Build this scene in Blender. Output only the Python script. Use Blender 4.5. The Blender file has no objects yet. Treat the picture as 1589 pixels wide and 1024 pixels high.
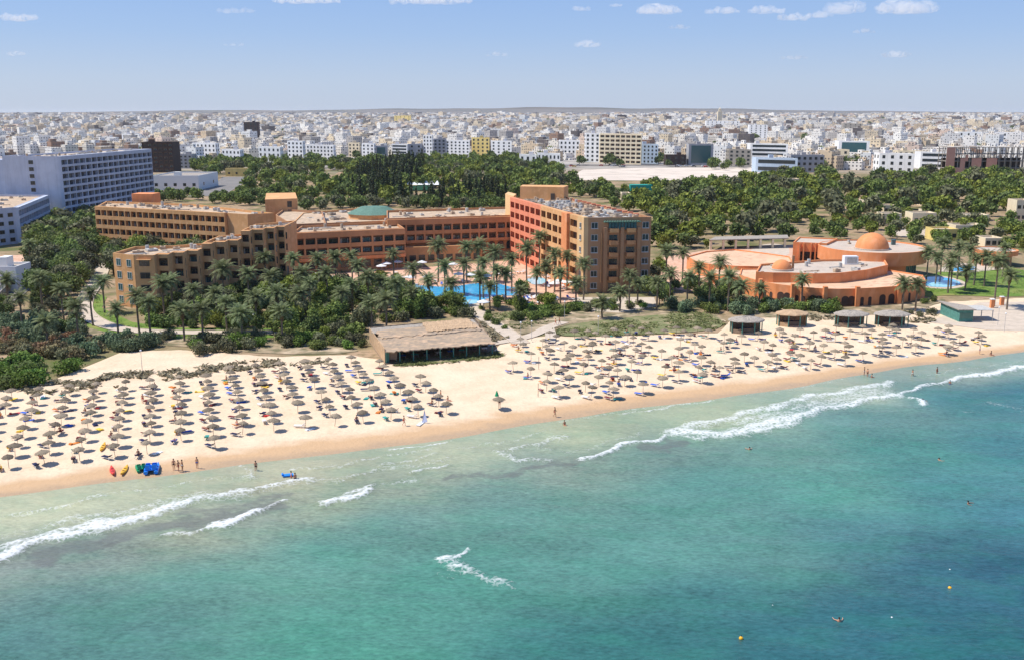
import bpy, bmesh, math, random
import numpy as np
from mathutils import Vector, Matrix, noise
R = math.radians
rnd = random.Random(7)
col = bpy.context.scene.collection
scene = bpy.context.scene
# ---------------------------------------------------------------- camera
FPX, PITCH, CAMH = 1526.0, R(12.42), 50.0
cam_d = bpy.data.cameras.new('camera'); cam = bpy.data.objects.new('camera', cam_d); col.objects.link(cam)
cam.location = (0, 0, CAMH); cam.rotation_euler = (R(90) - PITCH, 0, 0)
cam_d.sensor_width = 36; cam_d.lens = 36 * FPX / 1589; cam_d.clip_start = 1; cam_d.clip_end = 60000
scene.camera = cam
# ---------------------------------------------------------------- sky, sun, exposure
w = bpy.data.worlds.new("World"); scene.world = w; w.use_nodes = True
nt = w.node_tree; bg = nt.nodes['Background']
sky = nt.nodes.new('ShaderNodeTexSky'); sky.sky_type = 'NISHITA'; sky.sun_disc = False
SUN_EL, SUN_AZ = R(58), R(-86)          # azimuth measured from +Y towards +X
sky.sun_elevation = SUN_EL; sky.sun_rotation = SUN_AZ
sky.altitude = 50; sky.air_density = 1.0; sky.dust_density = 0.6; sky.ozone_density = 3.0
tc = nt.nodes.new('ShaderNodeTexCoord'); sx0 = nt.nodes.new('ShaderNodeSeparateXYZ'); nt.links.new(tc.outputs['Generated'], sx0.inputs[0])
cr = nt.nodes.new('ShaderNodeValToRGB'); nt.links.new(sx0.outputs[2], cr.inputs[0])
for i, (pos, c3) in enumerate([(0.0, (4.6, 5.45, 7.1)), (0.03, (4.3, 5.35, 7.3)), (0.075, (3.2, 4.7, 7.6)), (0.14, (2.3, 3.95, 7.6)), (0.5, (1.0, 2.2, 5.4)), (1.0, (.7, 1.6, 4.2))]):
    e = cr.color_ramp.elements[i] if i < 2 else cr.color_ramp.elements.new(pos)
    e.position = pos; e.color = (c3[0] / 8, c3[1] / 8, c3[2] / 8, 1)
sc8 = nt.nodes.new('ShaderNodeVectorMath'); sc8.operation = 'SCALE'; sc8.inputs['Scale'].default_value = 8.0; nt.links.new(cr.outputs[0], sc8.inputs[0])
skm = nt.nodes.new('ShaderNodeMix'); skm.data_type = 'RGBA'; skm.inputs[0].default_value = .8
nt.links.new(sky.outputs[0], skm.inputs[6]); nt.links.new(sc8.outputs[0], skm.inputs[7])
nt.links.new(skm.outputs[2], bg.inputs[0]); bg.inputs[1].default_value = 0.1
sd = bpy.data.lights.new('sun', 'SUN'); sd.energy = 4.8; sd.angle = R(0.53); sd.color = (1, 0.95, 0.87)
so = bpy.data.objects.new('sun', sd); col.objects.link(so)
tosun = Vector((math.sin(SUN_AZ) * math.cos(SUN_EL), math.cos(SUN_AZ) * math.cos(SUN_EL), math.sin(SUN_EL)))
so.rotation_euler = tosun.to_track_quat('Z', 'Y').to_euler()
scene.view_settings.view_transform = 'Standard'; scene.view_settings.look = 'None'
scene.view_settings.gamma = 1; scene.view_settings.exposure = 0.2
scene.cycles.max_bounces = 6; scene.cycles.transparent_max_bounces = 8
scene.cycles.volume_bounces = 3
# ---------------------------------------------------------------- placement: photo points -> world
CP, SP = math.cos(PITCH), math.sin(PITCH)
def ray(px, py):
    u = (px - 794.5) / FPX; v = (py - 512) / FPX
    return u, CP - v * SP, -SP - v * CP
def G(px, py, z=0.0):
    dx, dy, dz = ray(px, py); t = (z - CAMH) / dz
    return Vector((dx * t, dy * t, z))
def GP(pts, z=0.0): return [G(a, b, z) for a, b in pts]
def Zat(py, Y):
    dx, dy, dz = ray(794.5, py); return CAMH + Y * dz / dy
def proj(p):
    x, y, z = p[0], p[1], p[2] - CAMH
    d = y * CP - z * SP; up = y * SP + z * CP
    if d < 1: return (-9999, 9999)
    return 794.5 + FPX * x / d, 512 - FPX * up / d
def lin(c):
    if isinstance(c, str):
        c = c.lstrip('#'); c = [int(c[i:i + 2], 16) / 255 for i in (0, 2, 4)]
        return tuple(x / 12.92 if x <= .04045 else ((x + .055) / 1.055) ** 2.4 for x in c)
    return tuple(c)
# ---------------------------------------------------------------- materials
def new_mat(name):
    m = bpy.data.materials.new(name); m.use_nodes = True
    return m, m.node_tree, m.node_tree.nodes['Principled BSDF']
def N(nt, t, **kw):
    n = nt.nodes.new('ShaderNode' + t)
    for k, v in kw.items():
        if k in n.inputs.keys(): n.inputs[k].default_value = v
        else: setattr(n, k, v)
    return n
def mixc(nt, fac, a, b, blend='MIX'):
    m = nt.nodes.new('ShaderNodeMix'); m.data_type = 'RGBA'; m.blend_type = blend
    for sock, v in ((m.inputs[0], fac), (m.inputs[6], a), (m.inputs[7], b)):
        if hasattr(v, 'is_linked'): nt.links.new(v, sock)
        elif isinstance(v, (int, float)): sock.default_value = v
        else: sock.default_value = (*v, 1) if len(v) == 3 else v
    return m.outputs[2]
def math_(nt, op, a, b=None, clamp=False):
    m = nt.nodes.new('ShaderNodeMath'); m.operation = op; m.use_clamp = clamp
    for i, v in enumerate((a, b)):
        if v is None: continue
        if hasattr(v, 'is_linked'): nt.links.new(v, m.inputs[i])
        else: m.inputs[i].default_value = v
    return m.outputs[0]
def rampf(nt, src, lo, hi):
    m = nt.nodes.new('ShaderNodeMapRange'); m.clamp = True
    nt.links.new(src, m.inputs[0]); m.inputs[1].default_value = lo; m.inputs[2].default_value = hi
    return m.outputs[0]
def noise_(nt, scale, detail=3, rough=.55, vec=None, stretch=None):
    n = nt.nodes.new('ShaderNodeTexNoise'); n.inputs['Scale'].default_value = scale
    n.inputs['Detail'].default_value = detail; n.inputs['Roughness'].default_value = rough
    if vec is None:
        vec = N(nt, 'NewGeometry').outputs['Position']
    if stretch:
        mp = nt.nodes.new('ShaderNodeMapping'); nt.links.new(vec, mp.inputs[0])
        mp.inputs['Scale'].default_value = stretch[:3]
        if len(stretch) > 3: mp.inputs['Rotation'].default_value = (0, 0, stretch[3])
        vec = mp.outputs[0]
    nt.links.new(vec, n.inputs['Vector'])
    return n.outputs[0]
WALLS = ('render', 'white', 'city')
def surf(name, c1, c2=None, scale=.5, rough=.85, lo=.35, hi=.65, c3=None, scale3=3, bump=0, bscale=5, spec=.3, rand=0, vary=None, metal=0, stretch=None):
    m, nt, b = new_mat(name)
    b.inputs['Roughness'].default_value = rough; b.inputs['Specular IOR Level'].default_value = spec
    b.inputs['Metallic'].default_value = metal
    c = lin(c1)
    if c2 is not None: c = mixc(nt, rampf(nt, noise_(nt, scale, stretch=stretch), lo, hi), lin(c1), lin(c2))
    if c3 is not None: c = mixc(nt, rampf(nt, noise_(nt, scale3, 2), .52, .68), c, lin(c3))
    if name.endswith('render') or name.startswith(('white_r', 'city')):
        st = math_(nt, 'MULTIPLY', rampf(nt, noise_(nt, 1.0, 4, .6, stretch=(.9, .9, .1)), .46, .75), .38)
        c = mixc(nt, st, c, tuple(v * .55 for v in lin(c1)))
        c = mixc(nt, math_(nt, 'MULTIPLY', rampf(nt, noise_(nt, .09, 3), .5, .6), .25), c, tuple(min(.9, v * 1.2 + .03) for v in lin(c1)))
    if rand:
        oi = N(nt, 'ObjectInfo'); hv = nt.nodes.new('ShaderNodeHueSaturation')
        nt.links.new(rampf2(nt, oi.outputs['Random'], 1 - rand, 1 + rand), hv.inputs['Value'])
        if hasattr(c, 'is_linked'): nt.links.new(c, hv.inputs['Color'])
        else: hv.inputs['Color'].default_value = (*c, 1)
        c = hv.outputs[0]
    if hasattr(c, 'is_linked'): nt.links.new(c, b.inputs['Base Color'])
    else: b.inputs['Base Color'].default_value = (*c, 1)
    if bump:
        bn = nt.nodes.new('ShaderNodeBump'); bn.inputs['Strength'].default_value = bump; bn.inputs['Distance'].default_value = .1
        nt.links.new(noise_(nt, bscale, 3), bn.inputs['Height']); nt.links.new(bn.outputs[0], b.inputs['Normal'])
    return m
def rampf2(nt, src, a, b):
    m = nt.nodes.new('ShaderNodeMapRange'); nt.links.new(src, m.inputs[0])
    m.inputs[3].default_value = a; m.inputs[4].default_value = b
    return m.outputs[0]
def foliage(name, dark, light, extra=None, spread=.25):
    m, nt, b = new_mat(name)
    g = N(nt, 'NewGeometry'); oi = N(nt, 'ObjectInfo')
    f = math_(nt, 'ADD', math_(nt, 'MULTIPLY', g.outputs['Random Per Island'], .6), math_(nt, 'MULTIPLY', noise_(nt, .45, 2), .5))
    c = mixc(nt, rampf(nt, f, .2, .85), lin(dark), lin(light))
    if extra: c = mixc(nt, rampf(nt, noise_(nt, .13, 1), .5, .68), c, lin(extra))
    hv = nt.nodes.new('ShaderNodeHueSaturation')
    nt.links.new(rampf2(nt, oi.outputs['Random'], 1 - spread, 1 + spread), hv.inputs['Value'])
    nt.links.new(rampf2(nt, oi.outputs['Random'], .485, .515), hv.inputs['Hue'])
    nt.links.new(c, hv.inputs['Color'])
    nt.links.new(hv.outputs[0], b.inputs['Base Color']); b.inputs['Roughness'].default_value = .7
    b.inputs['Specular IOR Level'].default_value = .2
    tr = nt.nodes.new('ShaderNodeBsdfTranslucent'); nt.links.new(hv.outputs[0], tr.inputs[0])
    mx = nt.nodes.new('ShaderNodeMixShader'); mx.inputs[0].default_value = .25
    nt.links.new(b.outputs[0], mx.inputs[1]); nt.links.new(tr.outputs[0], mx.inputs[2])
    nt.links.new(mx.outputs[0], nt.nodes['Material Output'].inputs[0])
    return m
M = {}
M['ochre'] = surf('ochre_render', (.7, .385, .17), (.62, .33, .14), .25, c3=(.74, .43, .21), scale3=.6)
M['yellow'] = surf('yellow_ochre_render', (.76, .5, .26), (.7, .44, .21), .25)
M['terra'] = surf('terracotta_render', (.55, .275, .13), (.48, .235, .105), .25)
M['red'] = surf('salmon_red_render', (.76, .27, .155), (.7, .235, .13), .3)
M['brown'] = surf('shaded_brown_render', (.47, .26, .14), (.42, .23, .12), .3)  # ochre darkened to brown, the tower front's shade put into the colour
M['orange'] = surf('orange_render', (.79, .30, .12), (.72, .265, .1), .2, c3=(.8, .34, .16), scale3=.35)
M['orange_roof'] = surf('salmon_roof', (.74, .5, .33), (.64, .42, .27), .12, c3=(.54, .34, .22), scale3=.5)
M['roof_sand'] = surf('sand_roof_deck', (.6, .45, .31), (.47, .35, .24), .35, lo=.4, hi=.6, c3=(.34, .27, .2), scale3=1.1)
M['roof_grey'] = surf('grey_roof_deck', (.56, .46, .37), (.47, .39, .32), .25, c3=(.55, .5, .42), scale3=1.0)
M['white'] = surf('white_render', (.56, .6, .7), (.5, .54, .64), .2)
M['white2'] = surf('white_plain', (.8, .8, .78))
M['glass'] = surf('window_glass', (.02, .03, .035), rough=.12, spec=.6)
M['glass_teal'] = surf('teal_window_glass', (.03, .10, .11), rough=.15, spec=.7)
M['frame'] = surf('window_frame', (.12, .1, .08))
M['frame_w'] = surf('white_frame', (.6, .6, .58))
M['recess_shade'] = surf('shaded_back_wall', (.22, .12, .075), rough=.9)  # balcony shade put into the colour of the recess back wall
M['ac'] = surf('metal_units', (.42, .42, .4), (.55, .53, .5), 2)
M['dirt'] = surf('dusty_unit', (.28, .23, .18), (.5, .42, .33), 1)
M['green_roof'] = surf('green_copper_roof', (.13, .24, .19), (.1, .19, .15), 1.2)
M['thatch'] = surf('dry_palm_thatch', (.22, .175, .125), (.34, .275, .195), 6, c3=(.14, .105, .075), scale3=9, rand=.35, bump=.6, bscale=14)
M['reed'] = surf('reed_roof', (.47, .34, .22), (.3, .24, .185), .45, lo=.4, hi=.6, c3=(.58, .4, .26), scale3=.35, bump=.5, bscale=9, stretch=(1, 5, 1))
M['reed_grey'] = surf('weathered_reed', (.33, .29, .25), (.43, .38, .32), 1.5, c3=(.22, .19, .16), scale3=4, bump=.5, bscale=9)
M['reed_tan'] = surf('fresh_reed', (.54, .375, .23), (.44, .3, .18), .8, bump=.4, bscale=9)
M['wood'] = surf('weathered_wood', (.2, .14, .1), (.28, .21, .15), 2)
M['teal_post'] = surf('teal_painted_wood', (.07, .2, .17), (.1, .27, .23), 1.5)
M['trunk'] = surf('bark', (.13, .095, .065), (.2, .15, .105), 2)
M['palm_trunk'] = surf('palm_bark', (.15, .115, .085), (.23, .18, .13), 4, bump=.5, bscale=8)
M['f_mid'] = foliage('leaf_mid_green', (.065, .105, .024), (.26, .32, .08))
M['f_dark'] = foliage('leaf_dark_green', (.048, .075, .022), (.185, .235, .07))
M['f_lime'] = foliage('leaf_yellow_green', (.1, .13, .02), (.3, .33, .06))
M['f_olive'] = foliage('leaf_grey_olive', (.09, .1, .048), (.24, .24, .13))
M['f_cyp'] = foliage('cypress_green', (.018, .032, .014), (.07, .09, .04))
M['f_palm'] = foliage('palm_frond', (.085, .115, .045), (.28, .32, .15), spread=.15)
M['f_dry'] = foliage('dry_frond', (.13, .1, .05), (.26, .2, .11))
M['f_bush'] = foliage('bush_green', (.06, .115, .018), (.21, .31, .06))
M['f_reed'] = foliage('reed_green', (.07, .11, .06), (.23, .3, .16))
M['f_rust'] = foliage('rust_shrub', (.13, .09, .045), (.3, .27, .14), extra=(.32, .17, .09))
M['f_dune'] = foliage('dune_scrub', (.14, .12, .07), (.36, .31, .21))
M['f_grass'] = foliage('grass_blade', (.06, .12, .015), (.16, .24, .04))
M['asphalt'] = surf('asphalt', (.24, .22, .2), (.18, .17, .16), .1)
M['paving'] = surf('pale_paving', (.6, .5, .4), (.5, .42, .33), .5)
M['plaza'] = surf('salmon_paving', (.6, .36, .24), (.68, .45, .32), .3, c3=(.5, .28, .18), scale3=1)
M['lawn'] = surf('lawn_turf', (.11, .19, .025), (.17, .25, .04), .3, c3=(.25, .25, .07), scale3=.12)
M['dune_soil'] = surf('dune_soil', (.36, .27, .17), (.17, .15, .08), .35, lo=.4, hi=.6, c3=(.55, .43, .29), scale3=.22)
M['dune_green'] = surf('dune_green', (.14, .17, .06), (.24, .22, .11), .5, c3=(.38, .3, .18), scale3=.3)
M['park_soil'] = surf('park_soil', (.35, .22, .13), (.46, .3, .19), .06, c3=(.14, .14, .06), scale3=.09)
M['lot'] = surf('bare_lot_sand', (.62, .53, .44), (.7, .6, .5), .02, c3=(.5, .43, .35), scale3=.05)
def poolm(name, c, c2):
    m = surf(name, c, c2, .5, rough=.08, spec=.6, bump=.25, bscale=1.5); return m
M['pool'] = poolm('pool_water', (.02, .36, .72), (.07, .5, .8))
M['tile_pale'] = poolm('shallow_pool_water', (.3, .68, .85), (.4, .75, .88))
M['navy'] = surf('navy_cushion', (.015, .02, .07), rand=.3)
M['blue'] = surf('blue_cushion', (.03, .11, .5), rand=.3)
M['orange_c'] = surf('orange_cushion', (.75, .25, .05), rand=.2)
M['yellow_c'] = surf('yellow_cushion', (.8, .55, .07))
M['white_c'] = surf('white_plastic', (.78, .79, .8), rough=.4)
M['maroon'] = surf('maroon_cushion', (.16, .025, .03), rand=.3)
M['teal_c'] = surf('teal_cloth', (.05, .33, .3))
M['skin'] = surf('tanned_skin', (.5, .25, .15), rand=.3, rough=.6)
M['hair'] = surf('dark_hair', (.03, .02, .015))
M['swim_red'] = surf('red_swimwear', (.5, .03, .03)); M['swim_dark'] = surf('dark_swimwear', (.02, .02, .035))
M['swim_blue'] = surf('blue_swimwear', (.04, .1, .4)); M['swim_white'] = surf('white_swimwear', (.7, .7, .7))
M['p_red'] = surf('red_plastic', (.7, .05, .04), rough=.35); M['p_yellow'] = surf('yellow_plastic', (.85, .45, .03), rough=.35)
M['p_green'] = surf('green_plastic', (.02, .3, .13), rough=.35); M['p_blue'] = surf('blue_plastic', (.02, .24, .8), rough=.35)
M['p_black'] = surf('black_rubber', (.02, .02, .02))
M['brick'] = surf('bare_brick', (.6, .3, .22), (.66, .36, .26), .3)
M['concrete'] = surf('bare_concrete', (.38, .34, .29), (.3, .27, .23), .3)
M['dark_brown'] = surf('dark_brown_panel', (.05, .03, .025), (.08, .05, .04), .5)
M['cream'] = surf('cream_render', (.8, .68, .48), (.74, .62, .43), .2)
M['yellow_w'] = surf('yellow_city_render', (.78, .6, .22), (.7, .54, .2), .2)
M['tealbox'] = surf('teal_sheet', (.02, .32, .27)); M['sign_red'] = surf('red_panel', (.6, .04, .05))
M['city_white'] = surf('city_white', (.86, .86, .85), (.78, .77, .75), .1)
M['city_grey'] = surf('city_grey', (.42, .42, .43), (.36, .36, .37), .1)
M['city_blue'] = surf('city_pale_blue', (.5, .6, .72), (.45, .55, .66), .1)
# ---------------------------------------------------------------- object helpers
def tag(o, label=None, cat=None, group=None, kind=None):
    if label: o['label'] = label
    if cat: o['category'] = cat
    if group: o['group'] = group
    if kind: o['kind'] = kind
    return o
def empty(name, loc=(0, 0, 0), rz=0, **kw):
    o = bpy.data.objects.new(name, None); col.objects.link(o); o.location = loc; o.rotation_euler = (0, 0, rz)
    o.empty_display_size = .3
    return tag(o, **kw)
def link(name, me, parent=None, loc=(0, 0, 0), rz=0, **kw):
    o = bpy.data.objects.new(name, me); col.objects.link(o); o.location = loc; o.rotation_euler = (0, 0, rz)
    if parent is not None: o.parent = parent
    return tag(o, **kw)
kids = {}
def copy_tree(o, parent=None):
    c = o.copy(); col.objects.link(c)
    if parent is not None: c.parent = parent
    for ch in o.children: copy_tree(ch, c)
    return c
class MB:
    def __init__(s): s.v = []; s.f = []; s.m = []; s.k = 0; s.mats = []; s.uv = []
    def mat(s, m):
        if m not in s.mats: s.mats.append(m)
        s.k = s.mats.index(m); return s
    def face(s, pts, uv=None):
        i = len(s.v); s.v += [tuple(p) for p in pts]; s.f.append(tuple(range(i, i + len(pts)))); s.m.append(s.k)
        s.uv += uv if uv else [(0, -1)] * len(pts)
    def box(s, x0, y0, z0, x1, y1, z1, fr=None, bottom=True):
        # fr = (origin, xdir, ydir): local frame
        P = [(x0, y0, z0), (x1, y0, z0), (x1, y1, z0), (x0, y1, z0), (x0, y0, z1), (x1, y0, z1), (x1, y1, z1), (x0, y1, z1)]
        if fr:
            o, a, b = fr
            P = [(o.x + a.x * p[0] + b.x * p[1], o.y + a.y * p[0] + b.y * p[1], o.z + p[2]) for p in P]
        i = len(s.v); s.v += P
        fs = [(0, 1, 5, 4), (1, 2, 6, 5), (2, 3, 7, 6), (3, 0, 4, 7), (4, 5, 6, 7)] + ([(3, 2, 1, 0)] if bottom else [])
        for f in fs: s.f.append(tuple(i + j for j in f)); s.m.append(s.k); s.uv += [(0, -1)] * 4
    def prism(s, poly, z0, z1, top=True, walls=True, bottom=False):
        n = len(poly)
        if walls:
            L = 0
            for a in range(n):
                p, q = poly[a], poly[(a + 1) % n]; d = math.hypot(q[0] - p[0], q[1] - p[1])
                s.face([(p[0], p[1], z0), (q[0], q[1], z0), (q[0], q[1], z1), (p[0], p[1], z1)], [(L, 0), (L + d, 0), (L + d, z1 - z0), (L, z1 - z0)]); L += d
        if top: s.face([(p[0], p[1], z1) for p in poly])
        if bottom: s.face([(p[0], p[1], z0) for p in reversed(poly)])
    def cyl(s, c, r0, r1, z0, z1, n=12, cap=True):
        a = [(c[0] + r0 * math.cos(6.28318 * i / n), c[1] + r0 * math.sin(6.28318 * i / n), z0) for i in range(n)]
        b = [(c[0] + r1 * math.cos(6.28318 * i / n), c[1] + r1 * math.sin(6.28318 * i / n), z1) for i in range(n)]
        for i in range(n): s.face([a[i], a[(i + 1) % n], b[(i + 1) % n], b[i]])
        if cap: s.face(b)
    def tube(s, p, q, r, n=5, r2=None):
        p, q = Vector(p), Vector(q); d = (q - p).normalized(); a = d.orthogonal().normalized(); b = d.cross(a); r2 = r if r2 is None else r2
        A = [p + (a * math.cos(6.28318 * i / n) + b * math.sin(6.28318 * i / n)) * r for i in range(n)]
        B = [q + (a * math.cos(6.28318 * i / n) + b * math.sin(6.28318 * i / n)) * r2 for i in range(n)]
        for i in range(n): s.face([A[i], A[(i + 1) % n], B[(i + 1) % n], B[i]])
        s.face(A[::-1]); s.face(B)
    def mesh(s, name, smooth=False, uv=False, col_=None, weld=False):
        me = bpy.data.meshes.new(name); me.from_pydata(s.v, [], s.f)
        for m in s.mats: me.materials.append(m)
        me.polygons.foreach_set('material_index', s.m)
        if uv:
            u = me.uv_layers.new(name='uv'); u.data.foreach_set('uv', np.array(s.uv, dtype='f').ravel())
        if smooth or weld:
            bm = bmesh.new(); bm.from_mesh(me); bmesh.ops.remove_doubles(bm, verts=bm.verts, dist=1e-4); bm.to_mesh(me); bm.free()
        if smooth: me.polygons.foreach_set('use_smooth', [True] * len(me.polygons))
        me.update(); return me
    def build(s, name, parent=None, **kw):
        opts = {k: kw.pop(k) for k in ('smooth', 'uv', 'weld') if k in kw}
        return link(name, s.mesh(name, **opts), parent, **kw)
def ccw(poly):
    a = sum(poly[i][0] * poly[(i + 1) % len(poly)][1] - poly[(i + 1) % len(poly)][0] * poly[i][1] for i in range(len(poly)))
    return list(poly) if a > 0 else list(reversed(poly))
def inset(poly, d):
    n = len(poly); out = []
    for i in range(n):
        p0, p, p1 = Vector(poly[i - 1][:2]), Vector(poly[i][:2]), Vector(poly[(i + 1) % n][:2])
        e0 = (p - p0).normalized(); e1 = (p1 - p).normalized()
        n0 = Vector((-e0.y, e0.x)); n1 = Vector((-e1.y, e1.x)); b = n0 + n1
        L = b.length
        if L < .2: b = n0; k = d
        else: b /= L; k = d / max(b.dot(n0), .35)
        out.append((p.x + b.x * k, p.y + b.y * k))
    return out
def inpoly(x, y, poly):
    c = False; j = len(poly) - 1
    for i in range(len(poly)):
        xi, yi, xj, yj = poly[i][0], poly[i][1], poly[j][0], poly[j][1]
        if (yi > y) != (yj > y) and x < (xj - xi) * (y - yi) / (yj - yi) + xi: c = not c
        j = i
    return c
def sheet(name, pxpts, mat, z=.03, kind='structure', world=None, smoothn=0, label=None, cat=None):
    pts = world if world else GP(pxpts)
    if smoothn:
        for _ in range(smoothn):
            q = []
            for i in range(len(pts)):
                a, b = pts[i], pts[(i + 1) % len(pts)]
                q += [a * .75 + b * .25, a * .25 + b * .75]
            pts = q
    bm = bmesh.new(); vs = [bm.verts.new((p[0], p[1], z)) for p in ccw(pts)]; f = bm.faces.new(vs)
    bmesh.ops.triangulate(bm, faces=[f]); me = bpy.data.meshes.new(name); bm.to_mesh(me); bm.free(); me.materials.append(mat)
    return link(name, me, None, kind=kind, label=label, cat=cat)
def strip(name, pxpts, width, mat, z=.05, kind='structure', kerb=None):
    pts = GP(pxpts)
    for _ in range(2):
        q = [pts[0]]
        for a, b in zip(pts, pts[1:]): q += [a * .75 + b * .25, a * .25 + b * .75]
        q.append(pts[-1]); pts = q
    mb = MB().mat(mat); n = len(pts); L = []; Rr = []
    for i, p in enumerate(pts):
        d = (pts[min(i + 1, n - 1)] - pts[max(i - 1, 0)]).normalized(); s = Vector((-d.y, d.x, 0)) * width / 2
        L.append(p + s); Rr.append(p - s)
    for i in range(n - 1):
        mb.face([(*L[i][:2], z), (*Rr[i][:2], z), (*Rr[i + 1][:2], z), (*L[i + 1][:2], z)])
        if kerb:
            mb.mat(kerb)
            for A, B, sg in ((L[i], L[i + 1], 1), (Rr[i], Rr[i + 1], -1)):
                d = (B - A).normalized(); s = Vector((-d.y, d.x, 0)) * .15 * sg
                a, b, c, e = A, B, B + s, A + s
                if sg < 0: a, b, c, e = B, A, A + s, B + s
                mb.face([(*a[:2], z + .12), (*b[:2], z + .12), (*c[:2], z + .12), (*e[:2], z + .12)])
                mb.face([(*a[:2], z), (*b[:2], z), (*b[:2], z + .12), (*a[:2], z + .12)])
            mb.mat(mat)
    return mb.build(name, kind=kind)
EXCL = []      # footprints that trees keep off
HAZE = 3.2e-5
# ---------------------------------------------------------------- shoreline and terrain
SEA = -0.6
shore = GP([(-60, 779), (0, 768), (100, 757), (200, 745), (300, 733), (400, 720), (500, 705), (640, 688), (800, 663), (950, 640), (1100, 619), (1250, 598), (1400, 571), (1500, 558), (1589, 545), (1660, 534)], SEA)
SX = np.array([p.x for p in shore]); SY = np.array([p.y for p in shore])
def ys(x):
    x = np.asarray(x, dtype=float); r = np.interp(x, SX, SY)
    r = np.where(x < SX[0], SY[0] + (x - SX[0]) * .2, r); r = np.where(x > SX[-1], SY[-1] + (x - SX[-1]) * .45, r)
    return r + 0.5 * np.sin(x * .11) + .3 * np.sin(x * .31 + 1)
back = GP([(-60, 598), (0, 600), (60, 598), (190, 545), (270, 541), (330, 544), (420, 552), (540, 549), (585, 556), (660, 556), (765, 545), (785, 524), (860, 520), (900, 522), (1115, 516), (1135, 494), (1250, 489), (1330, 484), (1420, 478), (1470, 468), (1589, 462), (1700, 455)])
BX = np.array([p.x for p in back]); BY = np.array([p.y for p in back])
_o = np.argsort(BX); BX = BX[_o]; BY = BY[_o]
def yb(x): return np.interp(x, BX, BY)
def Tz(x, y):
    x = np.asarray(x, float); y = np.asarray(y, float)
    d = (y - ys(x)) * .97
    z = np.clip(SEA + .06 * d, -3.5, 0)
    far = np.clip((y - 1700) / 5000, 0, 1)
    z = z + far * far * (3 - 2 * far) * 30
    hill = np.clip((y - 9000) / 4500, 0, 1)
    ang = x / np.maximum(y, 1)
    prof = np.exp(-((ang - .05) / .30) ** 2) + .25 * np.exp(-((ang + .33) / .1) ** 2)
    z = z + hill * hill * (3 - 2 * hill) * (22 + 68 * prof * (1 + .1 * np.sin(ang * 37) + .06 * np.sin(ang * 91)))
    return z
def grid_mesh(name, X, Y, Z, mat, flip=False, smooth=True):
    n, m = X.shape
    co = np.stack([X, Y, Z], -1).reshape(-1, 3).astype('f')
    i = np.arange(n * m).reshape(n, m)
    q = np.stack([i[:-1, :-1], i[:-1, 1:], i[1:, 1:], i[1:, :-1]], -1).reshape(-1, 4)
    me = bpy.data.meshes.new(name); me.vertices.add(n * m); me.vertices.foreach_set('co', co.ravel())
    me.loops.add(q.size); me.polygons.add(len(q)); me.loops.foreach_set('vertex_index', q.ravel().astype('i'))
    me.polygons.foreach_set('loop_start', np.arange(0, q.size, 4, dtype='i')); me.polygons.foreach_set('loop_total', np.full(len(q), 4, 'i'))
    if smooth: me.polygons.foreach_set('use_smooth', np.ones(len(q), bool))
    me.materials.append(mat); me.update(); me.validate()
    return me
# ground: one sheet out to the horizon
m, nt_, b = new_mat('ground_soil')
g = N(nt_, 'NewGeometry'); sp = nt_.nodes.new('ShaderNodeSeparateXYZ'); nt_.links.new(g.outputs['Position'], sp.inputs[0])
n1 = noise_(nt_, .05, 5); n2 = noise_(nt_, .4, 3)
near = mixc(nt_, rampf(nt_, n1, .36, .56), lin((.12, .14, .05)), lin((.4, .28, .18)))
near = mixc(nt_, rampf(nt_, n2, .45, .7), near, lin((.17, .14, .07)))
town = mixc(nt_, rampf(nt_, noise_(nt_, .03, 4), .4, .6), lin((.42, .39, .36)), lin((.3, .27, .24)))
town = mixc(nt_, rampf(nt_, noise_(nt_, .011, 4), .58, .64), town, lin((.1, .12, .06)))
hills = mixc(nt_, rampf(nt_, noise_(nt_, .0012, 4, stretch=(1, 4, 1)), .4, .6), lin((.2, .17, .15)), lin((.1, .11, .1)))
c = mixc(nt_, rampf(nt_, sp.outputs[1], 820, 960), near, town)
c = mixc(nt_, rampf(nt_, math_(nt_, 'ADD', sp.outputs[1], math_(nt_, 'MULTIPLY', noise_(nt_, .0008, 3), 3000)), 9000, 9900), c, hills)
nt_.links.new(c, b.inputs['Base Color']); b.inputs['Roughness'].default_value = .95; b.inputs['Specular IOR Level'].default_value = .1
yy = np.concatenate([np.arange(-400, 500, 6), np.geomspace(500, 16000, 150)])
xx = np.linspace(-1, 1, 161)
XX = xx[None, :] * (600 + np.maximum(yy, 0)[:, None] * 1.1); YY = np.repeat(yy[:, None], 161, 1)
ZZ = Tz(XX, YY) - .06
D_ = (YY - ys(XX)); ZZ = np.where(D_ < 14, ZZ - .5, ZZ)
me = grid_mesh('ground', XX, YY, ZZ, m); link('ground', me, kind='structure')
# beach sand
m, nt_, b = new_mat('beach_sand')
at = N(nt_, 'Attribute', attribute_name='wet')
c = mixc(nt_, rampf(nt_, noise_(nt_, .25, 5), .35, .65), lin((.77, .595, .42)), lin((.67, .51, .35)))
c = mixc(nt_, math_(nt_, 'MULTIPLY', rampf(nt_, noise_(nt_, 1.6, 4), .5, .72), .45), c, lin((.5, .38, .25)))
c = mixc(nt_, math_(nt_, 'MULTIPLY', rampf(nt_, noise_(nt_, .1, 3), .45, .6), .3), c, lin((.8, .65, .48)))
wn = math_(nt_, 'ADD', at.outputs['Fac'], math_(nt_, 'MULTIPLY', math_(nt_, 'SUBTRACT', noise_(nt_, .14, 3, stretch=(1, 2.2, 1)), .5), .5))
c = mixc(nt_, rampf(nt_, wn, .32, .62), c, lin((.56, .37, .21)))
c = mixc(nt_, math_(nt_, 'MULTIPLY', rampf(nt_, wn, .75, .95), .6), c, lin((.4, .29, .18)))
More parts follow.
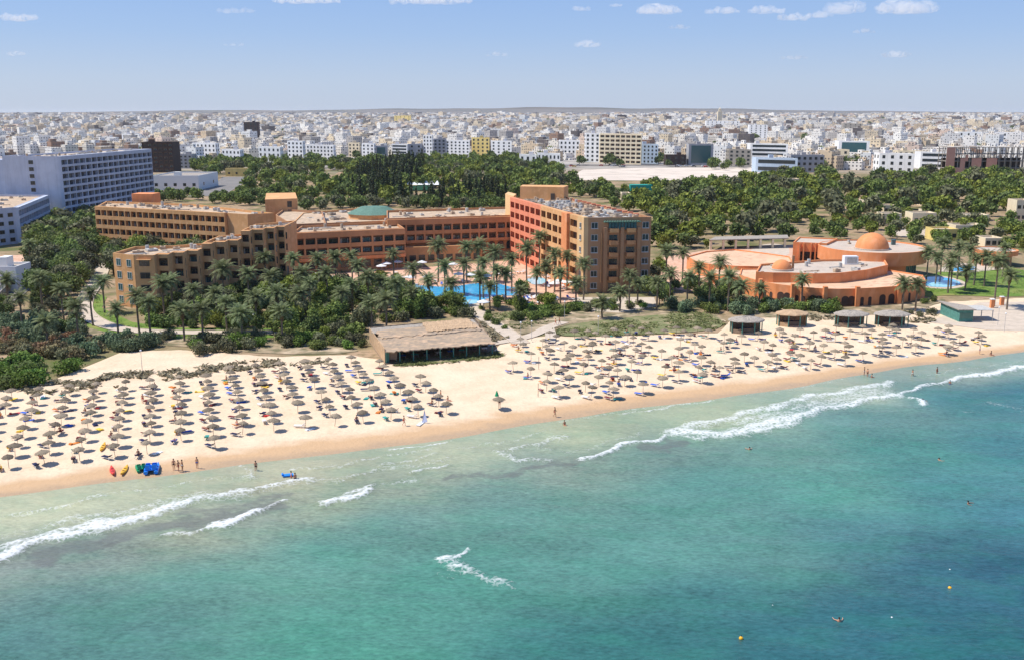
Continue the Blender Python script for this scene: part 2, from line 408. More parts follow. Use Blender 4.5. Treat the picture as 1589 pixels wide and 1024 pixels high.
nt_.links.new(c, b.inputs['Base Color'])
nt_.links.new(rampf2(nt_, rampf(nt_, wn, .6, .95), .95, .35), b.inputs['Roughness'])
b.inputs['Specular IOR Level'].default_value = .25
bn = nt_.nodes.new('ShaderNodeBump'); bn.inputs['Strength'].default_value = .5; bn.inputs['Distance'].default_value = .3
nt_.links.new(noise_(nt_, 1.3, 5), bn.inputs['Height']); nt_.links.new(bn.outputs[0], b.inputs['Normal'])
bx = np.concatenate([np.linspace(-900, -240, 23)[:-1], np.arange(-240, 300, 2.0), np.linspace(300, 1200, 30)])
rows = np.concatenate([np.arange(-24, 14, 1.0), 14 + np.linspace(0, 1, 40) * 0])
Y0 = ys(bx); Y1 = np.maximum(yb(bx), Y0 + 20)
R1 = np.arange(-24, 14, 1.0); t = np.linspace(0, 1, 40)
Yg = np.concatenate([Y0[None] + R1[:, None], (Y0 + 14)[None] + t[:, None] * (Y1 - Y0 - 14)[None]], 0)
Xg = np.repeat(bx[None], Yg.shape[0], 0)
Zg = Tz(Xg, Yg); Zg = Zg + np.where(Yg - ys(Xg) > 6, .05 * np.sin(Xg * .9 + Yg * .3) * np.sin(Yg * .8 - Xg * .2), 0) * .6
Zg[-1] -= .1
me = grid_mesh('beach', Xg, Yg, Zg, m)
a = me.attributes.new('wet', 'FLOAT', 'POINT'); dd = (Yg - ys(Xg))
wid = 4.6 + 1.8 * np.sin(Xg * .021 + 1.3)
a.data.foreach_set('value', np.clip(1.05 - dd / (wid * 2), 0, 1).astype('f').ravel())
link('beach', me, kind='structure')
# sea
ctrl = """50,790,b4ba9a 250,770,aeb698 450,745,b6b698 700,705,aeb799 900,675,a9b594 1100,645,a7b695 1300,610,a3b29c 1480,580,97ab9c 1589,560,8eaa9e
0,885,969e8c 150,862,8f9d88 300,828,9aa38a 500,785,9aa88c 650,752,97a48c 850,722,8fa088 1000,705,7b9a86 1200,700,6b9a84 1350,650,649788 1500,622,3f8a85 1589,610,2f7f86
100,930,5d9484 0,1000,4f8a80 300,900,5b9a86 200,1000,528f80 500,850,58a08a 600,810,639a89 700,900,4f9c84 500,1000,4a9a80 800,800,5c9a86 900,900,589a87 900,1000,35857c 1100,800,5f9e8a 1100,750,559684 1200,860,5c9887 1100,930,3a8782 1000,1010,2b7c78
1300,760,55a088 1400,700,4a9a86 1500,760,4a9690 1589,700,3f8d8c 1589,800,38828a 1450,880,2b7080 1350,960,1f6c76 1500,1000,1a6772 1200,1000,226d74 1589,900,1c6476 400,800,929f88 750,770,6f9a88 1050,860,5f9c8a 1350,840,4f8f8c"""
CC = []; CW = []
for s in ctrl.split():
    a, b_, h = s.split(','); p = G(float(a), float(b_), SEA); CC.append((p.x, p.y)); CW.append(lin(h))
CC = np.array(CC); CW = np.array(CW); CW = CW * .66 * np.array([[1.0, 1.03, 1.05]]); CW = CW * .77 + CW.mean(1, keepdims=True) * .18; _l = CW.max(1, keepdims=True); CW = CW * (1 + .58 * np.clip((_l - .17) / .2, 0, 1)) * np.where(_l > .22, np.array([[1.08, 1.0, .88]]), 1)
def polydist(X, Y, pts):
    best = np.full(X.shape, 1e9)
    for p, q in zip(pts, pts[1:]):
        dx, dy = q.x - p.x, q.y - p.y; L2 = dx * dx + dy * dy
        t = np.clip(((X - p.x) * dx + (Y - p.y) * dy) / L2, 0, 1)
        best = np.minimum(best, np.hypot(X - p.x - t * dx, Y - p.y - t * dy))
    return best
foam_lines = [  # (photo points, half width in metres, strength)
    ([(-20, 868), (0, 862), (50, 843), (100, 831), (150, 817), (200, 806), (250, 793), (290, 782)], 2.0, 1.05),
    ([(-20, 856), (60, 832), (150, 811), (230, 794), (290, 779), (340, 768), (400, 759), (450, 750), (490, 742)], 1.3, .85),
    ([(300, 772), (360, 771), (420, 757)], 2.2, .62), ([(0, 835), (80, 812), (180, 792)], 2.2, .45),
    ([(258, 835), (300, 827), (325, 818)], .7, .9), ([(328, 816), (350, 813), (375, 805), (393, 797)], 1.5, 1.1), ([(393, 797), (425, 785), (450, 778)], .6, .8),
    ([(510, 776), (540, 772), (575, 762)], 1.5, 1.05), ([(535, 765), (580, 755)], .9, .85), ([(642, 732), (690, 723)], .7, .85),
    ([(530, 745), (600, 722), (680, 704)], .9, .62), ([(560, 733), (640, 716)], 1.3, .45), ([(0, 803), (60, 792), (105, 783), (160, 770)], 1.0, .62), ([(120, 774), (200, 762)], .8, .5),
    ([(765, 700), (800, 712), (850, 715)], 1.3, .72), ([(790, 697), (830, 690), (880, 675)], 1.5, .66), ([(830, 692), (860, 700)], 1.3, .6),
    ([(903, 712), (940, 702), (990, 687)], 1.0, 1.05), ([(1000, 688), (1035, 676)], .9, 1.0),
    ([(1050, 668), (1100, 656), (1150, 643), (1200, 632), (1260, 617), (1330, 604), (1385, 592)], 2.2, .85),
    ([(1055, 672), (1110, 674), (1160, 666), (1200, 655), (1240, 645)], 3.0, .95), ([(1070, 681), (1090, 684), (1100, 679)], 1.3, .85),
    ([(1180, 670), (1215, 659), (1260, 641), (1320, 626), (1390, 612)], 1.9, .92), ([(1240, 636), (1300, 622), (1370, 606)], 4.2, .66), ([(1290, 628), (1340, 618)], 3, .6),
    ([(1150, 655), (1220, 640)], 3.0, .7),
    ([(1405, 616), (1425, 619), (1432, 628)], 1.1, 1.0), ([(1390, 611), (1428, 603), (1450, 598), (1478, 590)], 1.0, .95),
    ([(1478, 590), (1520, 582), (1560, 575), (1600, 569)], 1.6, 1.1), ([(1500, 583), (1589, 569)], 3.0, .6),
    ([(690, 874), (705, 866), (722, 856)], .55, 1.0), ([(693, 872), (712, 884), (740, 892), (765, 898), (792, 904)], 1.6, .75), ([(698, 876), (730, 888)], .8, .85), ([(680, 897), (700, 900)], .9, .55),
    ([(1540, 625), (1570, 632), (1600, 640)], 2.5, .5), ([(1500, 640), (1530, 642)], .8, .5),
    ([(370, 722), (392, 732), (385, 742)], 1.1, .72), ([(340, 745), (400, 735)], 1.0, .5),
    ([(960, 645), (1040, 632), (1100, 620)], .7, .75), ([(80, 815), (200, 790), (300, 770)], 2.6, .6), ([(380, 765), (480, 748), (600, 728), (700, 712)], 1.6, .55), ([(460, 730), (560, 715), (680, 694)], 1.2, .55), ([(700, 700), (760, 690), (860, 668)], 1.0, .55), ([(560, 757), (650, 742)], 1.6, .5), ([(880, 700), (930, 690), (1000, 672)], 1.2, .5), ([(1430, 585), (1500, 572), (1589, 560)], .8, .55), ([(180, 765), (280, 750), (350, 742)], .9, .55), ([(600, 700), (640, 694), (700, 684)], .5, .9), ([(1100, 606), (1180, 596), (1250, 600), (1300, 588)], .6, .5)]
weed_lines = [([(60, 870), (110, 850), (170, 832), (240, 820), (300, 812), (360, 800), (420, 790)], 2.6, .75), ([(280, 800), (340, 792), (400, 778), (440, 772)], 2.0, .6), ([(560, 770), (640, 752), (720, 745)], 1.6, .4),
              ([(700, 745), (780, 735), (850, 722), (900, 712)], 1.4, .65), ([(1010, 695), (1050, 688)], 2.0, .75), ([(1030, 682), (1045, 700)], 1.2, .6),
              ([(450, 790), (520, 782)], 1.5, .4), ([(1300, 640), (1400, 618)], 1.0, .35)]
m, nt_, b = new_mat('sea_water')
at = N(nt_, 'Attribute', attribute_name='depth_colour'); fo = N(nt_, 'Attribute', attribute_name='foam'); we = N(nt_, 'Attribute', attribute_name='weed'); sh = N(nt_, 'Attribute', attribute_name='shallow')
big = noise_(nt_, .035, 4, stretch=(1, 2.2, 1, .25)); mid = noise_(nt_, .35, 4, .6, stretch=(1, 1.5, 1, .25)); fine = noise_(nt_, 1.5, 4, .65, stretch=(.8, 1.5, 1, .3))
hv = nt_.nodes.new('ShaderNodeHueSaturation'); nt_.links.new(at.outputs['Color'], hv.inputs['Color'])
v = math_(nt_, 'ADD', rampf2(nt_, big, .6, 1.4), math_(nt_, 'MULTIPLY', math_(nt_, 'SUBTRACT', mid, .5), .65))
v = math_(nt_, 'ADD', v, math_(nt_, 'MULTIPLY', math_(nt_, 'SUBTRACT', fine, .5), 1.35))
vmix = math_(nt_, 'ADD', math_(nt_, 'MULTIPLY', v, math_(nt_, 'SUBTRACT', 1.0, math_(nt_, 'MULTIPLY', sh.outputs['Fac'], .7))), math_(nt_, 'MULTIPLY', sh.outputs['Fac'], .7))
nt_.links.new(vmix, hv.inputs['Value'])
c = mixc(nt_, math_(nt_, 'MULTIPLY', rampf(nt_, noise_(nt_, .12, 4, stretch=(1, 2, 1, .25)), .46, .62), .15), hv.outputs[0], lin((.03, .24, .13)))
wm = rampf(nt_, math_(nt_, 'SUBTRACT', we.outputs['Fac'], math_(nt_, 'MULTIPLY', noise_(nt_, .5, 5, .65, stretch=(1, 2, 1, .2)), .9)), -.05, .25)
c = mixc(nt_, math_(nt_, 'MULTIPLY', wm, .55), c, lin((.13, .125, .115)))
# foam: fine lace threshold
vo = nt_.nodes.new('ShaderNodeTexVoronoi'); vo.feature = 'DISTANCE_TO_EDGE'; vo.inputs['Scale'].default_value = 1.3; vo.inputs['Randomness'].default_value = 1
nvec = nt_.nodes.new('ShaderNodeVectorMath'); nvec.operation = 'ADD'
ns = nt_.nodes.new('ShaderNodeTexNoise'); ns.inputs['Scale'].default_value = .9; ns.inputs['Detail'].default_value = 3
g = N(nt_, 'NewGeometry'); nt_.links.new(g.outputs['Position'], ns.inputs['Vector'])
nt_.links.new(g.outputs['Position'], nvec.inputs[0]); nt_.links.new(ns.outputs['Color'], nvec.inputs[1]); nt_.links.new(nvec.outputs[0], vo.inputs['Vector'])
lace = math_(nt_, 'SUBTRACT', .55, math_(nt_, 'MULTIPLY', vo.outputs['Distance'], 1.6))
lace = math_(nt_, 'ADD', math_(nt_, 'MULTIPLY', lace, .45), math_(nt_, 'MULTIPLY', noise_(nt_, .9, 6, .75, stretch=(1, 1.6, 1, .2)), .85))
fm = rampf(nt_, math_(nt_, 'ADD', math_(nt_, 'MULTIPLY', fo.outputs['Fac'], .59), math_(nt_, 'SUBTRACT', lace, .92)), -.03, .27)
fm = math_(nt_, 'MULTIPLY', fm, .85)
c = mixc(nt_, fm, c, lin((.74, .76, .76)))
nt_.links.new(c, b.inputs['Base Color']); nt_.links.new(rampf2(nt_, fm, .24, .8), b.inputs['Roughness'])
b.inputs['IOR'].default_value = 1.33; b.inputs['Specular IOR Level'].default_value = .5
bn = nt_.nodes.new('ShaderNodeBump'); bn.inputs['Strength'].default_value = .5; bn.inputs['Distance'].default_value = .4
hgt = math_(nt_, 'ADD', math_(nt_, 'MULTIPLY', noise_(nt_, .9, 4, .6, stretch=(.7, 1.5, 1, .3)), 1.0), math_(nt_, 'MULTIPLY', fm, .4))
nt_.links.new(hgt, bn.inputs['Height']); nt_.links.new(bn.outputs[0], b.inputs['Normal'])
sx = np.concatenate([-np.geomspace(210, 6000, 40)[::-1], np.arange(-208, 262, .62), np.geomspace(264, 6000, 40)])
dr = np.concatenate([-np.geomspace(190, 6000, 40)[::-1], np.arange(-188, -100, 1.0), np.arange(-100, 4, .55)])
X = np.repeat(sx[None], len(dr), 0); Y = ys(X) + dr[:, None]
att = np.zeros(X.shape); weed = np.zeros(X.shape)
sub = (X > -212) & (X < 266) & (dr[:, None] > -190) & (Y > 50)
Xs, Ys = X[sub], Y[sub]
jx = .9 * np.sin(Ys * .7 + Xs * .33) + .5 * np.sin(Xs * 1.3); jy = .8 * np.sin(Xs * .52 + 2) + .5 * np.sin(Xs * .21) + .35 * np.sin(Xs * 1.7)
F = np.zeros(len(Xs)); Wd = np.zeros(len(Xs))
for pts, hw, st in foam_lines:
    d = polydist(Xs + jx * .6, Ys + jy * .7, GP(pts, SEA)); F = np.maximum(F, st * np.clip(1.15 - .85 * d / hw, 0, 1))
for pts, hw, st in weed_lines:
    d = polydist(Xs + jx, Ys + jy, GP(pts, SEA)); Wd = np.maximum(Wd, st * np.clip(1.4 - d / hw, 0, 1))
dsh = np.abs(dr[:, None] * np.ones(X.shape))[sub]
edge = np.clip(1 - np.abs(dsh - .7) / 1.0, 0, 1) * (.42 + .22 * np.sin(Xs * .045) + .12 * np.sin(Xs * .13))
F = np.maximum(F, edge); att[sub] = F; weed[sub] = Wd
crest = att * np.where(att > .5, .32, .1)
Z = SEA + crest + .05 * np.sin(X * .35 + Y * 1.3) * .7 + .05 * np.sin(Y * .8 - X * .15)
Z = np.where(sub, Z, SEA); fadeN = np.clip(-dr[:, None] / 4, 0, 1); Z = SEA + (Z - SEA) * fadeN
me = grid_mesh('sea', X, Y, Z, m)
colr = np.zeros((X.size, 4), 'f'); colr[:, 3] = 1
Pf = np.stack([X.ravel(), Y.ravel()], -1)
for s in range(0, len(Pf), 50000):
    p = Pf[s:s + 50000]; d2 = ((p[:, None] - CC[None]) ** 2).sum(-1); wt = 1 / (d2 + 60) ** 2.2
    colr[s:s + 50000, :3] = (wt @ CW) / wt.sum(1)[:, None]
a = me.attributes.new('depth_colour', 'FLOAT_COLOR', 'POINT'); a.data.foreach_set('color', colr.ravel())
for nme, arr in (('foam', att), ('weed', weed), ('shallow', np.clip(1 + dr[:, None] / 22, 0, 1) * np.ones(X.shape))):
    a = me.attributes.new(nme, 'FLOAT', 'POINT'); a.data.foreach_set('value', arr.astype('f').ravel())
link('sea', me, kind='structure')
# ---------------------------------------------------------------- garden sheets, paths, pools
sheet('bare_lot', [(870, 280), (905, 264), (1000, 261), (1165, 261), (1180, 268), (1160, 279), (1000, 281)], M['lot'], .1)
strip('boulevard', [(700, 262), (860, 257), (960, 257), (1200, 259), (1300, 262)], 22, M['asphalt'], .12, kerb=M['paving'])
strip('service_road', [(318, 305), (345, 292), (360, 283), (365, 275)], 20, M['asphalt'], .08, kerb=M['paving'])
for i, pp in enumerate([[(495, 272), (510, 268), (516, 280), (512, 290), (500, 288)], [(520, 268), (540, 267), (538, 278), (522, 279)], [(415, 300), (455, 296), (450, 306), (420, 308)], [(750, 262), (790, 258), (800, 266), (770, 270)],
                        [(1290, 275), (1350, 277), (1352, 285), (1330, 292), (1295, 283)], [(1000, 288), (1150, 283), (1150, 292), (1020, 296)], [(1400, 345), (1460, 348), (1450, 370), (1380, 368)], [(1150, 400), (1225, 402), (1225, 380), (1180, 378)]]):
    sheet('clearing', pp, M['park_soil'] if i < 6 else M['paving'], .04, smoothn=2)
sheet('pool_terrace', [(600, 448), (625, 418), (800, 404), (893, 445), (900, 468), (830, 474), (760, 470), (720, 476), (640, 468)], M['plaza'], .04)
sheet('hotel_terrace', [(470, 430), (640, 413), (640, 432), (560, 446), (480, 442)], M['plaza'], .07)
sheet('swimming_pool', [(628, 447), (645, 443), (700, 447), (725, 442), (752, 439), (775, 441), (795, 447), (812, 447), (800, 461), (768, 458), (760, 463), (735, 474), (690, 474), (672, 464), (640, 462)], M['pool'], .11, smoothn=2)
sheet('dune_plants_ground', [(612, 567), (655, 566), (775, 553), (772, 546), (690, 554), (612, 560)], M['dune_green'], .1)
sheet('shallow_pool', [(690, 474), (735, 474), (745, 466), (720, 467), (700, 466)], M['tile_pale'], .13, smoothn=1)
sheet('round_pool', [(815, 433), (835, 430), (848, 434), (845, 442), (825, 443)], M['tile_pale'], .11, smoothn=2)
sheet('lawn', [(1395, 452), (1440, 440), (1440, 425), (1500, 418), (1600, 416), (1640, 456), (1560, 462), (1480, 458), (1430, 462)], M['lawn'], .04, smoothn=1)
sheet('pool_surround', [(1425, 446), (1428, 430), (1465, 428), (1498, 437), (1500, 445), (1470, 450)], M['paving'], .07, smoothn=2)
sheet('curved_pool', [(1430, 444), (1431, 431), (1462, 430), (1492, 438), (1488, 444), (1465, 447)], M['pool'], .11, smoothn=2)
sheet('shallow_pool', [(1436, 445), (1450, 437), (1480, 436), (1491, 439), (1484, 445), (1462, 447)], M['tile_pale'], .14, smoothn=1)
sheet('pool_surround', [(1455, 422), (1470, 408), (1540, 411), (1560, 418), (1500, 424)], M['paving'], .07)
sheet('far_pool', [(1468, 419), (1500, 413), (1518, 415), (1510, 421), (1480, 422)], M['pool'], .11, smoothn=2)
sheet('lawn', [(132, 470), (150, 455), (166, 462), (158, 478), (205, 500), (262, 509), (425, 509), (425, 524), (300, 526), (200, 524), (135, 508)], M['lawn'], .05)
sheet('lawn', [(0, 530), (60, 500), (420, 530), (545, 535), (560, 548), (420, 550), (330, 540), (150, 530), (60, 545)], M['dune_soil'], .03, smoothn=1)
strip('garden_path', [(175, 385), (160, 415), (150, 440), (134, 460), (128, 480), (140, 495), (170, 508), (210, 515), (300, 517), (420, 516), (500, 520)], 4.2, M['paving'], .1, kerb=M['paving'])
strip('beach_path', [(742, 466), (735, 476), (748, 492), (775, 508), (795, 522), (808, 533)], 4, M['paving'], .1, kerb=M['paving'])
strip('beach_path', [(735, 540), (770, 532), (800, 528), (830, 520), (850, 508), (875, 500)], 3, M['paving'], .14)
strip('beach_path', [(852, 510), (855, 520), (853, 532)], 2.5, M['paving'], .18)
sheet('dune_soil', [(770, 500), (860, 485), (980, 482), (1110, 486), (1128, 500), (1100, 496), (1000, 496), (880, 505), (850, 512), (800, 520)], M['dune_soil'], .06)
sheet('dune_plants_ground', [(862, 510), (900, 501), (1000, 490), (1095, 484), (1126, 500), (1112, 513), (1000, 520), (868, 524)], M['dune_green'], .09, smoothn=2)
sheet('dune_plants_ground', [(765, 484), (890, 478), (1000, 476), (990, 486), (880, 492), (845, 503), (800, 514), (775, 500)], M['dune_green'], .045, smoothn=1)
sheet('dune_soil', [(700, 478), (760, 482), (800, 490), (860, 484), (880, 470), (990, 470), (980, 486), (860, 500), (790, 512), (745, 530), (700, 520)], M['dune_soil'], .02, smoothn=1)
sheet('forecourt', [(893, 462), (1015, 462), (1020, 476), (960, 486), (880, 480)], M['paving'], .08)
sheet('dune_soil', [(1150, 480), (1300, 478), (1420, 470), (1480, 462), (1420, 485), (1300, 492), (1150, 494)], M['dune_soil'], .03, smoothn=1)
sheet('salmon_court', [(1020, 440), (1030, 400), (1100, 388), (1240, 380), (1240, 420), (1150, 450), (1060, 452)], M['plaza'], .03)
sheet('forecourt', [(-60, 470), (-60, 400), (60, 395), (50, 420), (15, 460)], M['plaza'], .04)
sheet('sports_court', [(1440, 500), (1520, 470), (1640, 468), (1700, 490), (1640, 515), (1530, 512)], M['paving'], .055)
strip('perimeter_road', [(-20, 480), (20, 452), (50, 418), (62, 400)], 9, M['asphalt'], .1)
# ---------------------------------------------------------------- buildings
wcache = {}
M['curtain'] = surf('pale_curtain', (.45, .4, .34))
M['dark_recess'] = surf('shaded_blue_grey_wall', (.09, .1, .14))  # recess of the white hotel, its balcony shade put into the colour
def win_mesh(w_, h_, kind):
    k = (round(w_, 1), round(h_, 1), kind)
    if k in wcache: return wcache[k]
    mb = MB(); gm = {'t': 'glass_teal', 'j': 'glass_teal'}.get(kind, 'glass'); fmx = {'t': 'frame_w', 'w': 'frame_w'}.get(kind, 'frame')
    w2 = w_ / 2; f = .09
    mb.mat(M[gm]).box(-w2 + f, -.02, f, w2 - f, .02, h_ - f)
    mb.mat(M[fmx]); mb.box(-w2, -.06, 0, w2, .03, f); mb.box(-w2, -.06, h_ - f, w2, .03, h_)
    for a in (-w2, w2 - f): mb.box(a, -.058, f, a + f, .028, h_ - f)
    mb.box(-.04, -.05, f, .04, .025, h_ - f)
    if kind in 'hj': mb.mat(M['curtain']); mb.box(-w2 + f, -.05, f, -w2 * (.45 if kind == 'h' else .7), -.022, h_ - f); mb.box(w2 * .75, -.05, f, w2 - f, -.022, h_ - f)
    if kind == 'c': mb.mat(M['terra']); mb.box(w2 + .15, -.1, 0, w2 + .5, .05, h_)
    if kind == 'w': mb.box(-w2 - .1, -.16, -.12, w2 + .1, .028, -.003)
    me = mb.mesh('window'); wcache[k] = me; return me
def fr(P0, P1):
    d = (P1 - P0); d.z = 0; L = d.length; d.normalize(); return P0, d, Vector((-d.y, d.x, 0)), L   # y points inwards
def facade(root, P0, P1, z0, nfl, fh, bays, mat, depth=1.2, sill=.95, oh=2.0, pier=.5, win=(1.9, 1.9), wk='g', top=.6, skip=(), name='balcony_frame', wins=True, bmax=999, rail=None, back='recess_shade'):
    """Grid of open balconies in front of the wall line P0-P1 (left to right seen from outside); windows on the wall behind."""
    o, dx, dy, L = fr(P0, P1); F = (Vector((o.x, o.y, z0)), dx, dy); bw = L / bays; mb = MB()
    mb.mat(mat)
    for f in range(nfl):
        z = f * fh
        mb.box(0, -depth, z, L, -depth + .18, z + sill, F)                       # parapet
        mb.box(0, -depth + .18, z, L, 0, z + .18, F)                             # floor slab
        mb.box(0, -depth, z + sill + oh, L, -depth + .18, z + fh, F)             # lintel
        for k in range(bays + 1):
            x = k * bw; a, b_ = max(0, x - pier / 2), min(L, x + pier / 2)
            mb.box(a, -depth + .003, z + sill, b_, -depth + .18, z + sill + oh, F)
            mb.box(max(0, x - .12), -depth + .18, z + .18, min(L, x + .12), 0, z + fh, F)
    mb.box(0, -depth, nfl * fh, L, 0, nfl * fh + top, F)
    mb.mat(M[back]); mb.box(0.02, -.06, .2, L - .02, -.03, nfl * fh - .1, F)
    mb.build(name, root)
    if wins:
        mes = [win_mesh(win[0], win[1], wk)] * 3 + [win_mesh(win[0], win[1], 'h'), win_mesh(win[0], win[1], 'j')]; rw = random.Random(int(P0.x * 7 + P0.y)); n = 0; rz = math.atan2(dx.y, dx.x)
        for f in range(nfl - 1, -1, -1):
            for k in range(bays):
                if (f, k) in skip: continue
                n += 1
                p = F[0] + dx * (bw * (k + .5)) + dy * -.1
                if n <= bmax: link('window', rw.choice(mes), root, (p.x, p.y, z0 + f * fh + .25), rz)
def windows(root, P0, P1, z0, nfl, fh, bays, win=(1.4, 1.4), wk='w', x0=0, skip=(), zoff=1.0, name='window'):
    o, dx, dy, L = fr(P0, P1); bw = L / bays; me = win_mesh(win[0], win[1], wk); rz = math.atan2(dx.y, dx.x)
    for f in range(nfl):
        for k in range(bays):
            if (f, k) in skip: continue
            p = o + dx * (bw * (k + .5)) - dy * .04
            link(name, me, root, (p.x, p.y, z0 + f * fh + zoff), rz)
def body(root, poly, h, mat, roofmat, parapet=.8, z0=0, name='wall', excl=True, thick=.35):
    poly = ccw([(p[0], p[1]) for p in poly]); ins = inset(poly, thick); n = len(poly)
    mb = MB().mat(mat); mb.prism(poly, z0 - .3, h + parapet, top=False)
    for i in range(n):
        j = (i + 1) % n
        mb.face([(*poly[i], h + parapet), (*poly[j], h + parapet), (*ins[j], h + parapet), (*ins[i], h + parapet)])
        mb.face([(*ins[i], h + parapet), (*ins[j], h + parapet), (*ins[j], h), (*ins[i], h)])
    mb.build(name, root)
    r = MB().mat(roofmat); r.face([(p[0], p[1], h) for p in ins]); ro = r.build('roof', root)
    roof_of[root.name] = ro; bm = bmesh.new(); bm.from_mesh(ro.data); bmesh.ops.triangulate(bm, faces=bm.faces[:]); bm.to_mesh(ro.data); bm.free()
    if excl: EXCL.append(poly)
    return poly
roof_of = {}
def clutter(root, poly, z, n, seed, size=1.3, name='roof_unit'):
    root = roof_of.get(root.name, root)
    r = random.Random(seed); ins = inset(ccw(poly), 1.2); xs = [p[0] for p in ins]; yy_ = [p[1] for p in ins]; done = 0; t = 0
    while done < n and t < n * 40:
        t += 1; x, y = r.uniform(min(xs), max(xs)), r.uniform(min(yy_), max(yy_))
        if not inpoly(x, y, ins): continue
        a, b_, h = r.uniform(.4, 1) * size, r.uniform(.4, 1) * size, r.uniform(.35, 1.0); done += 1
        mb = MB().mat(M[r.choice(['ac', 'dirt', 'ac', 'roof_sand'])]); k = r.random()
        if k < .55:
            mb.box(-a, -b_, .12, a, b_, h); mb.box(-a * .9, -b_ * .9, 0, -a * .7, b_ * .9, .12); mb.box(a * .7, -b_ * .9, 0, a * .9, b_ * .9, .12); mb.mat(M['frame']).cyl((0, 0), min(a, b_) * .6, min(a, b_) * .6, h, h + .08, 10)
        elif k < .8:
            mb.tube((-a * 2.4, 0, .3), (a * 2.4, 0, .3), .14, 6); mb.box(-a * 2, -.12, 0, -a * 1.8, .12, .2); mb.box(a * 1.8, -.12, 0, a * 2, .12, .2)
        else:
            mb.cyl((0, 0), .5, .5, .2, 1.4, 10); mb.box(-.45, -.45, 0, .45, .45, .2)
        mb.build(name, root, loc=(x, y, z), rz=r.uniform(-.3, .3) + .5)
def root_at(name, poly, **kw):
    return empty(name, (0, 0, 0), **kw)
def lerp(a, b, t): return a + (b - a) * t
def V3(p): return Vector((p[0], p[1], 0))
# --- tower block
zt = 20.6; FH = 3.42
A = G(911, 455); A.z = 0; Bf = V3(G(797, 306.5, zt + .8)); C_ = V3(G(1011, 337, zt + .8))
ldir = (Bf - A); Cb = C_ + ldir * .97; dl = ldir.normalized(); nl = Vector((dl.y, -dl.x, 0)); nl = nl if nl.x < 0 else -nl
t = empty('hotel_tower_block', label='six storey orange hotel block facing the pool with grey cluttered roof', cat='hotel')
poly = body(t, [A, C_, Cb, Bf], zt, M['brown'], M['roof_sand'])
# left face: far bays salmon, middle bays ochre, pilaster, near bay, window column (P0 left = far)
Ltot = ldir.length
def lp(f): return Bf + (A - Bf) * f
fx = lambda px: None
def tface(px):      # parameter along the roof line of the left face seen at photo column px
    lo, hi = 0.0, 1.0
    for _ in range(30):
        mid_ = (lo + hi) / 2
        if proj((*lp(mid_)[:2], zt))[0] < px: lo = mid_
        else: hi = mid_
    return lo
q1, q2, q3, q4, q5 = [tface(v) for v in (845, 882, 890.5, 903, 904)]
facade(t, lp(0), lp(q1), 0, 6, FH, 6, M['red'], 1.3, top=.9, win=(2.2, 2.1), pier=1.2, back='terra')
facade(t, lp(q1), lp(q2), 0, 6, FH, 4, M['ochre'], 1.3, top=.9, win=(2.2, 2.1), pier=1.2)
o, dx, dy, L = fr(lp(q2), lp(q3)); mb = MB().mat(M['orange']); mb.box(.003, -2.2, 0, L - .003, -.003, zt + .9, (o, dx, dy)); mb.build('pilaster', t)
facade(t, lp(q3), lp(q4), 0, 6, FH, 1, M['ochre'], 1.3, top=.9, win=(1.7, 2.1), pier=1.0)
o, dx, dy, L = fr(lp(q4), lp(1)); mb = MB().mat(M['yellow']); mb.box(.003, -1.3, 0, L, -.003, zt + .9, (o, dx, dy)); mb.build('corner_wall', t)
windows(t, lp(q4) + nl * 1.33, lp(1) + nl * 1.33, .2, 6, FH, 1, (1.3, 1.5), 'w')
# front face
o, dx, dy, L = fr(A, C_)
windows(t, A, A + dx * L * .2, .2, 6, FH, 1, (1.9, 1.7), 'w'); windows(t, A + dx * L * .84, C_ - dx * L * .02, .2, 6, FH, 1, (1.9, 1.7), 'w')
for f in range(6):
    for k, cx in enumerate((.40, .67)):
        z = f * FH + .25
        if f == 0 and k == 1: continue
        mb = MB().mat(M['frame']); Fm = (o, dx, dy); hw = L * .065
        mb.mat(M['glass']).box(cx * L - hw, -.05, z + .2, cx * L + hw, -.01, z + 2.5, Fm); mb.mat(M['frame']).box(cx * L - .06, -.09, z + .2, cx * L + .06, -.052, z + 2.5, Fm)
        mb.build('balcony_door', t)
        if f:
            mb = MB().mat(M['terra'] if f < 5 else M['ochre']); w2 = hw * 1.05
            mb.box(cx * L - w2, -1.5, z - .1, cx * L + w2, -.003, z + .08, Fm); mb.box(cx * L - w2, -1.5, z + .08, cx * L + w2, -1.36, z + 1.05, Fm)
            for e in (-1, 1): mb.box(cx * L + e * w2 - (.14 if e > 0 else 0), -1.36, z + .08, cx * L + e * w2 + (.14 if e < 0 else 0), -.003, z + 1.05, Fm)
            mb.build('balcony', t)
mb = MB().mat(M['brown']); Fm = (o, dx, dy)
for cx in (.27, .535, .80): mb.box(cx * L - .5, -.75, 0, cx * L + .5, -.003, zt - 2.0, Fm)
mb.mat(M['ochre']).box(L * .205, -.25, 3, L * .215, -.003, zt - 3.5, Fm); mb.build('pilaster', t)
mb = MB().mat(M['glass_teal'])
for k in range(9): mb.box(L * (.32 + .05 * k), -.5, 5 * FH + .9, L * (.32 + .05 * k) + L * .04, -.3, 6 * FH - .5, Fm)
mb.build('glazed_bay', t)
mb = MB().mat(M['green_roof']); mb.box(L * .24, -1.2, zt - .55, L * .82, -.003, zt - .3, Fm)
for k in range(14): mb.box(L * (.25 + .04 * k), -1.7, zt - .3, L * (.25 + .04 * k) + .25, -.2, zt - .12, Fm)
mb.build('pergola', t)
mb = MB().mat(M['yellow']); e0 = Bf - Vector((dl.x, dl.y, 0)) * 3.0
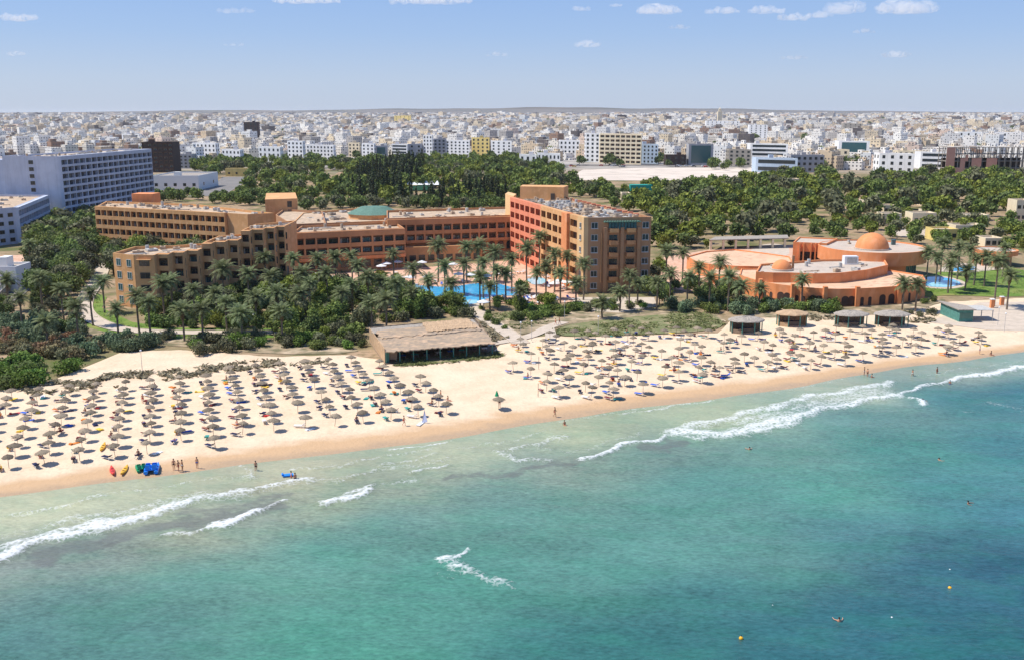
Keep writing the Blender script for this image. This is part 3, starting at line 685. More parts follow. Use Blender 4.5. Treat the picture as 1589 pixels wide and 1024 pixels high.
o2 = V3(G(784, 303, zt + .8)); mb.prism(ccw([(o2.x, o2.y), (Bf.x + nl.x * 0, Bf.y - .003), (Bf.x + 1, Bf.y + 9), (o2.x + 1, o2.y + 9)]), 0, zt + 1.2); mb.build('end_tower', t)
clutter(t, poly, zt, 150, 3, 1.6)
o3 = lerp(Bf, Cb, .12); sp_ = [(o3.x, o3.y - 1), (o3.x + 15, o3.y - 5), (o3.x + 17, o3.y + 4), (o3.x + 1, o3.y + 7)]
mb = MB().mat(M['ochre']); mb.prism(ccw(sp_), zt, zt + 4.6); mb.mat(M['frame']).box(o3.x + 10.5, o3.y - 4.5, zt, o3.x + 11.9, o3.y - 3.6, zt + 2.4); mb.build('stair_house', t)
rb = 0
for k in range(14):
    p = lerp(C_, Cb, .08 + k * .06); mb = MB().mat(M['red']); mb.box(-1.2, -.5, 0, .2, .5, .45); mb.build('roof_unit', t, loc=(p.x - 1.5, p.y, zt + .8))
# --- long middle-back wing
zd = 14.2
D0 = V3(G(600, 339.5, zd + .8)); D1 = V3(G(797, 334, zd + .8)); D0b = V3(G(600, 327, zd + .8)); D1b = V3(G(800, 321, zd + .8))
t = empty('hotel_wing', label='long terracotta hotel wing joining the orange block, arches at its foot', cat='hotel')
poly = body(t, [D0, D1, D1b, D0b], zd, M['terra'], M['roof_sand'])
facade(t, D0, D1, 6.4, 2, 3.3, 14, M['terra'], 1.3, win=(2.3, 2.0), wk='c', top=1.6, pier=.6)
o, dx, dy, L = fr(D0, D1); Fm = (o, dx, dy)
mb = MB().mat(M['ochre']); mb.box(0, -4.0, 3.6, L * .72, -1.303, 5.4, Fm); mb.box(0, -3.9, 0, L * .72, -3.6, 3.6, Fm); mb.build('ground_floor_canopy', t)
for k in range(14):
    cx = (k + .5) * L / 14; mb = MB().mat(M['glass']); y_ = -3.95 if k < 10 else -.3; z_ = .6 if k < 10 else 3.2
    mb.box(cx - 1.1, y_ - .03, z_, cx + 1.1, y_, z_ + 2.0, Fm)
    if k >= 10:
        pts = [(cx + 1.1 * math.cos(a), y_ - .03, z_ + 2.0 + .8 * math.sin(a)) for a in np.linspace(0, math.pi, 9)]
        mb.face([o + dx * p[0] + dy * p[1] + Vector((0, 0, p[2])) for p in pts])
    mb.build('arched_opening' if k >= 10 else 'window', t)
clutter(t, poly, zd, 26, 5, 1.2)
# --- middle front wing
zc = 12.4
C0 = V3(G(453, 361.5, zc + .8)); C1 = V3(G(627, 354, zc + .8)); C0b = V3(G(468, 351, zc + .8)); C1b = V3(G(612, 344, zc + .8))
t = empty('hotel_wing', label='middle terracotta hotel wing with two rows of dark windows above the terrace', cat='hotel')
poly = body(t, [C0, C1, C1b, C0b], zc, M['terra'], M['roof_sand'])
facade(t, C0, C1, 5.0, 2, 3.3, 10, M['terra'], 1.3, win=(2.9, 2.1), wk='c', top=1.5, pier=.6)
o, dx, dy, L = fr(C0, C1)
windows(t, C0 - dy * .05, C1 - dy * .05, 0, 1, 3, 10, (2.6, 2.2), 'g', zoff=1.2)
mb = MB().mat(M['orange']); mb.box(0, -1.6, 3.9, L, -.003, 4.9, (o, dx, dy)); mb.build('canopy_band', t)
mb = MB().mat(M['brown']); mb.box(-4, -.5, 0, -.003, 5, zc - 1.2, (o, dx, dy)); mb.build('end_wall', t)
clutter(t, poly, zc, 22, 6, 1.1)
# --- lobby block with green roof
t = empty('hotel_lobby', label='low sand roofed lobby block with a green shallow hip roof on top', cat='hotel')
zl = 12.0
poly = body(t, GP([(452, 350), (606, 344), (604, 327), (560, 324), (470, 332)], zl), zl - .5, M['ochre'], M['roof_sand'])
clutter(t, poly, zl - .5, 30, 8, 1.4)
c0 = G(581, 336, zl); mb = MB().mat(M['green_roof']); rr = 9.8
e_ = [(c0.x + rr * math.cos(k * math.pi / 6) * 1.05, c0.y + rr * math.sin(k * math.pi / 6)) for k in range(12)]; i_ = [(c0.x + rr * .38 * math.cos(k * math.pi / 6) * 1.3, c0.y + rr * .3 * math.sin(k * math.pi / 6)) for k in range(12)]
for k in range(12): mb.face([(*e_[k], zl + 1.2), (*e_[(k + 1) % 12], zl + 1.2), (*i_[(k + 1) % 12], zl + 3.7), (*i_[k], zl + 3.7)])
mb.face([(*p, zl + 3.7) for p in i_]); mb.mat(M['ochre']).prism([(c0.x + (p[0] - c0.x) * .95, c0.y + (p[1] - c0.y) * .95) for p in e_], zl - .5, zl + 1.2, top=False); mb.build('hip_roof', t)
# --- stair block left of the lobby
t = empty('hotel_stair_block', label='ochre stair tower above a shaded mauve brown wall between the wings', cat='hotel')
p0 = GP([(428, 337), (452, 352), (506, 350), (500, 331), (440, 328)], 12.0); poly = body(t, [(p.x, p.y) for p in p0], 12, M['brown'], M['roof_sand'])  # brown body, the wall's shade is put into its colour
P0, P1 = V3(p0[1]), V3(p0[2]); windows(t, P0, P1, 6.2, 2, 3, 3, (1.2, 1.5), 'g')
s0 = GP([(412, 326), (462, 324), (459, 314), (414, 315)], 13)
mb = MB().mat(M['ochre']); mb.prism(ccw([(p.x, p.y) for p in s0]), 0, 17.0); mb.build('stair_tower', t)
a_, b2 = V3(s0[0]), V3(s0[1]); windows(t, lerp(a_, b2, .5), b2, 13, 1, 3, 1, (1.8, 2.4), 'g', zoff=.6)
# --- stepped left front wing
cols_ = [207, 239, 264, 287, 309, 330, 351, 371, 389, 410, 427, 443]; ry = [396.5, 396, 391.5, 385.5, 377, 372, 368, 355, 352, 349, 347.5]
t = empty('hotel_stepped_wing', label='stepped ochre hotel wing with deep shaded balconies behind the tall palms', cat='hotel')
secs = [(0, 4, 14.0, 4), (4, 7, 15.4, 4), (7, 11, 17.6, 5)]
prevx = None; xs_, Ys_ = [], []
for i, px in enumerate(cols_[:-1]):
    hz = 14.0 if i < 4 else 15.4 if i < 7 else 17.6
    Yi = G(0, 396.3, 14.0).y + 3.6 * i; py_ = 512 + FPX * math.tan(math.atan((CAMH - hz) / Yi) - PITCH); x0 = G(px, py_, hz).x if prevx is None else prevx; x1 = G(cols_[i + 1], py_, hz).x
    xs_.append((x0, x1)); Ys_.append(Yi); prevx = x1
for (a, b_, hz, nf) in secs:
    fp = []
    for i in range(a, b_): fp += [(xs_[i][0], Ys_[i]), (xs_[i][1], Ys_[i])]
    if a == 0:
        lc = G(175, 393, 14.0); fp = [(lc.x, lc.y)] + fp; bk = [(xs_[b_ - 1][1], Ys_[b_ - 1] + 15), (xs_[0][0] + 4, Ys_[0] + 19), (lc.x + 1, lc.y + 13)]
    else: bk = [(xs_[b_ - 1][1], Ys_[b_ - 1] + 15), (xs_[a][0], Ys_[a] + 15)]
    eps = .01 if a else 0
    fp = [(p[0] + (eps if k == 0 else 0), p[1]) for k, p in enumerate(fp)]
    poly = body(t, fp + bk, hz - .8, M['ochre'], M['roof_sand'])
    clutter(t, poly, hz - .8, 16, 20 + a, 1.5)
    for i in range(a, b_):
        P0, P1 = Vector((xs_[i][0], Ys_[i], 0)), Vector((xs_[i][1], Ys_[i], 0)); fh = (hz - .8) / nf
        if i == 0:
            windows(t, P0, P1, 0, nf, fh, 1, (2.6, 1.6), 'g', zoff=1.2)
            mb = MB().mat(M['ochre']); mb.box(P0.x + .8, Ys_[0] - .8, hz - 1.3, P1.x - .8, Ys_[0] - .01, hz - 1.1); mb.build('canopy', t)
        else: facade(t, P0 + Vector((.02, 0, 0)), P1 - Vector((.02, 0, 0)), 0, nf, fh, 1, M['ochre'], 1.5, win=(2.9, 2.0), wk='g', top=.7, pier=.5)
lc = G(175, 393, 14.0); P0, P1 = V3(lc), Vector((xs_[0][0], Ys_[0], 0))
windows(t, P0, P1, 0, 4, 3.3, 2, (1.7, 1.9), 't', zoff=.9)
# --- back left wing
zb = 15.6
B0 = V3(G(151, 320.5, zb + .8)); B1 = V3(G(352, 331, zb + .8)); Bd = (B1 - B0).normalized(); B2 = V3(G(384, 333, zb + .8))
t = empty('hotel_wing', label='sunlit ochre back wing with rows of balconies nearest the blue white hotel', cat='hotel')
B3 = V3(G(425, 331, zb + .8)); B4 = V3(G(300, 317, zb + .8)); B5 = V3(G(165, 312.5, zb + .8))
poly = body(t, [B0, B1, B2, B3, B4, B5], zb, M['ochre'], M['roof_sand'])
facade(t, B0, B1, 2.2, 4, 3.35, 21, M['ochre'], 1.3, win=(2.2, 2.0), wk='c', top=.9, pier=.4, back='recess_shade')
clutter(t, poly, zb, 46, 9, 1.2)
s0 = GP([(207, 313), (240, 315), (240, 309), (210, 308)], zb); pass
mb = MB().mat(M['orange']); c0 = G(222, 316.5, zb); mb.prism([(c0.x - 4.2, c0.y), (c0.x + 4.2, c0.y - 1), (c0.x + 4.8, c0.y + 6), (c0.x - 3.6, c0.y + 7)], zb, zb + 3.8); mb.build('stair_house', t)
# --- white hotel
zw = 30.2
W0 = V3(G(89, 243, zw + .8)); W1 = V3(G(230.5, 231.5, zw + .8)); W2 = V3(G(3, 242.5, zw + .8))
t = empty('white_hotel', label='tall white slab hotel in blue shade with a grid of dark balconies', cat='hotel')
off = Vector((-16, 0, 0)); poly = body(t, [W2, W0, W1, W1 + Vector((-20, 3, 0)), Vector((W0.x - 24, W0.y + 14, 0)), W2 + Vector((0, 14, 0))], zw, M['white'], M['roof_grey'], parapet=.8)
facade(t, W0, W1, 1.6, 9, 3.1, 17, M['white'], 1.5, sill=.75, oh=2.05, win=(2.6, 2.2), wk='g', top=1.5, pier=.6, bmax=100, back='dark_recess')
o, dx, dy, L = fr(W0, W1); Fm = (o, dx, dy); mb = MB().mat(M['glass'])
for f in range(0, 3):
    for k in range(17): mb.box(L / 17 * (k + .5) - .95, -.12, 1.6 + 3.1 * f + .25, L / 17 * (k + .5) + .95, -.07, 1.6 + 3.1 * f + 2.2, Fm)
mb.build('lower_windows', t, kind='stuff')
windows(t, lerp(W2, W0, .44), lerp(W2, W0, .58), 0, 9, 3.1, 1, (2.2, 1.7), 'g', zoff=2.6)
mb = MB().mat(M['white']); mb.box(W2.x - 16, W2.y + 3, 0, W2.x - .01, W2.y + 12, zw - 1); mb.build('side_bay', t)
clutter(t, poly, zw, 40, 11, 1.6)
# --- lower white hotel wing
zs = 13.4
S0 = V3(G(22, 322, zs + .8)); S1 = V3(G(70, 303, zs + .8)); S2 = V3(G(-40, 327, zs + .8)); S1.y = min(S1.y, W0.y - 4)
t = empty('white_hotel_annex', label='lower four storey white annex with pale flat roof at the left edge', cat='hotel')
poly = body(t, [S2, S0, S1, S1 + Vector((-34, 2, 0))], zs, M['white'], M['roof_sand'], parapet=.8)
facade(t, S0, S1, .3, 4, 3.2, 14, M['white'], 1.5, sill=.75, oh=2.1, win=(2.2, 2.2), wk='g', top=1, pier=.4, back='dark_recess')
windows(t, S2, S0, 0, 4, 3.2, 4, (2, 1.5), 'g')
clutter(t, poly, zs, 20, 12, 1.3)
# --- generic block from the photo's box
def block(x0, x1, yt, ybs, mat, floors, bays, label, depth=14, style='w', name='apartment_block', win=None, cat='building', skipodd=False, top=None, roof='roof_grey', side=True, skew=.0):
    a, b_ = G(x0, ybs), G(x1, ybs); Y = a.y; h = Zat(yt, Y); t = empty(name, label=label, cat=cat)
    P0, P1 = Vector((a.x, Y, 0)), Vector((b_.x, Y, 0)); P1.y -= skew * (P1.x - P0.x); poly = body(t, [P0, P1, P1 + Vector((0, depth, 0)), P0 + Vector((0, depth, 0))], h - .7, M[mat], M[roof], parapet=.7)
    fh = (h - .7) / floors; W = P1.x - P0.x; bw = W / bays
    if style == 'w':
        ww = win or (min(bw * .5, 2.4), fh * .5); windows(t, P0, P1, 0, floors, fh, bays, ww, 'g', zoff=fh * .3)
        if side: windows(t, P1, P1 + Vector((0, depth, 0)), 0, floors, fh, 2, ww, 'g', zoff=fh * .3); windows(t, P0 + Vector((0, depth, 0)), P0, 0, floors, fh, 2, ww, 'g', zoff=fh * .3)
    elif style == 'band':
        for f in range(floors):
            mb = MB().mat(M['glass']); o_, dx_, dy_, L_ = fr(P0, P1); mb.box(L_ * .06, -.15, f * fh + fh * .35, L_ * .94, -.02, f * fh + fh * .85, (o_, dx_, dy_)); mb.build('window_band', t)
    elif style == 'balc':
        facade(t, P0, P1, 0, floors, fh, bays, M[mat], 1.3, sill=fh * .3, oh=fh * .55, pier=bw * .3, win=(bw * .55, fh * .6), wk='g', top=.5)
    elif style == 'glass':
        mb = MB().mat(M['glass_teal']); o_, dx_, dy_, L_ = fr(P0, P1); mb.box(L_ * .1, -.2, fh * .6, L_ * .9, -.02, h - 1.5, (o_, dx_, dy_)); mb.build('curtain_wall', t)
    r = random.Random(int(x0)); 
    if name == 'bungalow': return t
    mb = MB().mat(M[mat]); sx_ = P0.x + W * r.uniform(.15, .6); mb.box(sx_, Y + 3, h - .7, sx_ + min(4, W * .3), Y + 7, h + 2.2); mb.build('stair_house', t)
    if top: mb = MB().mat(M[top]); mb.box(P0.x + W * .2, Y + 1, h + .0, P1.x - W * .2, Y + 8, h + 3); mb.build('penthouse', t)
    return t
# ---------------------------------------------------------------- notable town buildings
t = block(236, 309, 273, 296, 'white2', 1, 5, 'low white house with wide brown flat roof behind the back hotel wing', depth=44, win=(2, 2), name='villa', cat='house', roof='reed_grey')
t = block(224, 271, 221, 268, 'dark_brown', 7, 6, 'unfinished dark brown block beside the tall white hotel', style='balc', depth=18)
blocks = [
 (272, 300, 240, 262, 'city_grey', 4, 4, 'grey flat roofed block right of the dark brown block', 'w'),
 (300, 345, 222, 250, 'city_white', 4, 6, 'wide white block with blue tinge behind the dark brown block', 'w'),
 (345, 380, 232, 255, 'city_white', 3, 5, 'low white block left of the park edge', 'w'),
 (380, 402, 190, 222, 'dark_brown', 5, 3, 'dark glazed block standing tall among pale houses on the left', 'w'),
 (402, 442, 228, 252, 'city_white', 3, 5, 'white stepped house before the park on the left', 'w'),
 (447, 475, 219, 250, 'city_white', 5, 4, 'white tower with stair shaft at the left end of the park front', 'w'),
 (476, 524, 225, 248, 'city_white', 4, 8, 'long white apartment row with many small windows', 'w'),
 (541, 560, 222, 244, 'cream', 4, 3, 'narrow cream block beside the white apartment row', 'w'),
 (562, 583, 223, 245, 'city_white', 4, 3, 'narrow white block left of the dark glass block', 'w'),
 (584, 600, 227, 245, 'city_grey', 2, 2, 'dark glass block with a red panel', 'glass'),
 (608, 634, 224, 244, 'city_white', 4, 5, 'white office block with ribbon windows', 'band'),
 (634, 656, 224, 244, 'city_grey', 3, 2, 'plain grey blue gable block joined to the white office', 'w'),
 (657, 672, 210, 244, 'city_white', 6, 3, 'tall narrow white tower in the middle of the park front', 'w'),
 (673, 692, 216, 243, 'city_grey', 5, 3, 'grey apartment tower next to the tall narrow white tower', 'w'),
 (692, 730, 218, 243, 'city_white', 5, 6, 'white and grey apartment pair left of the yellow block', 'w'),
 (732, 760, 214, 243, 'yellow_w', 5, 4, 'yellow apartment block in the middle of the park front', 'w'),
 (762, 794, 219, 244, 'city_white', 5, 4, 'white block with dark vertical window strips right of the yellow block', 'w'),
 (806, 832, 240, 262, 'city_white', 2, 3, 'small white two storey house with stair at the park corner', 'w'),
 (834, 868, 238, 259, 'city_white', 2, 6, 'low white house with square windows beside the park corner', 'w'),
 (868, 898, 218, 246, 'city_white', 4, 5, 'white flats with brown roof behind the low white house', 'w'),
 (908, 929, 207, 252, 'city_white', 7, 3, 'tall white apartment tower left of the cream block', 'w'),
 (931, 990, 208, 254, 'cream', 7, 8, 'large cream eight storey block with balconies facing the bare lot', 'balc'),
 (991, 1018, 224, 254, 'city_blue', 5, 5, 'pale blue block stepping down beside the large cream block', 'w'),
 (1033, 1064, 241, 257, 'dark_brown', 2, 3, 'low black glass showroom with a red panel', 'w'),
 (1068, 1105, 224, 257, 'city_grey', 5, 4, 'grey office with dark teal glass front behind the bare lot', 'glass'),
 (1130, 1160, 232, 257, 'concrete', 4, 4, 'weathered concrete flats right of the grey office', 'w'),
 (1163, 1212, 223, 256, 'city_white', 5, 6, 'white office with dark blue ribbon windows near the bare lot', 'band'),
 (1172, 1226, 245, 268, 'city_blue', 2, 6, 'low pale blue white hall at the right end of the bare lot', 'band'),
 (1226, 1276, 241, 268, 'city_grey', 3, 6, 'grey lavender three storey block right of the low hall', 'w'),
 (1282, 1310, 232, 256, 'cream', 3, 3, 'cream house behind the grey lavender block', 'w'),
 (1300, 1338, 219, 250, 'city_white', 4, 4, 'white block with tall teal glass panel on the right', 'glass'),
 (1363, 1405, 238, 268, 'city_white', 3, 4, 'bright white stepped house at the edge of the right park', 'w'),
 (1392, 1425, 234, 258, 'cream', 3, 5, 'pale cream hillside flats left of the brick shell', 'w'),
 (1427, 1466, 236, 262, 'city_white', 3, 5, 'white and blue glass office left of the brick shell', 'band'),
 (1485, 1560, 205, 226, 'city_white', 3, 9, 'long pale block behind the brick shell', 'w'),
 (612, 640, 180, 198, 'yellow_w', 5, 4, 'far yellow cream tower above the middle roofs', 'w'),
 (958, 972, 179, 194, 'dark_brown', 5, 3, 'far dark tower above the cream block', 'w'),
 (810, 840, 186, 198, 'city_blue', 3, 5, 'far pale blue hall left of the tall white tower', 'w'),
 (1095, 1140, 188, 206, 'city_white', 5, 8, 'far white apartment group below the minaret', 'w'),
 (1162, 1186, 194, 215, 'city_white', 6, 4, 'far white tower with red stripe on the right', 'w'),
 (1308, 1332, 192, 208, 'concrete', 4, 4, 'far dark grey block on the right', 'w'),
 (155, 190, 213, 226, 'city_white', 3, 6, 'far white ribbon block just above the white hotel roof', 'w'),
 (190, 226, 208, 224, 'city_white', 3, 5, 'far pale block touching the dark brown block', 'w'),
]
CITYX = []
for (x0, x1, yt, ybs, mat, fl, by, lab, st) in blocks:
    tt = block(x0, x1, yt, ybs, mat, fl, by, lab, style=st, side=(ybs > 240), skew=(.7 if mat not in ('city_grey', 'dark_brown') else .12))
    CITYX.append((G(x0, ybs), G(x1, ybs)))
    if 'red panel' in lab:
        a = G((x0 + x1) / 2 - 4, ybs); mb = MB().mat(M['sign_red']); mb.box(a.x, a.y - .5, 1.5, a.x + 6, a.y - .25, 8 if x0 < 700 else 9); mb.build('red_panel', tt)
# minaret
a = G(1116.5, 200); t = empty('minaret', label='slim square minaret rising above the roofs below the horizon', cat='minaret')
s_ = a.y / FPX; hz = Zat(167, a.y); mb = MB().mat(M['cream']); mb.box(a.x - 3.2 * s_, a.y, 0, a.x + 3.2 * s_, a.y + 6 * s_, hz * .8); mb.build('shaft', t)
mb = MB().mat(M['cream']); mb.box(a.x - 1.8 * s_, a.y + 1.5 * s_, hz * .8, a.x + 1.8 * s_, a.y + 4.5 * s_, hz * .93); mb.cyl((a.x, a.y + 3 * s_), 1.6 * s_, .1, hz * .93, hz, 8); mb.build('lantern', t)
# brick shell
a, b_ = G(1466, 272), G(1592, 274); Y = a.y; h = Zat(229, Y); t = empty('brick_shell_building', label='unfinished red brick building with open concrete frame at the right edge', cat='building')
W = b_.x - a.x; mb = MB().mat(M['concrete']); nf = 4; fh = h / nf
for f in range(nf + 1): mb.box(a.x, Y, f * fh - .3, b_.x + 10, Y + 16, f * fh)
for k in range(15):
    x = a.x + (W + 9) * k / 14
    for f in range(nf):
        for yk in (.1, 8, 15.3): mb.box(x, Y + yk, f * fh, x + .5, Y + yk + .5, (f + 1) * fh - .3)
mb.build('concrete_frame', t); mb = MB().mat(M['dark_brown']); mb.box(a.x + 1, Y + 12, 0, b_.x + 9, Y + 12.3, h * .6); mb.build('inner_wall', t)
for (u0, u1, z0, z1) in [(0, .12, 0, 1), (.12, .2, 0, .28), (.2, .27, 0, .62), (.27, .36, 0, .25), (.36, .5, 0, .62), (.5, .57, 0, .2), (.57, .72, 0, .62), (0.27, .31, .5, .74)]:
    mb = MB().mat(M['brick']); mb.box(a.x + u0 * W + .01, Y - .15, z0 * h, a.x + u1 * W - .01, Y - .01, z1 * h - .35 if z1 < 1 else h - .31); mb.build('brick_infill', t)
# --- domed round building
t = empty('domed_building', label='round orange building with an orange dome on its pale disc roof', cat='building')
Cc = G(1353, 383.5, 9.0); rc = 16.3 * 1.0; rc = 80.5 * Cc.y / FPX
def ring(mb, c, r, z0, z1, a0=0, a1=360, n=72, flip=False):
    for k in range(n):
        t0, t1 = R(a0 + (a1 - a0) * k / n), R(a0 + (a1 - a0) * (k + 1) / n)
        p = [(c.x + r * math.cos(t0), c.y + r * math.sin(t0), z0), (c.x + r * math.cos(t1), c.y + r * math.sin(t1), z0), (c.x + r * math.cos(t1), c.y + r * math.sin(t1), z1), (c.x + r * math.cos(t0), c.y + r * math.sin(t0), z1)]
        mb.face(p[::-1] if flip else p)
def disc(mb, c, r0, r1, z, n=72):
    for k in range(n):
        t0, t1 = R(360 * k / n), R(360 * (k + 1) / n)
        mb.face([(c.x + r * math.cos(a), c.y + r * math.sin(a), z) for r, a in ((r0, t0), (r1, t0), (r1, t1), (r0, t1))])
mb = MB().mat(M['orange']); ring(mb, Cc, rc, 5.2, 9.3); disc(mb, Cc, rc - .4, rc, 9.3); ring(mb, Cc, rc - .4, 8.9, 9.3, flip=True); disc(mb, Cc, rc - 3, rc, 5.2); mb.build('fascia_ring', t)
mb = MB().mat(M['roof_grey']); disc(mb, Cc, 0.01, rc - .4, 8.9); mb.build('roof', t)
mb = MB().mat(M['orange']); ring(mb, Cc, rc - 3, 0, 5.2, 225, 300, 24); mb.build('wall', t)
for k in range(26):
    a0 = -60 + k * 11; 
    if 225 < (a0 % 360) < 298: continue
    mb = MB().mat(M['glass_teal']); ring(mb, Cc, rc - 3.2, .2, 5.1, a0, a0 + 9.5, 4); mb.build('glass_panel', t)
    mb = MB().mat(M['green_roof']); tx = R(a0 + 10.2); mb.cyl((Cc.x + (rc - 3) * math.cos(tx), Cc.y + (rc - 3) * math.sin(tx)), .22, .22, 0, 5.2, 8, False); mb.build('column', t)
def dome(c, r, z, mat, root, name='dome', squash=.98, base=True):
    mb = MB().mat(mat); n, mm = 32, 10
    for i in range(mm):
        p0, p1 = math.pi / 2 * i / mm, math.pi / 2 * (i + 1) / mm
        for k in range(n):
            a0, a1 = 6.28318 * k / n, 6.28318 * (k + 1) / n
            P = [(c.x + r * math.cos(p) * math.cos(a), c.y + r * math.cos(p) * math.sin(a), z + r * squash * math.sin(p)) for p, a in ((p0, a0), (p0, a1), (p1, a1), (p1, a0))]
            mb.face(P if i < mm - 1 else P[:3])
    o = mb.build(name, root, smooth=True)
    if base: mb = MB().mat(M['roof_grey']); ring(mb, c, r + .35, z - .1, z + .35, n=32); disc(mb, c, r - .3, r + .35, z + .35, 32); mb.build('plinth', root)
dr_ = 25 * Cc.y / FPX; dc = G(1353, 386, 9.0); dome(dc, dr_, 8.95, M['orange'], t)
mb = MB().mat(M['glass_teal']); cc_ = G(1386, 380, 9); mb.box(cc_.x - .6, cc_.y - .5, 8.9, cc_.x + .6, cc_.y + .5, 10.6); mb.build('roof_hatch', t)
clutter(t, [(Cc.x + (rc - 1) * math.cos(a) * .95, Cc.y + (rc - 1) * math.sin(a) * .95) for a in np.linspace(.7, 2.4, 9)] + [(Cc.x + 8 * math.cos(a), Cc.y + 8 * math.sin(a)) for a in (2.3, .8)], 8.9, 8, 4, .7)
EXCL.append([(Cc.x + (rc + 1) * math.cos(a), Cc.y + (rc + 1) * math.sin(a)) for a in np.linspace(0, 6.2, 20)])
wp = GP([(1231, 376.5), (1276, 376), (1288, 384), (1300, 372), (1240, 369)], 9.5); mb = MB()
wb = [V3(p) for p in (wp[0], wp[1])]
pl = body(t, [(p.x, p.y) for p in GP([(1231, 376.5), (1283, 378.5), (1300, 371), (1240, 368.5)], 9.5)], 9.2, M['orange'], M['roof_grey'], name='entrance_wing_wall', parapet=.4)
P0, P1 = V3(G(1231, 376.5, 9.5)), V3(G(1283, 378.5, 9.5))
o, dx, dy, L = fr(P0, P1)
for u, ww in ((.3, .7), (.5, 1.5), (.62, .5), (.82, 1.2)):
    mb = MB().mat(M['glass']); mb.box(L * u - ww, -.1, 1.5, L * u + ww, -.02, 6.6, (o, dx, dy)); mb.build('tall_window', t)
    mb = MB().mat(M['orange']); mb.box(L * u - ww - .5, -.8, 0, L * u - ww - .1, -.003, 9.4, (o, dx, dy)); mb.build('fin', t)
# terraces of the domed building
t = empty('terrace_building', label='low curved orange building with sand coloured terrace roof before the dome', cat='building')
def pxpoly(pts, z): return [(p.x, p.y) for p in GP(pts, z)]
out1 = [(1147, 427.5), (1163, 433), (1180, 437.5), (1205, 442), (1230, 445), (1255, 447.5), (1280, 449), (1305, 449.5), (1330, 449), (1360, 447.5), (1395, 445), (1420, 441), (1437, 437)]
p1 = pxpoly(out1 + [(1432, 428), (1375, 419), (1230, 417), (1150, 418)], 4.6)
body(t, p1, 4.4, M['orange'], M['orange_roof'], parapet=.35)
p2 = pxpoly([(1173, 423), (1200, 424.5), (1226, 424.5), (1262, 426), (1303, 425), (1345, 420), (1378, 412.5), (1372, 402.5), (1275, 404), (1180, 411)], 7)
body(t, p2, 6.6, M['orange'], M['roof_grey'], parapet=.6, name='upper_wall')
clutter(t, p2, 6.6, 12, 31, 1.2)
ow = [V3(p) for p in GP(out1, 4.6)]
for k in range(2, 12, 2):
    p = ow[k]; mb = MB().mat(M['orange']); mb.box(-.5, -1.1, 0, .5, .3, 5.4); mb.build('buttress', t, loc=(p.x, p.y, 0))
for k in range(2, 11):
    o, dx, dy, L = fr(ow[k], ow[k + 1])
    for u in (.3, .7):
        mb = MB().mat(M['dark_brown']); w_ = 1.0 if k % 2 else .5; cx = L * u
        pts = [(cx + w_, 0), (cx + w_, 1.9)] + [(cx + w_ * math.cos(a), 1.9 + w_ * .8 * math.sin(a)) for a in np.linspace(.3, math.pi - .3, 6)] + [(cx - w_, 1.9), (cx - w_, 0)]
        mb.face([o + dx * q[0] - dy * .06 + Vector((0, 0, q[1] + .1)) for q in pts[::-1]]); mb.build('arch_opening', t)
dome(G(1213, 417, 7), 15.5 * 278 / FPX, 6.7, M['orange'], t, squash=1.0)
mb = MB().mat(M['brown']); c0 = G(1230, 416, 7); mb.box(c0.x - .3, c0.y - .3, 6.6, c0.x + .3, c0.y + .3, 10.5); mb.build('chimney', t)
mb = MB().mat(M['white_c']); c0 = G(1319, 408, 7); mb.box(c0.x - 2, c0.y - 1.2, 6.6, c0.x + 2, c0.y + 1.2, 9); mb.mat(M['ac']).box(c0.x - 1.3, c0.y - 1.3, 7, c0.x + 1.6, c0.y - 1.22, 8.7); mb.build('roof_unit', t)
t = empty('oval_pavilion', label='low oval salmon roofed pavilion left of the small orange dome', cat='building')
p3 = pxpoly([(1066, 399), (1078, 406), (1100, 411), (1140, 414), (1190, 415), (1232, 410), (1225, 399), (1190, 394), (1140, 388), (1095, 391)], 4)
body(t, p3, 3.8, M['orange'], M['orange_roof'], parapet=.4)
t = empty('lower_pavilion', label='stepped orange walls in front of the oval pavilion', cat='building')
p4 = pxpoly([(1100, 424), (1140, 432), (1172, 433), (1172, 421), (1110, 415)], 3); body(t, p4, 2.8, M['orange'], M['orange_roof'], parapet=.4)
o, dx, dy, L = fr(V3(GP([(1100, 424)], 3)[0]), V3(GP([(1172, 433)], 3)[0]))
for k in range(5): mb = MB().mat(M['dark_brown']); mb.box(L * (.1 + .18 * k), -.08, 0, L * (.1 + .18 * k) + 1.3, -.01, 2.0, (o, dx, dy)); mb.build('opening', t)
t = empty('pool_bar', label='round roofed orange bar behind the palms near the right edge', cat='building')
cb = G(1545, 388, 5); cb.z = 0; mb = MB().mat(M['orange']); ring(mb, cb, 7.0, 3.6, 5.2, n=32); disc(mb, cb, 6.2, 7.0, 5.2, 32); disc(mb, cb, 5, 7.0, 3.6, 32); mb.build('fascia_ring', t)
mb = MB().mat(M['roof_grey']); disc(mb, cb, .01, 6.3, 5.0, 32); mb.build('roof', t); mb = MB().mat(M['terra']); ring(mb, cb, 5.2, 0, 3.6, -60, 120, 16); mb.build('wall', t)
for a in range(150, 300, 30): mb = MB().mat(M['orange']); mb.cyl((cb.x + 6.3 * math.cos(R(a)), cb.y + 6.3 * math.sin(R(a))), .35, .35, 0, 3.6, 8, False); mb.build('column', t)
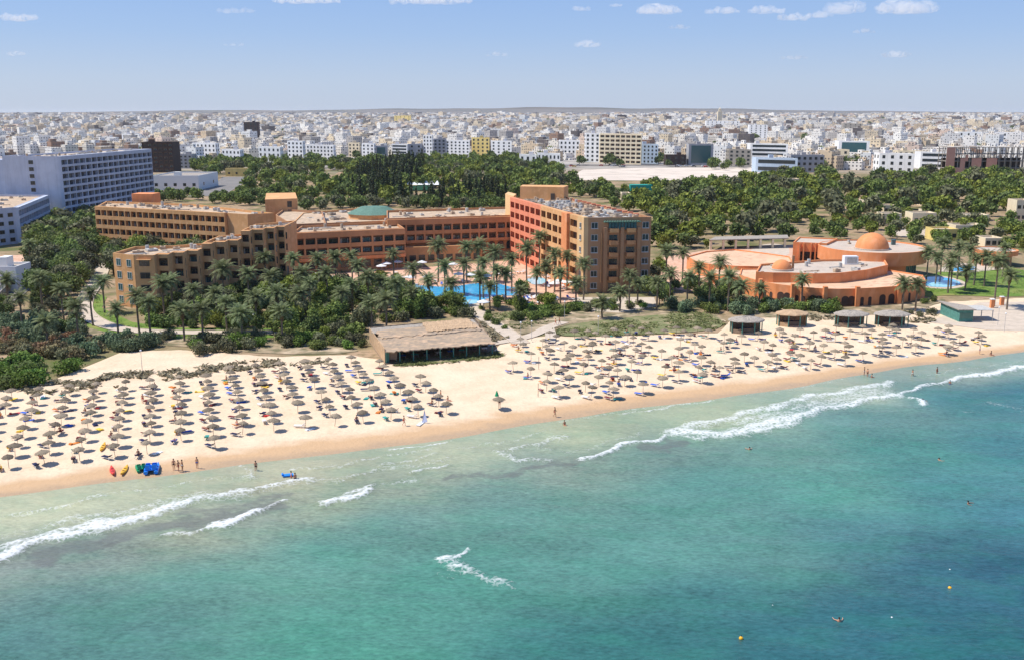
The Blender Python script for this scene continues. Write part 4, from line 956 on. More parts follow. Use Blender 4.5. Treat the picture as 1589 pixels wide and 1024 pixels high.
# pergola building behind
t = empty('long_pergola', label='long pale flat roofed pergola building in the trees behind the oval pavilion', cat='building')
pp = pxpoly([(1100, 372), (1224, 369), (1222, 364), (1110, 367)], 4); mb = MB().mat(M['reed_grey']); mb.prism(ccw(pp), 3.5, 3.8, bottom=True); mb.build('roof', t)
for k in range(7):
    p = lerp(Vector((*pp[0], 0)), Vector((*pp[1], 0)), .03 + k * .155); mb = MB().mat(M['cream']); mb.box(-.4, -.4, 0, .4, .4, 3.6); mb.build('pillar', t, loc=(p.x, p.y + .6, 0))
# bungalows of the right park
for (x0, x1, yt, ybs, mt, lab) in [
 (1341, 1364, 312, 331, 'cream', 'small cream bungalow under trees, farthest of the park bungalows'), (1371, 1392, 319, 332, 'cream', 'tiny cream bungalow right of the farthest bungalow'),
 (1308, 1372, 335, 345, 'yellow_w', 'long low yellowish bungalow with pale grey roof'), (1370, 1398, 332, 351, 'cream', 'cream bungalow at the end of the long yellowish one'),
 (1415, 1452, 331, 350, 'cream', 'cream bungalow with dark door among olive trees'), (1436, 1460, 327, 338, 'cream', 'narrow cream annex behind the olive trees'),
 (1498, 1534, 334, 350, 'cream', 'cream bungalow with three dark openings on the right'), (1482, 1528, 350, 366, 'cream', 'wide cream bungalow below the one with three openings'),
 (1449, 1486, 356, 374, 'yellow_w', 'yellow bungalow with square window left of the wide cream one'), (1528, 1556, 370, 384, 'cream', 'pink cream bungalow above the pool bar'),
 (1575, 1600, 311, 345, 'cream', 'two storey cream house cut by the right edge'), (1430, 1462, 311, 320, 'cream', 'white roofed cottage deep in the right park'),
 (1510, 1525, 296, 306, 'cream', 'tiny white cottage near the brick shell'), (965, 978, 300, 312, 'cream', 'small yellow cream hut left of the teal tank'),
 (1222, 1240, 278, 292, 'cream', 'cream hut in trees right of the bare lot'), (880, 898, 272, 284, 'cream', 'cream hut left of the bare lot'),
 (350, 385, 262, 274, 'yellow_w', 'yellow walled house by the grey service road'), (1565, 1600, 348, 358, 'cream', 'low cream cottage below the two storey house'),
 (790, 800, 282, 296, 'yellow_w', 'small yellow house behind the orange block end'), (560, 575, 261, 272, 'cream', 'cream gate tower in the park clearing')]:
    block(x0, x1, yt, ybs, mt, 2 if ybs - yt > 25 else 1, 3, lab, depth=9, name='bungalow', cat='bungalow', win=(1.6, 1.6), side=False)
t = empty('water_tank', label='teal green rectangular tank among trees below the bare lot', cat='tank'); a, b_ = G(978, 304), G(1012, 304)
mb = MB().mat(M['tealbox']); mb.box(a.x, a.y, 2.5, b_.x, a.y + 7, 6.5)
for k in range(8): mb.box(lerp(a.x, b_.x, k / 8) + .1, a.y - .12, 2.6, lerp(a.x, b_.x, k / 8) + .3, a.y - .003, 6.4)
mb.build('tank_shell', t)
for k in range(4): mb = MB().mat(M['concrete']); mb.box(-.3, -.3, 0, .3, .3, 2.5); mb.build('leg', t, loc=(lerp(a.x, b_.x, .08 + .28 * k), a.y + 2, 0))
t = empty('tennis_hall', label='white canopy with green side curtain amid the dark cypresses', cat='canopy'); a, b_ = G(630, 297), G(682, 297)
mb = MB().mat(M['white2']); n = 6; W = b_.x - a.x
for k in range(n):
    x0, x1 = a.x + W * k / n, a.x + W * (k + 1) / n; xm = (x0 + x1) / 2
    mb.face([(x0, a.y, 4), (x1, a.y, 4), (xm, a.y + 6, 6.5)]); mb.face([(x1, a.y, 4), (x1, a.y + 12, 4), (xm, a.y + 6, 6.5)]); mb.face([(x1, a.y + 12, 4), (x0, a.y + 12, 4), (xm, a.y + 6, 6.5)]); mb.face([(x0, a.y + 12, 4), (x0, a.y, 4), (xm, a.y + 6, 6.5)])
mb.build('canopy_roof', t); mb = MB().mat(surf('green_curtain', (.15, .42, .22))); mb.box(a.x + W * .2, a.y - .1, .5, a.x + W * .75, a.y + .05, 3.6); mb.build('side_curtain', t)
for k in range(7): mb = MB().mat(M['ac']); mb.box(-.1, 0, 0, .1, .2, 4); mb.build('pole', t, loc=(a.x + W * k / 6, a.y, 0))
# small left-edge pieces
t = empty('boundary_wall', label='pale rendered boundary wall beside the hotel forecourt on the far left', cat='wall'); q = GP([(2, 468), (30, 438), (52, 412), (60, 404)])
mb = MB().mat(M['concrete'])
for a, b_ in zip(q, q[1:]):
    o, dx, dy, L = fr(a, b_); mb.box(0, 0, 0, L - .002, .3, 2.6, (o, dx, dy))
mb.build('wall_panel', t)
block(-14, 28, 414, 452, 'white2', 1, 3, 'small white gatehouse cut by the left edge', depth=9, name='gatehouse', cat='building', win=(1.4, 1.4), side=False)
# --- beach restaurant
t = empty('beach_restaurant', label='open beach restaurant with a long patched reed roof on posts', cat='restaurant')
q = GP([(597, 541), (766, 527), (737, 494), (573, 508)], 3.2)
nl_, nr_, fr_, fl_ = [V3(p) for p in q]
def quadP(u, v, z): p = lerp(lerp(nl_, nr_, u), lerp(fl_, fr_, u), v); return Vector((p.x, p.y, z))
EXCL.append([(p.x, p.y) for p in (nl_, nr_, fr_, fl_)])
def roofslab(name, u0, u1, v0, v1, z0, z1, th, mat, ragged=0, seed=0):
    mb = MB().mat(mat); r = random.Random(seed); n = 40; m_ = 10; P = []
    for j in range(m_ + 1):
        row = []
        for i in range(n + 1):
            u = lerp(u0, u1, i / n); v = lerp(v0, v1, j / m_)
            if j == 0: v -= r.random() * .05
            if j == m_: v += r.random() * .03
            if i in (0, n): u += r.uniform(-.012, .012)
            row.append(quadP(u, v, lerp(z0, z1, j / m_) + r.uniform(-.045, .045)))
        P.append(row)
    for j in range(m_):
        for i in range(n): mb.face([P[j][i], P[j][i + 1], P[j + 1][i + 1], P[j + 1][i]])
    dz = Vector((0, 0, -th))
    for i in range(n): mb.face([P[0][i] + dz, P[0][i + 1] + dz, P[0][i + 1], P[0][i]]); mb.face([P[m_][i + 1] + dz, P[m_][i] + dz, P[m_][i], P[m_][i + 1]])
    for j in range(m_): mb.face([P[j + 1][0] + dz, P[j][0] + dz, P[j][0], P[j + 1][0]]); mb.face([P[j][n] + dz, P[j + 1][n] + dz, P[j + 1][n], P[j][n]])
    for j in range(m_):
        for i in range(n): mb.face([P[j + 1][i] + dz, P[j + 1][i + 1] + dz, P[j][i + 1] + dz, P[j][i] + dz])
    mb.build(name, t)
roofslab('front_roof', 0, 1, -.02, .52, 2.7, 3.1, .2, M['reed'], seed=1)
roofslab('middle_roof', .03, .97, .47, .78, 3.2, 3.35, .2, M['reed'], seed=2)
roofslab('back_roof', 0, .98, .72, 1.03, 3.2, 3.0, .18, M['reed_grey'], seed=3)
roofslab('reed_patch', .48, .93, .56, .96, 3.42, 3.42, .12, M['reed_tan'], seed=4)
for k in range(9):
    for v in (.0, .5):
        p = quadP(.01 + k * .1222, v, 0); mb = MB().mat(M['teal_post']); mb.box(-.11, -.11, 0, .11, .11, 2.6 + v * .9); mb.build('post', t, loc=p)
for (u0, u1, v0, v1, mt, nm) in [(0, .0, 0, 1, 'reed_tan', 'side_wall'), (0, 1, 1, 1, 'wood', 'back_wall'), (1, 1, .3, 1, 'wood', 'side_wall')]:
    a, b_ = quadP(u0, v0, 0), quadP(u1, v1, 0); o, dx, dy, L = fr(a, b_); mb = MB().mat(M[mt]); mb.box(0, -.06, 0, L, .06, 3.2, (o, dx, dy)); mb.build(nm, t)
a, b_ = quadP(0, .03, 0), quadP(.1, .03, 0); o, dx, dy, L = fr(a, b_); mb = MB().mat(M['teal_post']); mb.box(.2, -.05, 0, L * .4, .05, 2.4, (o, dx, dy)); mb.build('shutter_panel', t)
mb = MB().mat(M['wood']); a = quadP(.3, .8, 0); mb.box(-3, -.5, 0, 3, .5, 1.1); mb.build('bar_counter', t, loc=a, rz=.1)
sheet('restaurant_floor', [], M['wood'], .16, world=[quadP(-.01, -.02, 0), quadP(1.01, -.02, 0), quadP(1.01, 1, 0), quadP(-.01, 1, 0)])
def table(loc, cloth):
    r_ = empty('dining_table', loc, rnd.uniform(0, 1), label='', cat='table'); mb = MB().mat(M[cloth]); mb.box(-.6, -.6, .7, .6, .6, .75); mb.build('tabletop', r_)
    for sx_ in (-1, 1):
        for sy_ in (-1, 1): mb = MB().mat(M['wood']); mb.box(-.04, -.04, 0, .04, .04, .7); mb.build('leg', r_, loc=(sx_ * .5, sy_ * .5, 0))
    return r_
for k in range(18):
    tb = table(quadP(.07 + (k % 9) * .108, .12 + .17 * (k // 9), .17), ['white_c', 'blue', 'teal_c', 'navy'][k % 4])
    tb['label'] = ['white', 'blue', 'teal', 'navy'][k % 4] + ' topped dining table under the restaurant reed roof, ' + ['front', 'second'][k // 9] + ' row'; tb['group'] = 'tables in the beach restaurant'
# --- beach huts
def hut(px, py, wpx, label, roof, walls, hz=2.9):
    c0 = G(px, py); s = wpx / FPX * math.hypot(c0.y, 50); r_ = s / 2; t = empty('beach_hut', (c0.x, c0.y + r_ * .6, 0), label=label, cat='beach hut', group='thatched shelters at the back of the beach')
    n = 8; mb = MB().mat(M[roof]); rr = random.Random(int(px)); P = []; NN = 48
    for j, (f, z) in enumerate(((1.06, hz - .05), (1.0, hz + .18), (.62, hz + .62), (.3, hz + .8), (.02, hz + .85))):
        P.append([Vector((r_ * f * math.cos(6.28318 * k / NN) * 1.0 * (1 + rr.uniform(-.03, .03)), r_ * .72 * f * math.sin(6.28318 * k / NN), z + rr.uniform(-.06, .06))) for k in range(NN)])
    for A_, B_ in zip(P, P[1:]):
        for k in range(NN): mb.face([A_[k], A_[(k + 1) % NN], B_[(k + 1) % NN], B_[k]])
    mb.face([v for v in P[0][::-1]]); mb.build('roof', t)
    for k in range(n):
        a = 6.28318 * (k + .5) / n; mb = MB().mat(M['teal_post']); mb.cyl((r_ * .93 * math.cos(a), r_ * .66 * math.sin(a)), .13, .13, 0, hz, 6, False); mb.build('post', t)
    for k in walls:
        a0, a1 = 6.28318 * (k - .5) / n, 6.28318 * (k + .5) / n; p, q = Vector((r_ * .9 * math.cos(a0), r_ * .63 * math.sin(a0), 0)), Vector((r_ * .9 * math.cos(a1), r_ * .63 * math.sin(a1), 0))
        o, dx, dy, L = fr(p, q); mb = MB().mat(M['reed_tan' if roof == 'reed_tan' else 'wood']); mb.box(0, -.04, 0, L, .04, hz - .05 if k != 5 else 1.0, (o, dx, dy)); mb.build('reed_wall', t)
    mb = MB().mat(M['wood']); mb.box(-r_ * .45, -.3, 0, r_ * .45, .3, 1.0); mb.mat(M['navy']).box(-r_ * .5, -.38, 1.0, r_ * .5, .38, 1.06); mb.build('counter', t)
    EXCL.append([(c0.x - r_, c0.y), (c0.x + r_, c0.y), (c0.x + r_, c0.y + r_ * 1.3), (c0.x - r_, c0.y + r_ * 1.3)])
hut(1161, 519, 54, 'grey thatched beach hut beside the green dune, leftmost of the row', 'reed_grey', [1, 2, 3, 4, 5])
hut(1232, 508, 50, 'tan reed hut with bright reed side wall', 'reed_tan', [1, 2, 3, 4, 5, 0])
hut(1325, 509, 52, 'grey thatched hut right of the tan reed hut', 'reed_grey', [1, 2, 3, 5])
hut(1389, 509, 54, 'grey thatched hut nearest the green kiosk', 'reed_grey', [1, 2, 3])
t = empty('green_kiosk', label='teal green wooden kiosk with flat grey awning on the beach', cat='kiosk')
kp = GP([(1468, 493), (1509, 501), (1509, 494), (1470, 486)]); kp = [V3(G(1469, 492)), V3(G(1488, 500)), V3(G(1509, 500)), V3(G(1509, 500)) + Vector((0, 5, 0)), V3(G(1469, 492)) + Vector((0, 4, 0))]
mb = MB().mat(M['teal_post']); mb.prism(ccw([(p.x, p.y) for p in kp]), 0, 3.0); mb.build('kiosk_wall', t)
mb = MB().mat(M['reed_grey']); mb.prism(inset(ccw([(p.x, p.y) for p in kp]), -.5), 3.0, 3.2, bottom=True); mb.build('roof', t)
mb = MB().mat(M['ac']); a = kp[3]; mb.box(a.x, a.y - 4, 2.7, a.x + 5.5, a.y + 2, 2.8); mb.build('awning', t)
for dxx, dyy in ((5.3, -3.9), (5.3, 1.8)): mb = MB().mat(M['ac']); mb.box(-.08, -.08, 0, .08, .08, 2.7); mb.build('post', t, loc=(a.x + dxx, a.y + dyy, 0))
for k in range(5):
    p = lerp(kp[1], kp[2], (k + .5) / 5); mb = MB().mat(M['green_roof']); mb.box(-.3, -.08, .9, .3, -.01, 2.3); mb.build('shutter', t, loc=p)
for i, (x, y) in enumerate([(1539, 478), (1554, 474)]):
    p = G(x, y); t = empty('gate_pillar', p, label=('left' if i == 0 else 'right') + ' orange gate pillar by the sports court', cat='pillar', group='orange gate pillars')
    mb = MB().mat(M['orange']); mb.box(-.45, -.45, 0, .45, .45, 2.2); mb.build('shaft', t); mb = MB().mat(M['white2']); mb.box(-.55, -.55, 2.2, .55, .55, 2.4); mb.build('cap', t)
p = G(609, 562); t = empty('notice_board', p, label='brown board on posts in front of the restaurant corner', cat='board'); mb = MB().mat(M['wood']); mb.box(-1.0, -.06, .6, 1.0, .06, 2.4); mb.build('panel', t)
for e in (-1, 1): mb = MB().mat(M['teal_post']); mb.box(-.07, .062, 0, .07, .16, 2.5); mb.build('post', t, loc=(e * .9, 0, 0))
# ---------------------------------------------------------------- vegetation
def crown_mesh(name, mat, blobs, n, ls, seed, flat=.0, squash=1.0):
    r = random.Random(seed); mb = MB().mat(mat); tot = sum(b[3] ** 2 for b in blobs)
    for bx_, by_, bz_, br in blobs:
        for _ in range(int(n * br ** 2 / tot)):
            while True:
                d = Vector((r.gauss(0, 1), r.gauss(0, 1), r.gauss(0, 1)))
                if d.length > .1: break
            d.normalize(); rad = br * (r.random() ** .35) * r.uniform(.8, 1.12)
            p = Vector((bx_, by_, bz_)) + Vector((d.x * rad, d.y * rad, d.z * rad * squash))
            nrm = (d + Vector((r.gauss(0, .7), r.gauss(0, .7), r.gauss(0, .7) + .25))).normalized()
            a = nrm.orthogonal().normalized(); a.rotate(Matrix.Rotation(r.uniform(0, 6.28), 3, nrm)); b = nrm.cross(a); s = ls * r.uniform(.6, 1.3)
            mb.face([p + a * s * .5, p + b * s * .36, p - a * s * .5, p - b * s * .4])
    return mb.mesh(name)
def blobset(seed, R_, H, z0, n):
    r = random.Random(seed); out = []
    for k in range(n):
        a = r.uniform(0, 6.28); q = R_ * .6 * math.sqrt(r.random()); s = r.uniform(.38, .62) * R_
        out.append((q * math.cos(a), q * math.sin(a), z0 + s * .7 + r.random() * (H - z0 - 1.5 * s), s))
    return out
def trunk_mesh(name, h, r0, seed, limbs=4, mat='trunk', spread=1.5):
    r = random.Random(seed); mb = MB().mat(M[mat]); p = Vector((0, 0, -.2)); n = 4
    for k in range(n):
        q = Vector((r.uniform(-.12, .12) * k, r.uniform(-.12, .12) * k, h * .55 * (k + 1) / n)); mb.tube(p, q, r0 * (1 - .14 * k), 7, r0 * (1 - .14 * (k + 1))); p = q
    for k in range(limbs):
        a = 6.28 * k / limbs + r.random(); e = p + Vector((math.cos(a) * spread * r.uniform(.6, 1), math.sin(a) * spread * r.uniform(.6, 1), h * .35 * r.uniform(.7, 1))); mb.tube(p - Vector((0, 0, h * .1 * r.random())), e, r0 * .45, 5, r0 * .15)
    return mb.mesh(name)
trees = {'mid': [], 'dark': [], 'lime': [], 'olive': []}
for kk, mt in (('mid', 'f_mid'), ('dark', 'f_dark'), ('lime', 'f_lime'), ('olive', 'f_olive')):
    for s in range(3):
        bl = blobset(100 + s * 7 + len(kk), 3.3, 6.6, 1.3, 9)
        trees[kk].append((trunk_mesh('trunk', 5, .22, s), crown_mesh('crown', M[mt], bl, 1500, .62, s), crown_mesh('crown', M[mt], bl, 420, 1.15, s + 50)))
cyp = []
for s in range(3):
    bl = [(random.Random(s + k).uniform(-.2, .2), random.Random(s + k + 9).uniform(-.2, .2), 1.3 + k * 1.05, 1.25 * (1 - (k / 10.5) ** 1.6) + .15) for k in range(10)]
    cyp.append((trunk_mesh('trunk', 5, .18, s, 2, spread=.3), crown_mesh('crown', M['f_cyp'], bl, 1100, .5, s + 5, squash=1.4), crown_mesh('crown', M['f_cyp'], bl, 380, .95, s + 55, squash=1.4)))
bush = {}
for kk, mt in (('green', 'f_bush'), ('dark', 'f_dark'), ('olive', 'f_olive'), ('rust', 'f_rust'), ('reed', 'f_reed'), ('mid', 'f_mid')):
    bush[kk] = [crown_mesh('shrub', M[mt], [(x, y, z * .8, rr_) for x, y, z, rr_ in blobset(30 + s, 1.7, 1.9, .15, 6)], 800, .34, s) for s in range(3)]
def palm_mesh(seed, nf=38, L=3.3, drop=1.0):
    r = random.Random(seed); mb = MB().mat(M['f_palm']); dry = MB()
    for k in range(nf + 9):
        isdry = k >= nf
        if isdry: mb.mat(M['f_dry'])
        a = k * 2.399 + r.uniform(-.2, .2); el = (1.25 - 1.65 * (k / nf) + r.uniform(-.1, .1)) if not isdry else r.uniform(-1.3, -.9); LL = L * r.uniform(.85, 1.1) * (.75 if isdry else 1)
        d = Vector((math.cos(a), math.sin(a), 0)); p = Vector((0, 0, 0)); seg = 9; ang = el; prev = None
        for i in range(seg + 1):
            t = i / seg; ang = el - drop * 1.25 * t * t; 
            if i: p = p + (d * math.cos(ang) + Vector((0, 0, math.sin(ang)))) * (LL / seg)
            tan = d * math.cos(ang) + Vector((0, 0, math.sin(ang))); side = Vector((-d.y, d.x, 0)); up = side.cross(tan) * -1
            wl = .62 * math.sin(math.pi * min(1, .12 + t * .9)) ** .6 * (1 if not isdry else .5)
            if i > 0:
                for sg in (-1, 1):
                    for j in (0, .5):
                        q = prev[0].lerp(p, j + .25); tip = q + side * sg * wl + tan * .28 * wl - Vector((0, 0, .3 * wl)) + up * 0
                        mb.face([q - tan * .07, q + tan * .08, tip + tan * .03, tip - tan * .02])
            if prev: mb.face([prev[0] - side * .03, prev[0] + side * .03, p + side * .025, p - side * .025])
            prev = (p.copy(),)
    return mb.mesh('crown')
palms = [palm_mesh(s) for s in range(4)]
def ptrunk(h, seed):
    r = random.Random(seed); mb = MB().mat(M['palm_trunk']); n = 7; p = Vector((0, 0, -.3)); cv = r.uniform(-.4, .4)
    for k in range(n):
        t = (k + 1) / n; q = Vector((cv * t * (1 - t) * 2, .2 * cv * t, (h + .2) * t)); 
        if k == n - 1: q = Vector((0, 0, h))
        mb.tube(p, q, .26 - .06 * k / n, 8, .24 - .06 * (k + 1) / n); p = q
    mb.cyl((0, 0), .3, .42, h - 1.0, h - .3, 8); mb.cyl((0, 0), .42, .15, h - .3, h + .15, 8)
    return mb.mesh('trunk')
ptr = {}
def place_name(x, y):
    if y < 262: return 'in the town'
    if x < 175 and y > 300: return 'in the grove by the white hotel'
    if y > 400 and x < 430: return 'before the stepped wing'
    if y > 380 and x < 720: return 'in the garden before the middle wing'
    if y > 380 and x < 1015: return 'around the pool'
    if y > 380 and x < 1440: return 'before the domed building'
    if y > 380: return 'on the lawn at the right'
    if x < 440 and y > 325: return 'between the two left wings'
    if x < 440: return 'behind the back wing'
    if x < 800: return 'in the park behind the middle wings'
    if x < 1150: return 'behind the orange block'
    return 'in the right park'
def add_palm(cx, cy, h=8.5, big=1.0, hint=None):
    p = G(cx, cy, h); k = rnd.randrange(4); hk = (round(h * 2) / 2, k % 2)
    if hk not in ptr: ptr[hk] = ptrunk(hk[0], k)
    root = empty('palm_tree', (p.x, p.y, 0), rnd.uniform(0, 6.28), label=('tall ' if h > 9.5 else 'short ' if h < 6 else '') + 'date palm ' + place_name(*proj((p.x, p.y, 0))), cat='palm tree', group='date palms of the hotel gardens')
    link('trunk', ptr[hk], root); c = link('crown', palms[k], root, (0, 0, hk[0])); s = big * rnd.uniform(.92, 1.22); c.scale = (s, s, s); return root
PALMS = [(45,380,9),(30,462,8),(62,432,9),(118,476,8),(70,500,6),(212,460,9),(158,438,8),(252,440,9),(283,482,7),(313,480,7),(345,418,12),(385,425,11),(265,436,9),(373,488,6),(396,462,8),(455,402,10),(493,402,10),(506,424,8),(420,430,9),(436,484,7),(555,412,10),(545,442,7),(590,436,8),(598,466,8),(641,418,10),(679,382,11),(690,414,8),
 (724,384,11),(742,382,11),(767,392,11),(771,420,9),(750,408,10),(794,402,10),(818,386,11),(837,369,12),(861,395,11),(906,410,10),(833,424,7),(848,414,9),(807,452,6),(977,427,9),(962,454,5),(1035,390,10),(1060,393,9),(1068,430,8),(1118,407,10),(1132,430,9),(1102,432,8),(1020,440,7),(1041,425,8),(1245,435,7),(1403,440,7),(1424,442,7),
 (1464,378,10),(1490,384,10),(1455,400,8),(1441,392,9),(1480,402,9),(1506,388,10),(1550,406,12),(1568,428,9),(1532,398,9),(880,398,10),(785,425,8),(720,410,9),(615,440,8),(570,430,9),(480,440,8),(465,455,7),(530,455,7),(640,455,6),(700,440,6),(10,435,8),(95,450,8),(140,455,8),(335,455,8),(300,450,8),(410,400,10),(520,400,10),(575,470,7),
 (430,455,8),(610,395,10),(665,435,6),(745,430,8),(760,445,6),(870,425,8),(895,440,6),(935,470,4),(990,440,6),(1085,415,8),(1150,445,5),(1180,448,5),(1475,412,8),(1515,402,8),(1500,420,6),(120,300,9),(98,345,9),(470,425,9),(350,470,7),(230,470,8),(180,480,7),(545,398,9),(95,312,9),(200,345,8),(215,352,8),(285,352,8),(1250,392,6),(1560,385,9)]
for i, q in enumerate(PALMS): add_palm(q[0], q[1], q[2], 1.15 if q[2] > 10.5 else 1.0)
tree_pts = []
def hit_excl(x, y, m_=1.5):
    for e in EXCL:
        if inpoly(x, y, e): return True
        if m_:
            for dx_, dy_ in ((m_, 0), (-m_, 0), (0, m_), (0, -m_)):
                if inpoly(x + dx_, y + dy_, e): return True
    return False
for nme in ('lawn', 'clearing', 'pool', 'path', 'road'): pass
keep_clear = [GP(q) for q in [[(620, 450), (700, 438), (815, 436), (850, 448), (780, 470), (735, 480), (680, 478)], [(640, 432), (560, 446), (480, 442), (470, 430), (640, 413), (790, 402), (850, 425), (880, 450), (620, 450)], [(1425, 452), (1428, 425), (1500, 416), (1640, 416), (1640, 462), (1480, 460)],
    [(860, 280), (905, 262), (1165, 259), (1180, 268), (1160, 281)], [(318, 310), (340, 270), (385, 270), (370, 306)], [(120, 510), (125, 470), (160, 400), (180, 400), (150, 470), (160, 495), (220, 508), (220, 520)], [(1030, 440), (1030, 392), (1240, 380), (1240, 420), (1150, 450)], [(893, 462), (1015, 462), (1020, 476), (960, 486), (880, 480)],
    [(728, 472), (742, 464), (815, 530), (790, 535)], [(498, 268), (540, 267), (538, 288), (500, 290)], [(1290, 275), (1350, 277), (1352, 290), (1295, 290)], [(625, 297), (685, 297), (690, 312), (620, 312)], [(975, 304), (1015, 304), (1015, 312), (975, 312)], [(1150, 404), (1228, 404), (1228, 380), (1150, 380)],
    [(1000, 290), (1150, 285), (1150, 292), (1020, 296)], [(225, 296), (312, 296), (320, 308), (225, 305)], [(1040, 440), (1235, 440), (1440, 470), (1440, 440), (1240, 415), (1040, 400)]]]
def scatter(pxp, spacing, kinds, hs=(.85, 1.15), clear=True, seed=1, marg=1.5, maxn=9999):
    r = random.Random(seed); poly = GP(pxp); xs = [p.x for p in poly]; yy_ = [p.y for p in poly]; out = []
    y = min(yy_)
    while y < max(yy_):
        x = min(xs)
        while x < max(xs):
            px_, py_ = x + r.uniform(-.45, .45) * spacing, y + r.uniform(-.45, .45) * spacing
            if inpoly(px_, py_, poly) and not hit_excl(px_, py_, marg) and not (clear and any(inpoly(px_, py_, k) for k in keep_clear)):
                u = proj((px_, py_, 3))
                if -60 < u[0] < 1650: out.append((px_, py_, r.choice(kinds), r.uniform(*hs), r.uniform(0, 6.28)))
            x += spacing
        y += spacing
    return out
K1 = ['mid', 'mid', 'dark', 'mid', 'lime', 'olive', 'lime', 'dark']; K2 = ['mid', 'lime', 'olive', 'dark']
pts = []
pts += scatter([(35, 372), (75, 345), (100, 325), (150, 335), (160, 352), (148, 384), (172, 400), (150, 436), (120, 470), (60, 470), (30, 440), (60, 400)], 6.2, ['dark', 'dark', 'mid', 'olive'], seed=2, hs=(.95, 1.4))
pts += scatter([(150, 386), (345, 402), (425, 402), (380, 425), (300, 418), (200, 436), (170, 432), (150, 400)], 6.5, ['dark', 'mid', 'dark', 'olive', 'lime'], seed=3, hs=(.8, 1.3), marg=2.5)
pts += scatter([(430, 410), (470, 412), (470, 440), (430, 455)], 7, ['dark', 'mid'], seed=4, hs=(.6, .9))
pts += scatter([(225, 300), (300, 306), (330, 318), (420, 322), (470, 326), (445, 312), (380, 300), (330, 310), (240, 318), (150, 312), (100, 330), (100, 300)], 9, ['mid', 'dark', 'mid'], seed=5)
pts += scatter([(300, 262), (440, 258), (600, 252), (800, 252), (862, 262), (900, 285), (880, 292), (950, 296), (860, 304), (790, 318), (610, 322), (470, 322), (440, 318), (380, 300), (385, 285), (300, 275)], 14.5, K1 + ['lime'], seed=6, hs=(.8, 1.9))
pts += scatter([(470, 322), (790, 318), (790, 330), (600, 326), (470, 330)], 7.5, ['dark', 'olive', 'mid', 'dark'], seed=16, hs=(.85, 1.2))
pts += scatter([(860, 304), (1020, 296), (1155, 284), (1170, 290), (1160, 330), (1240, 345), (1230, 376), (1100, 374), (1020, 400), (1015, 345), (920, 312)], 10.8, K1 + ['lime'], seed=7, hs=(.75, 1.75))
pts += scatter([(1160, 282), (1230, 276), (1600, 280), (1640, 330), (1600, 345), (1230, 350), (1160, 330)], 13.2, K1 + ['olive', 'lime'], seed=8, hs=(.85, 1.9))
pts += scatter([(1240, 350), (1640, 345), (1640, 405), (1560, 400), (1440, 385), (1380, 372), (1240, 372)], 10.0, K1 + ['olive', 'lime'], seed=9, hs=(.6, 1.15))
pts += scatter([(1235, 374), (1160, 382), (1050, 385), (1020, 405), (1016, 440), (1030, 440), (1032, 400), (1100, 388), (1230, 384)], 8, K2, seed=10, hs=(.5, .85))
pts += scatter([(205, 476), (440, 440), (470, 448), (560, 450), (615, 452), (680, 478), (690, 490), (580, 500), (560, 530), (460, 522), (330, 515), (300, 505), (240, 500)], 5.4, ['mid', 'mid', 'lime', 'olive', 'dark'], seed=11, hs=(.5, .95))
pts += scatter([(625, 478), (730, 480), (720, 492), (620, 494)], 5, ['mid', 'lime', 'olive'], seed=31, hs=(.7, 1.0), clear=False)
pts += scatter([(648, 466), (690, 476), (735, 478), (730, 484), (640, 484)], 5.5, ['mid', 'lime', 'olive'], seed=34, hs=(.5, .75), clear=False)
pts += scatter([(430, 425), (600, 440), (630, 455), (560, 462), (430, 455)], 6, ['mid', 'lime', 'dark'], seed=32, hs=(.45, .8))
pts += scatter([(560, 437), (620, 434), (622, 446), (570, 450)], 6, ['mid', 'lime'], seed=33, hs=(.4, .7), clear=False)
pts += scatter([(0, 470), (60, 465), (125, 475), (120, 500), (60, 505), (0, 500)], 6.5, ['dark', 'mid', 'olive'], seed=12, hs=(.5, .8))
pts += scatter([(760, 475), (830, 474), (893, 468), (890, 482), (800, 492), (770, 488)], 7, ['mid', 'lime', 'dark'], seed=13, hs=(.45, .7))
pts += scatter([(1020, 452), (1150, 450), (1160, 462), (1140, 474), (985, 476), (1000, 460)], 6, ['mid', 'dark', 'mid'], seed=14, hs=(.55, .85))
cy = scatter([(540, 300), (560, 275), (620, 270), (640, 285), (625, 320), (560, 322)], 9.5, ['cyp'], seed=20, hs=(1.0, 1.6)) + scatter([(625, 304), (700, 302), (790, 300), (790, 324), (640, 322)], 10, ['cyp'], seed=21, hs=(.85, 1.35)) + scatter([(600, 262), (660, 262), (650, 285), (610, 285)], 11, ['cyp'], seed=22, hs=(1.1, 1.7)) + scatter([(1365, 296), (1400, 300), (1390, 315), (1340, 310)], 26, ['cyp'], seed=23)
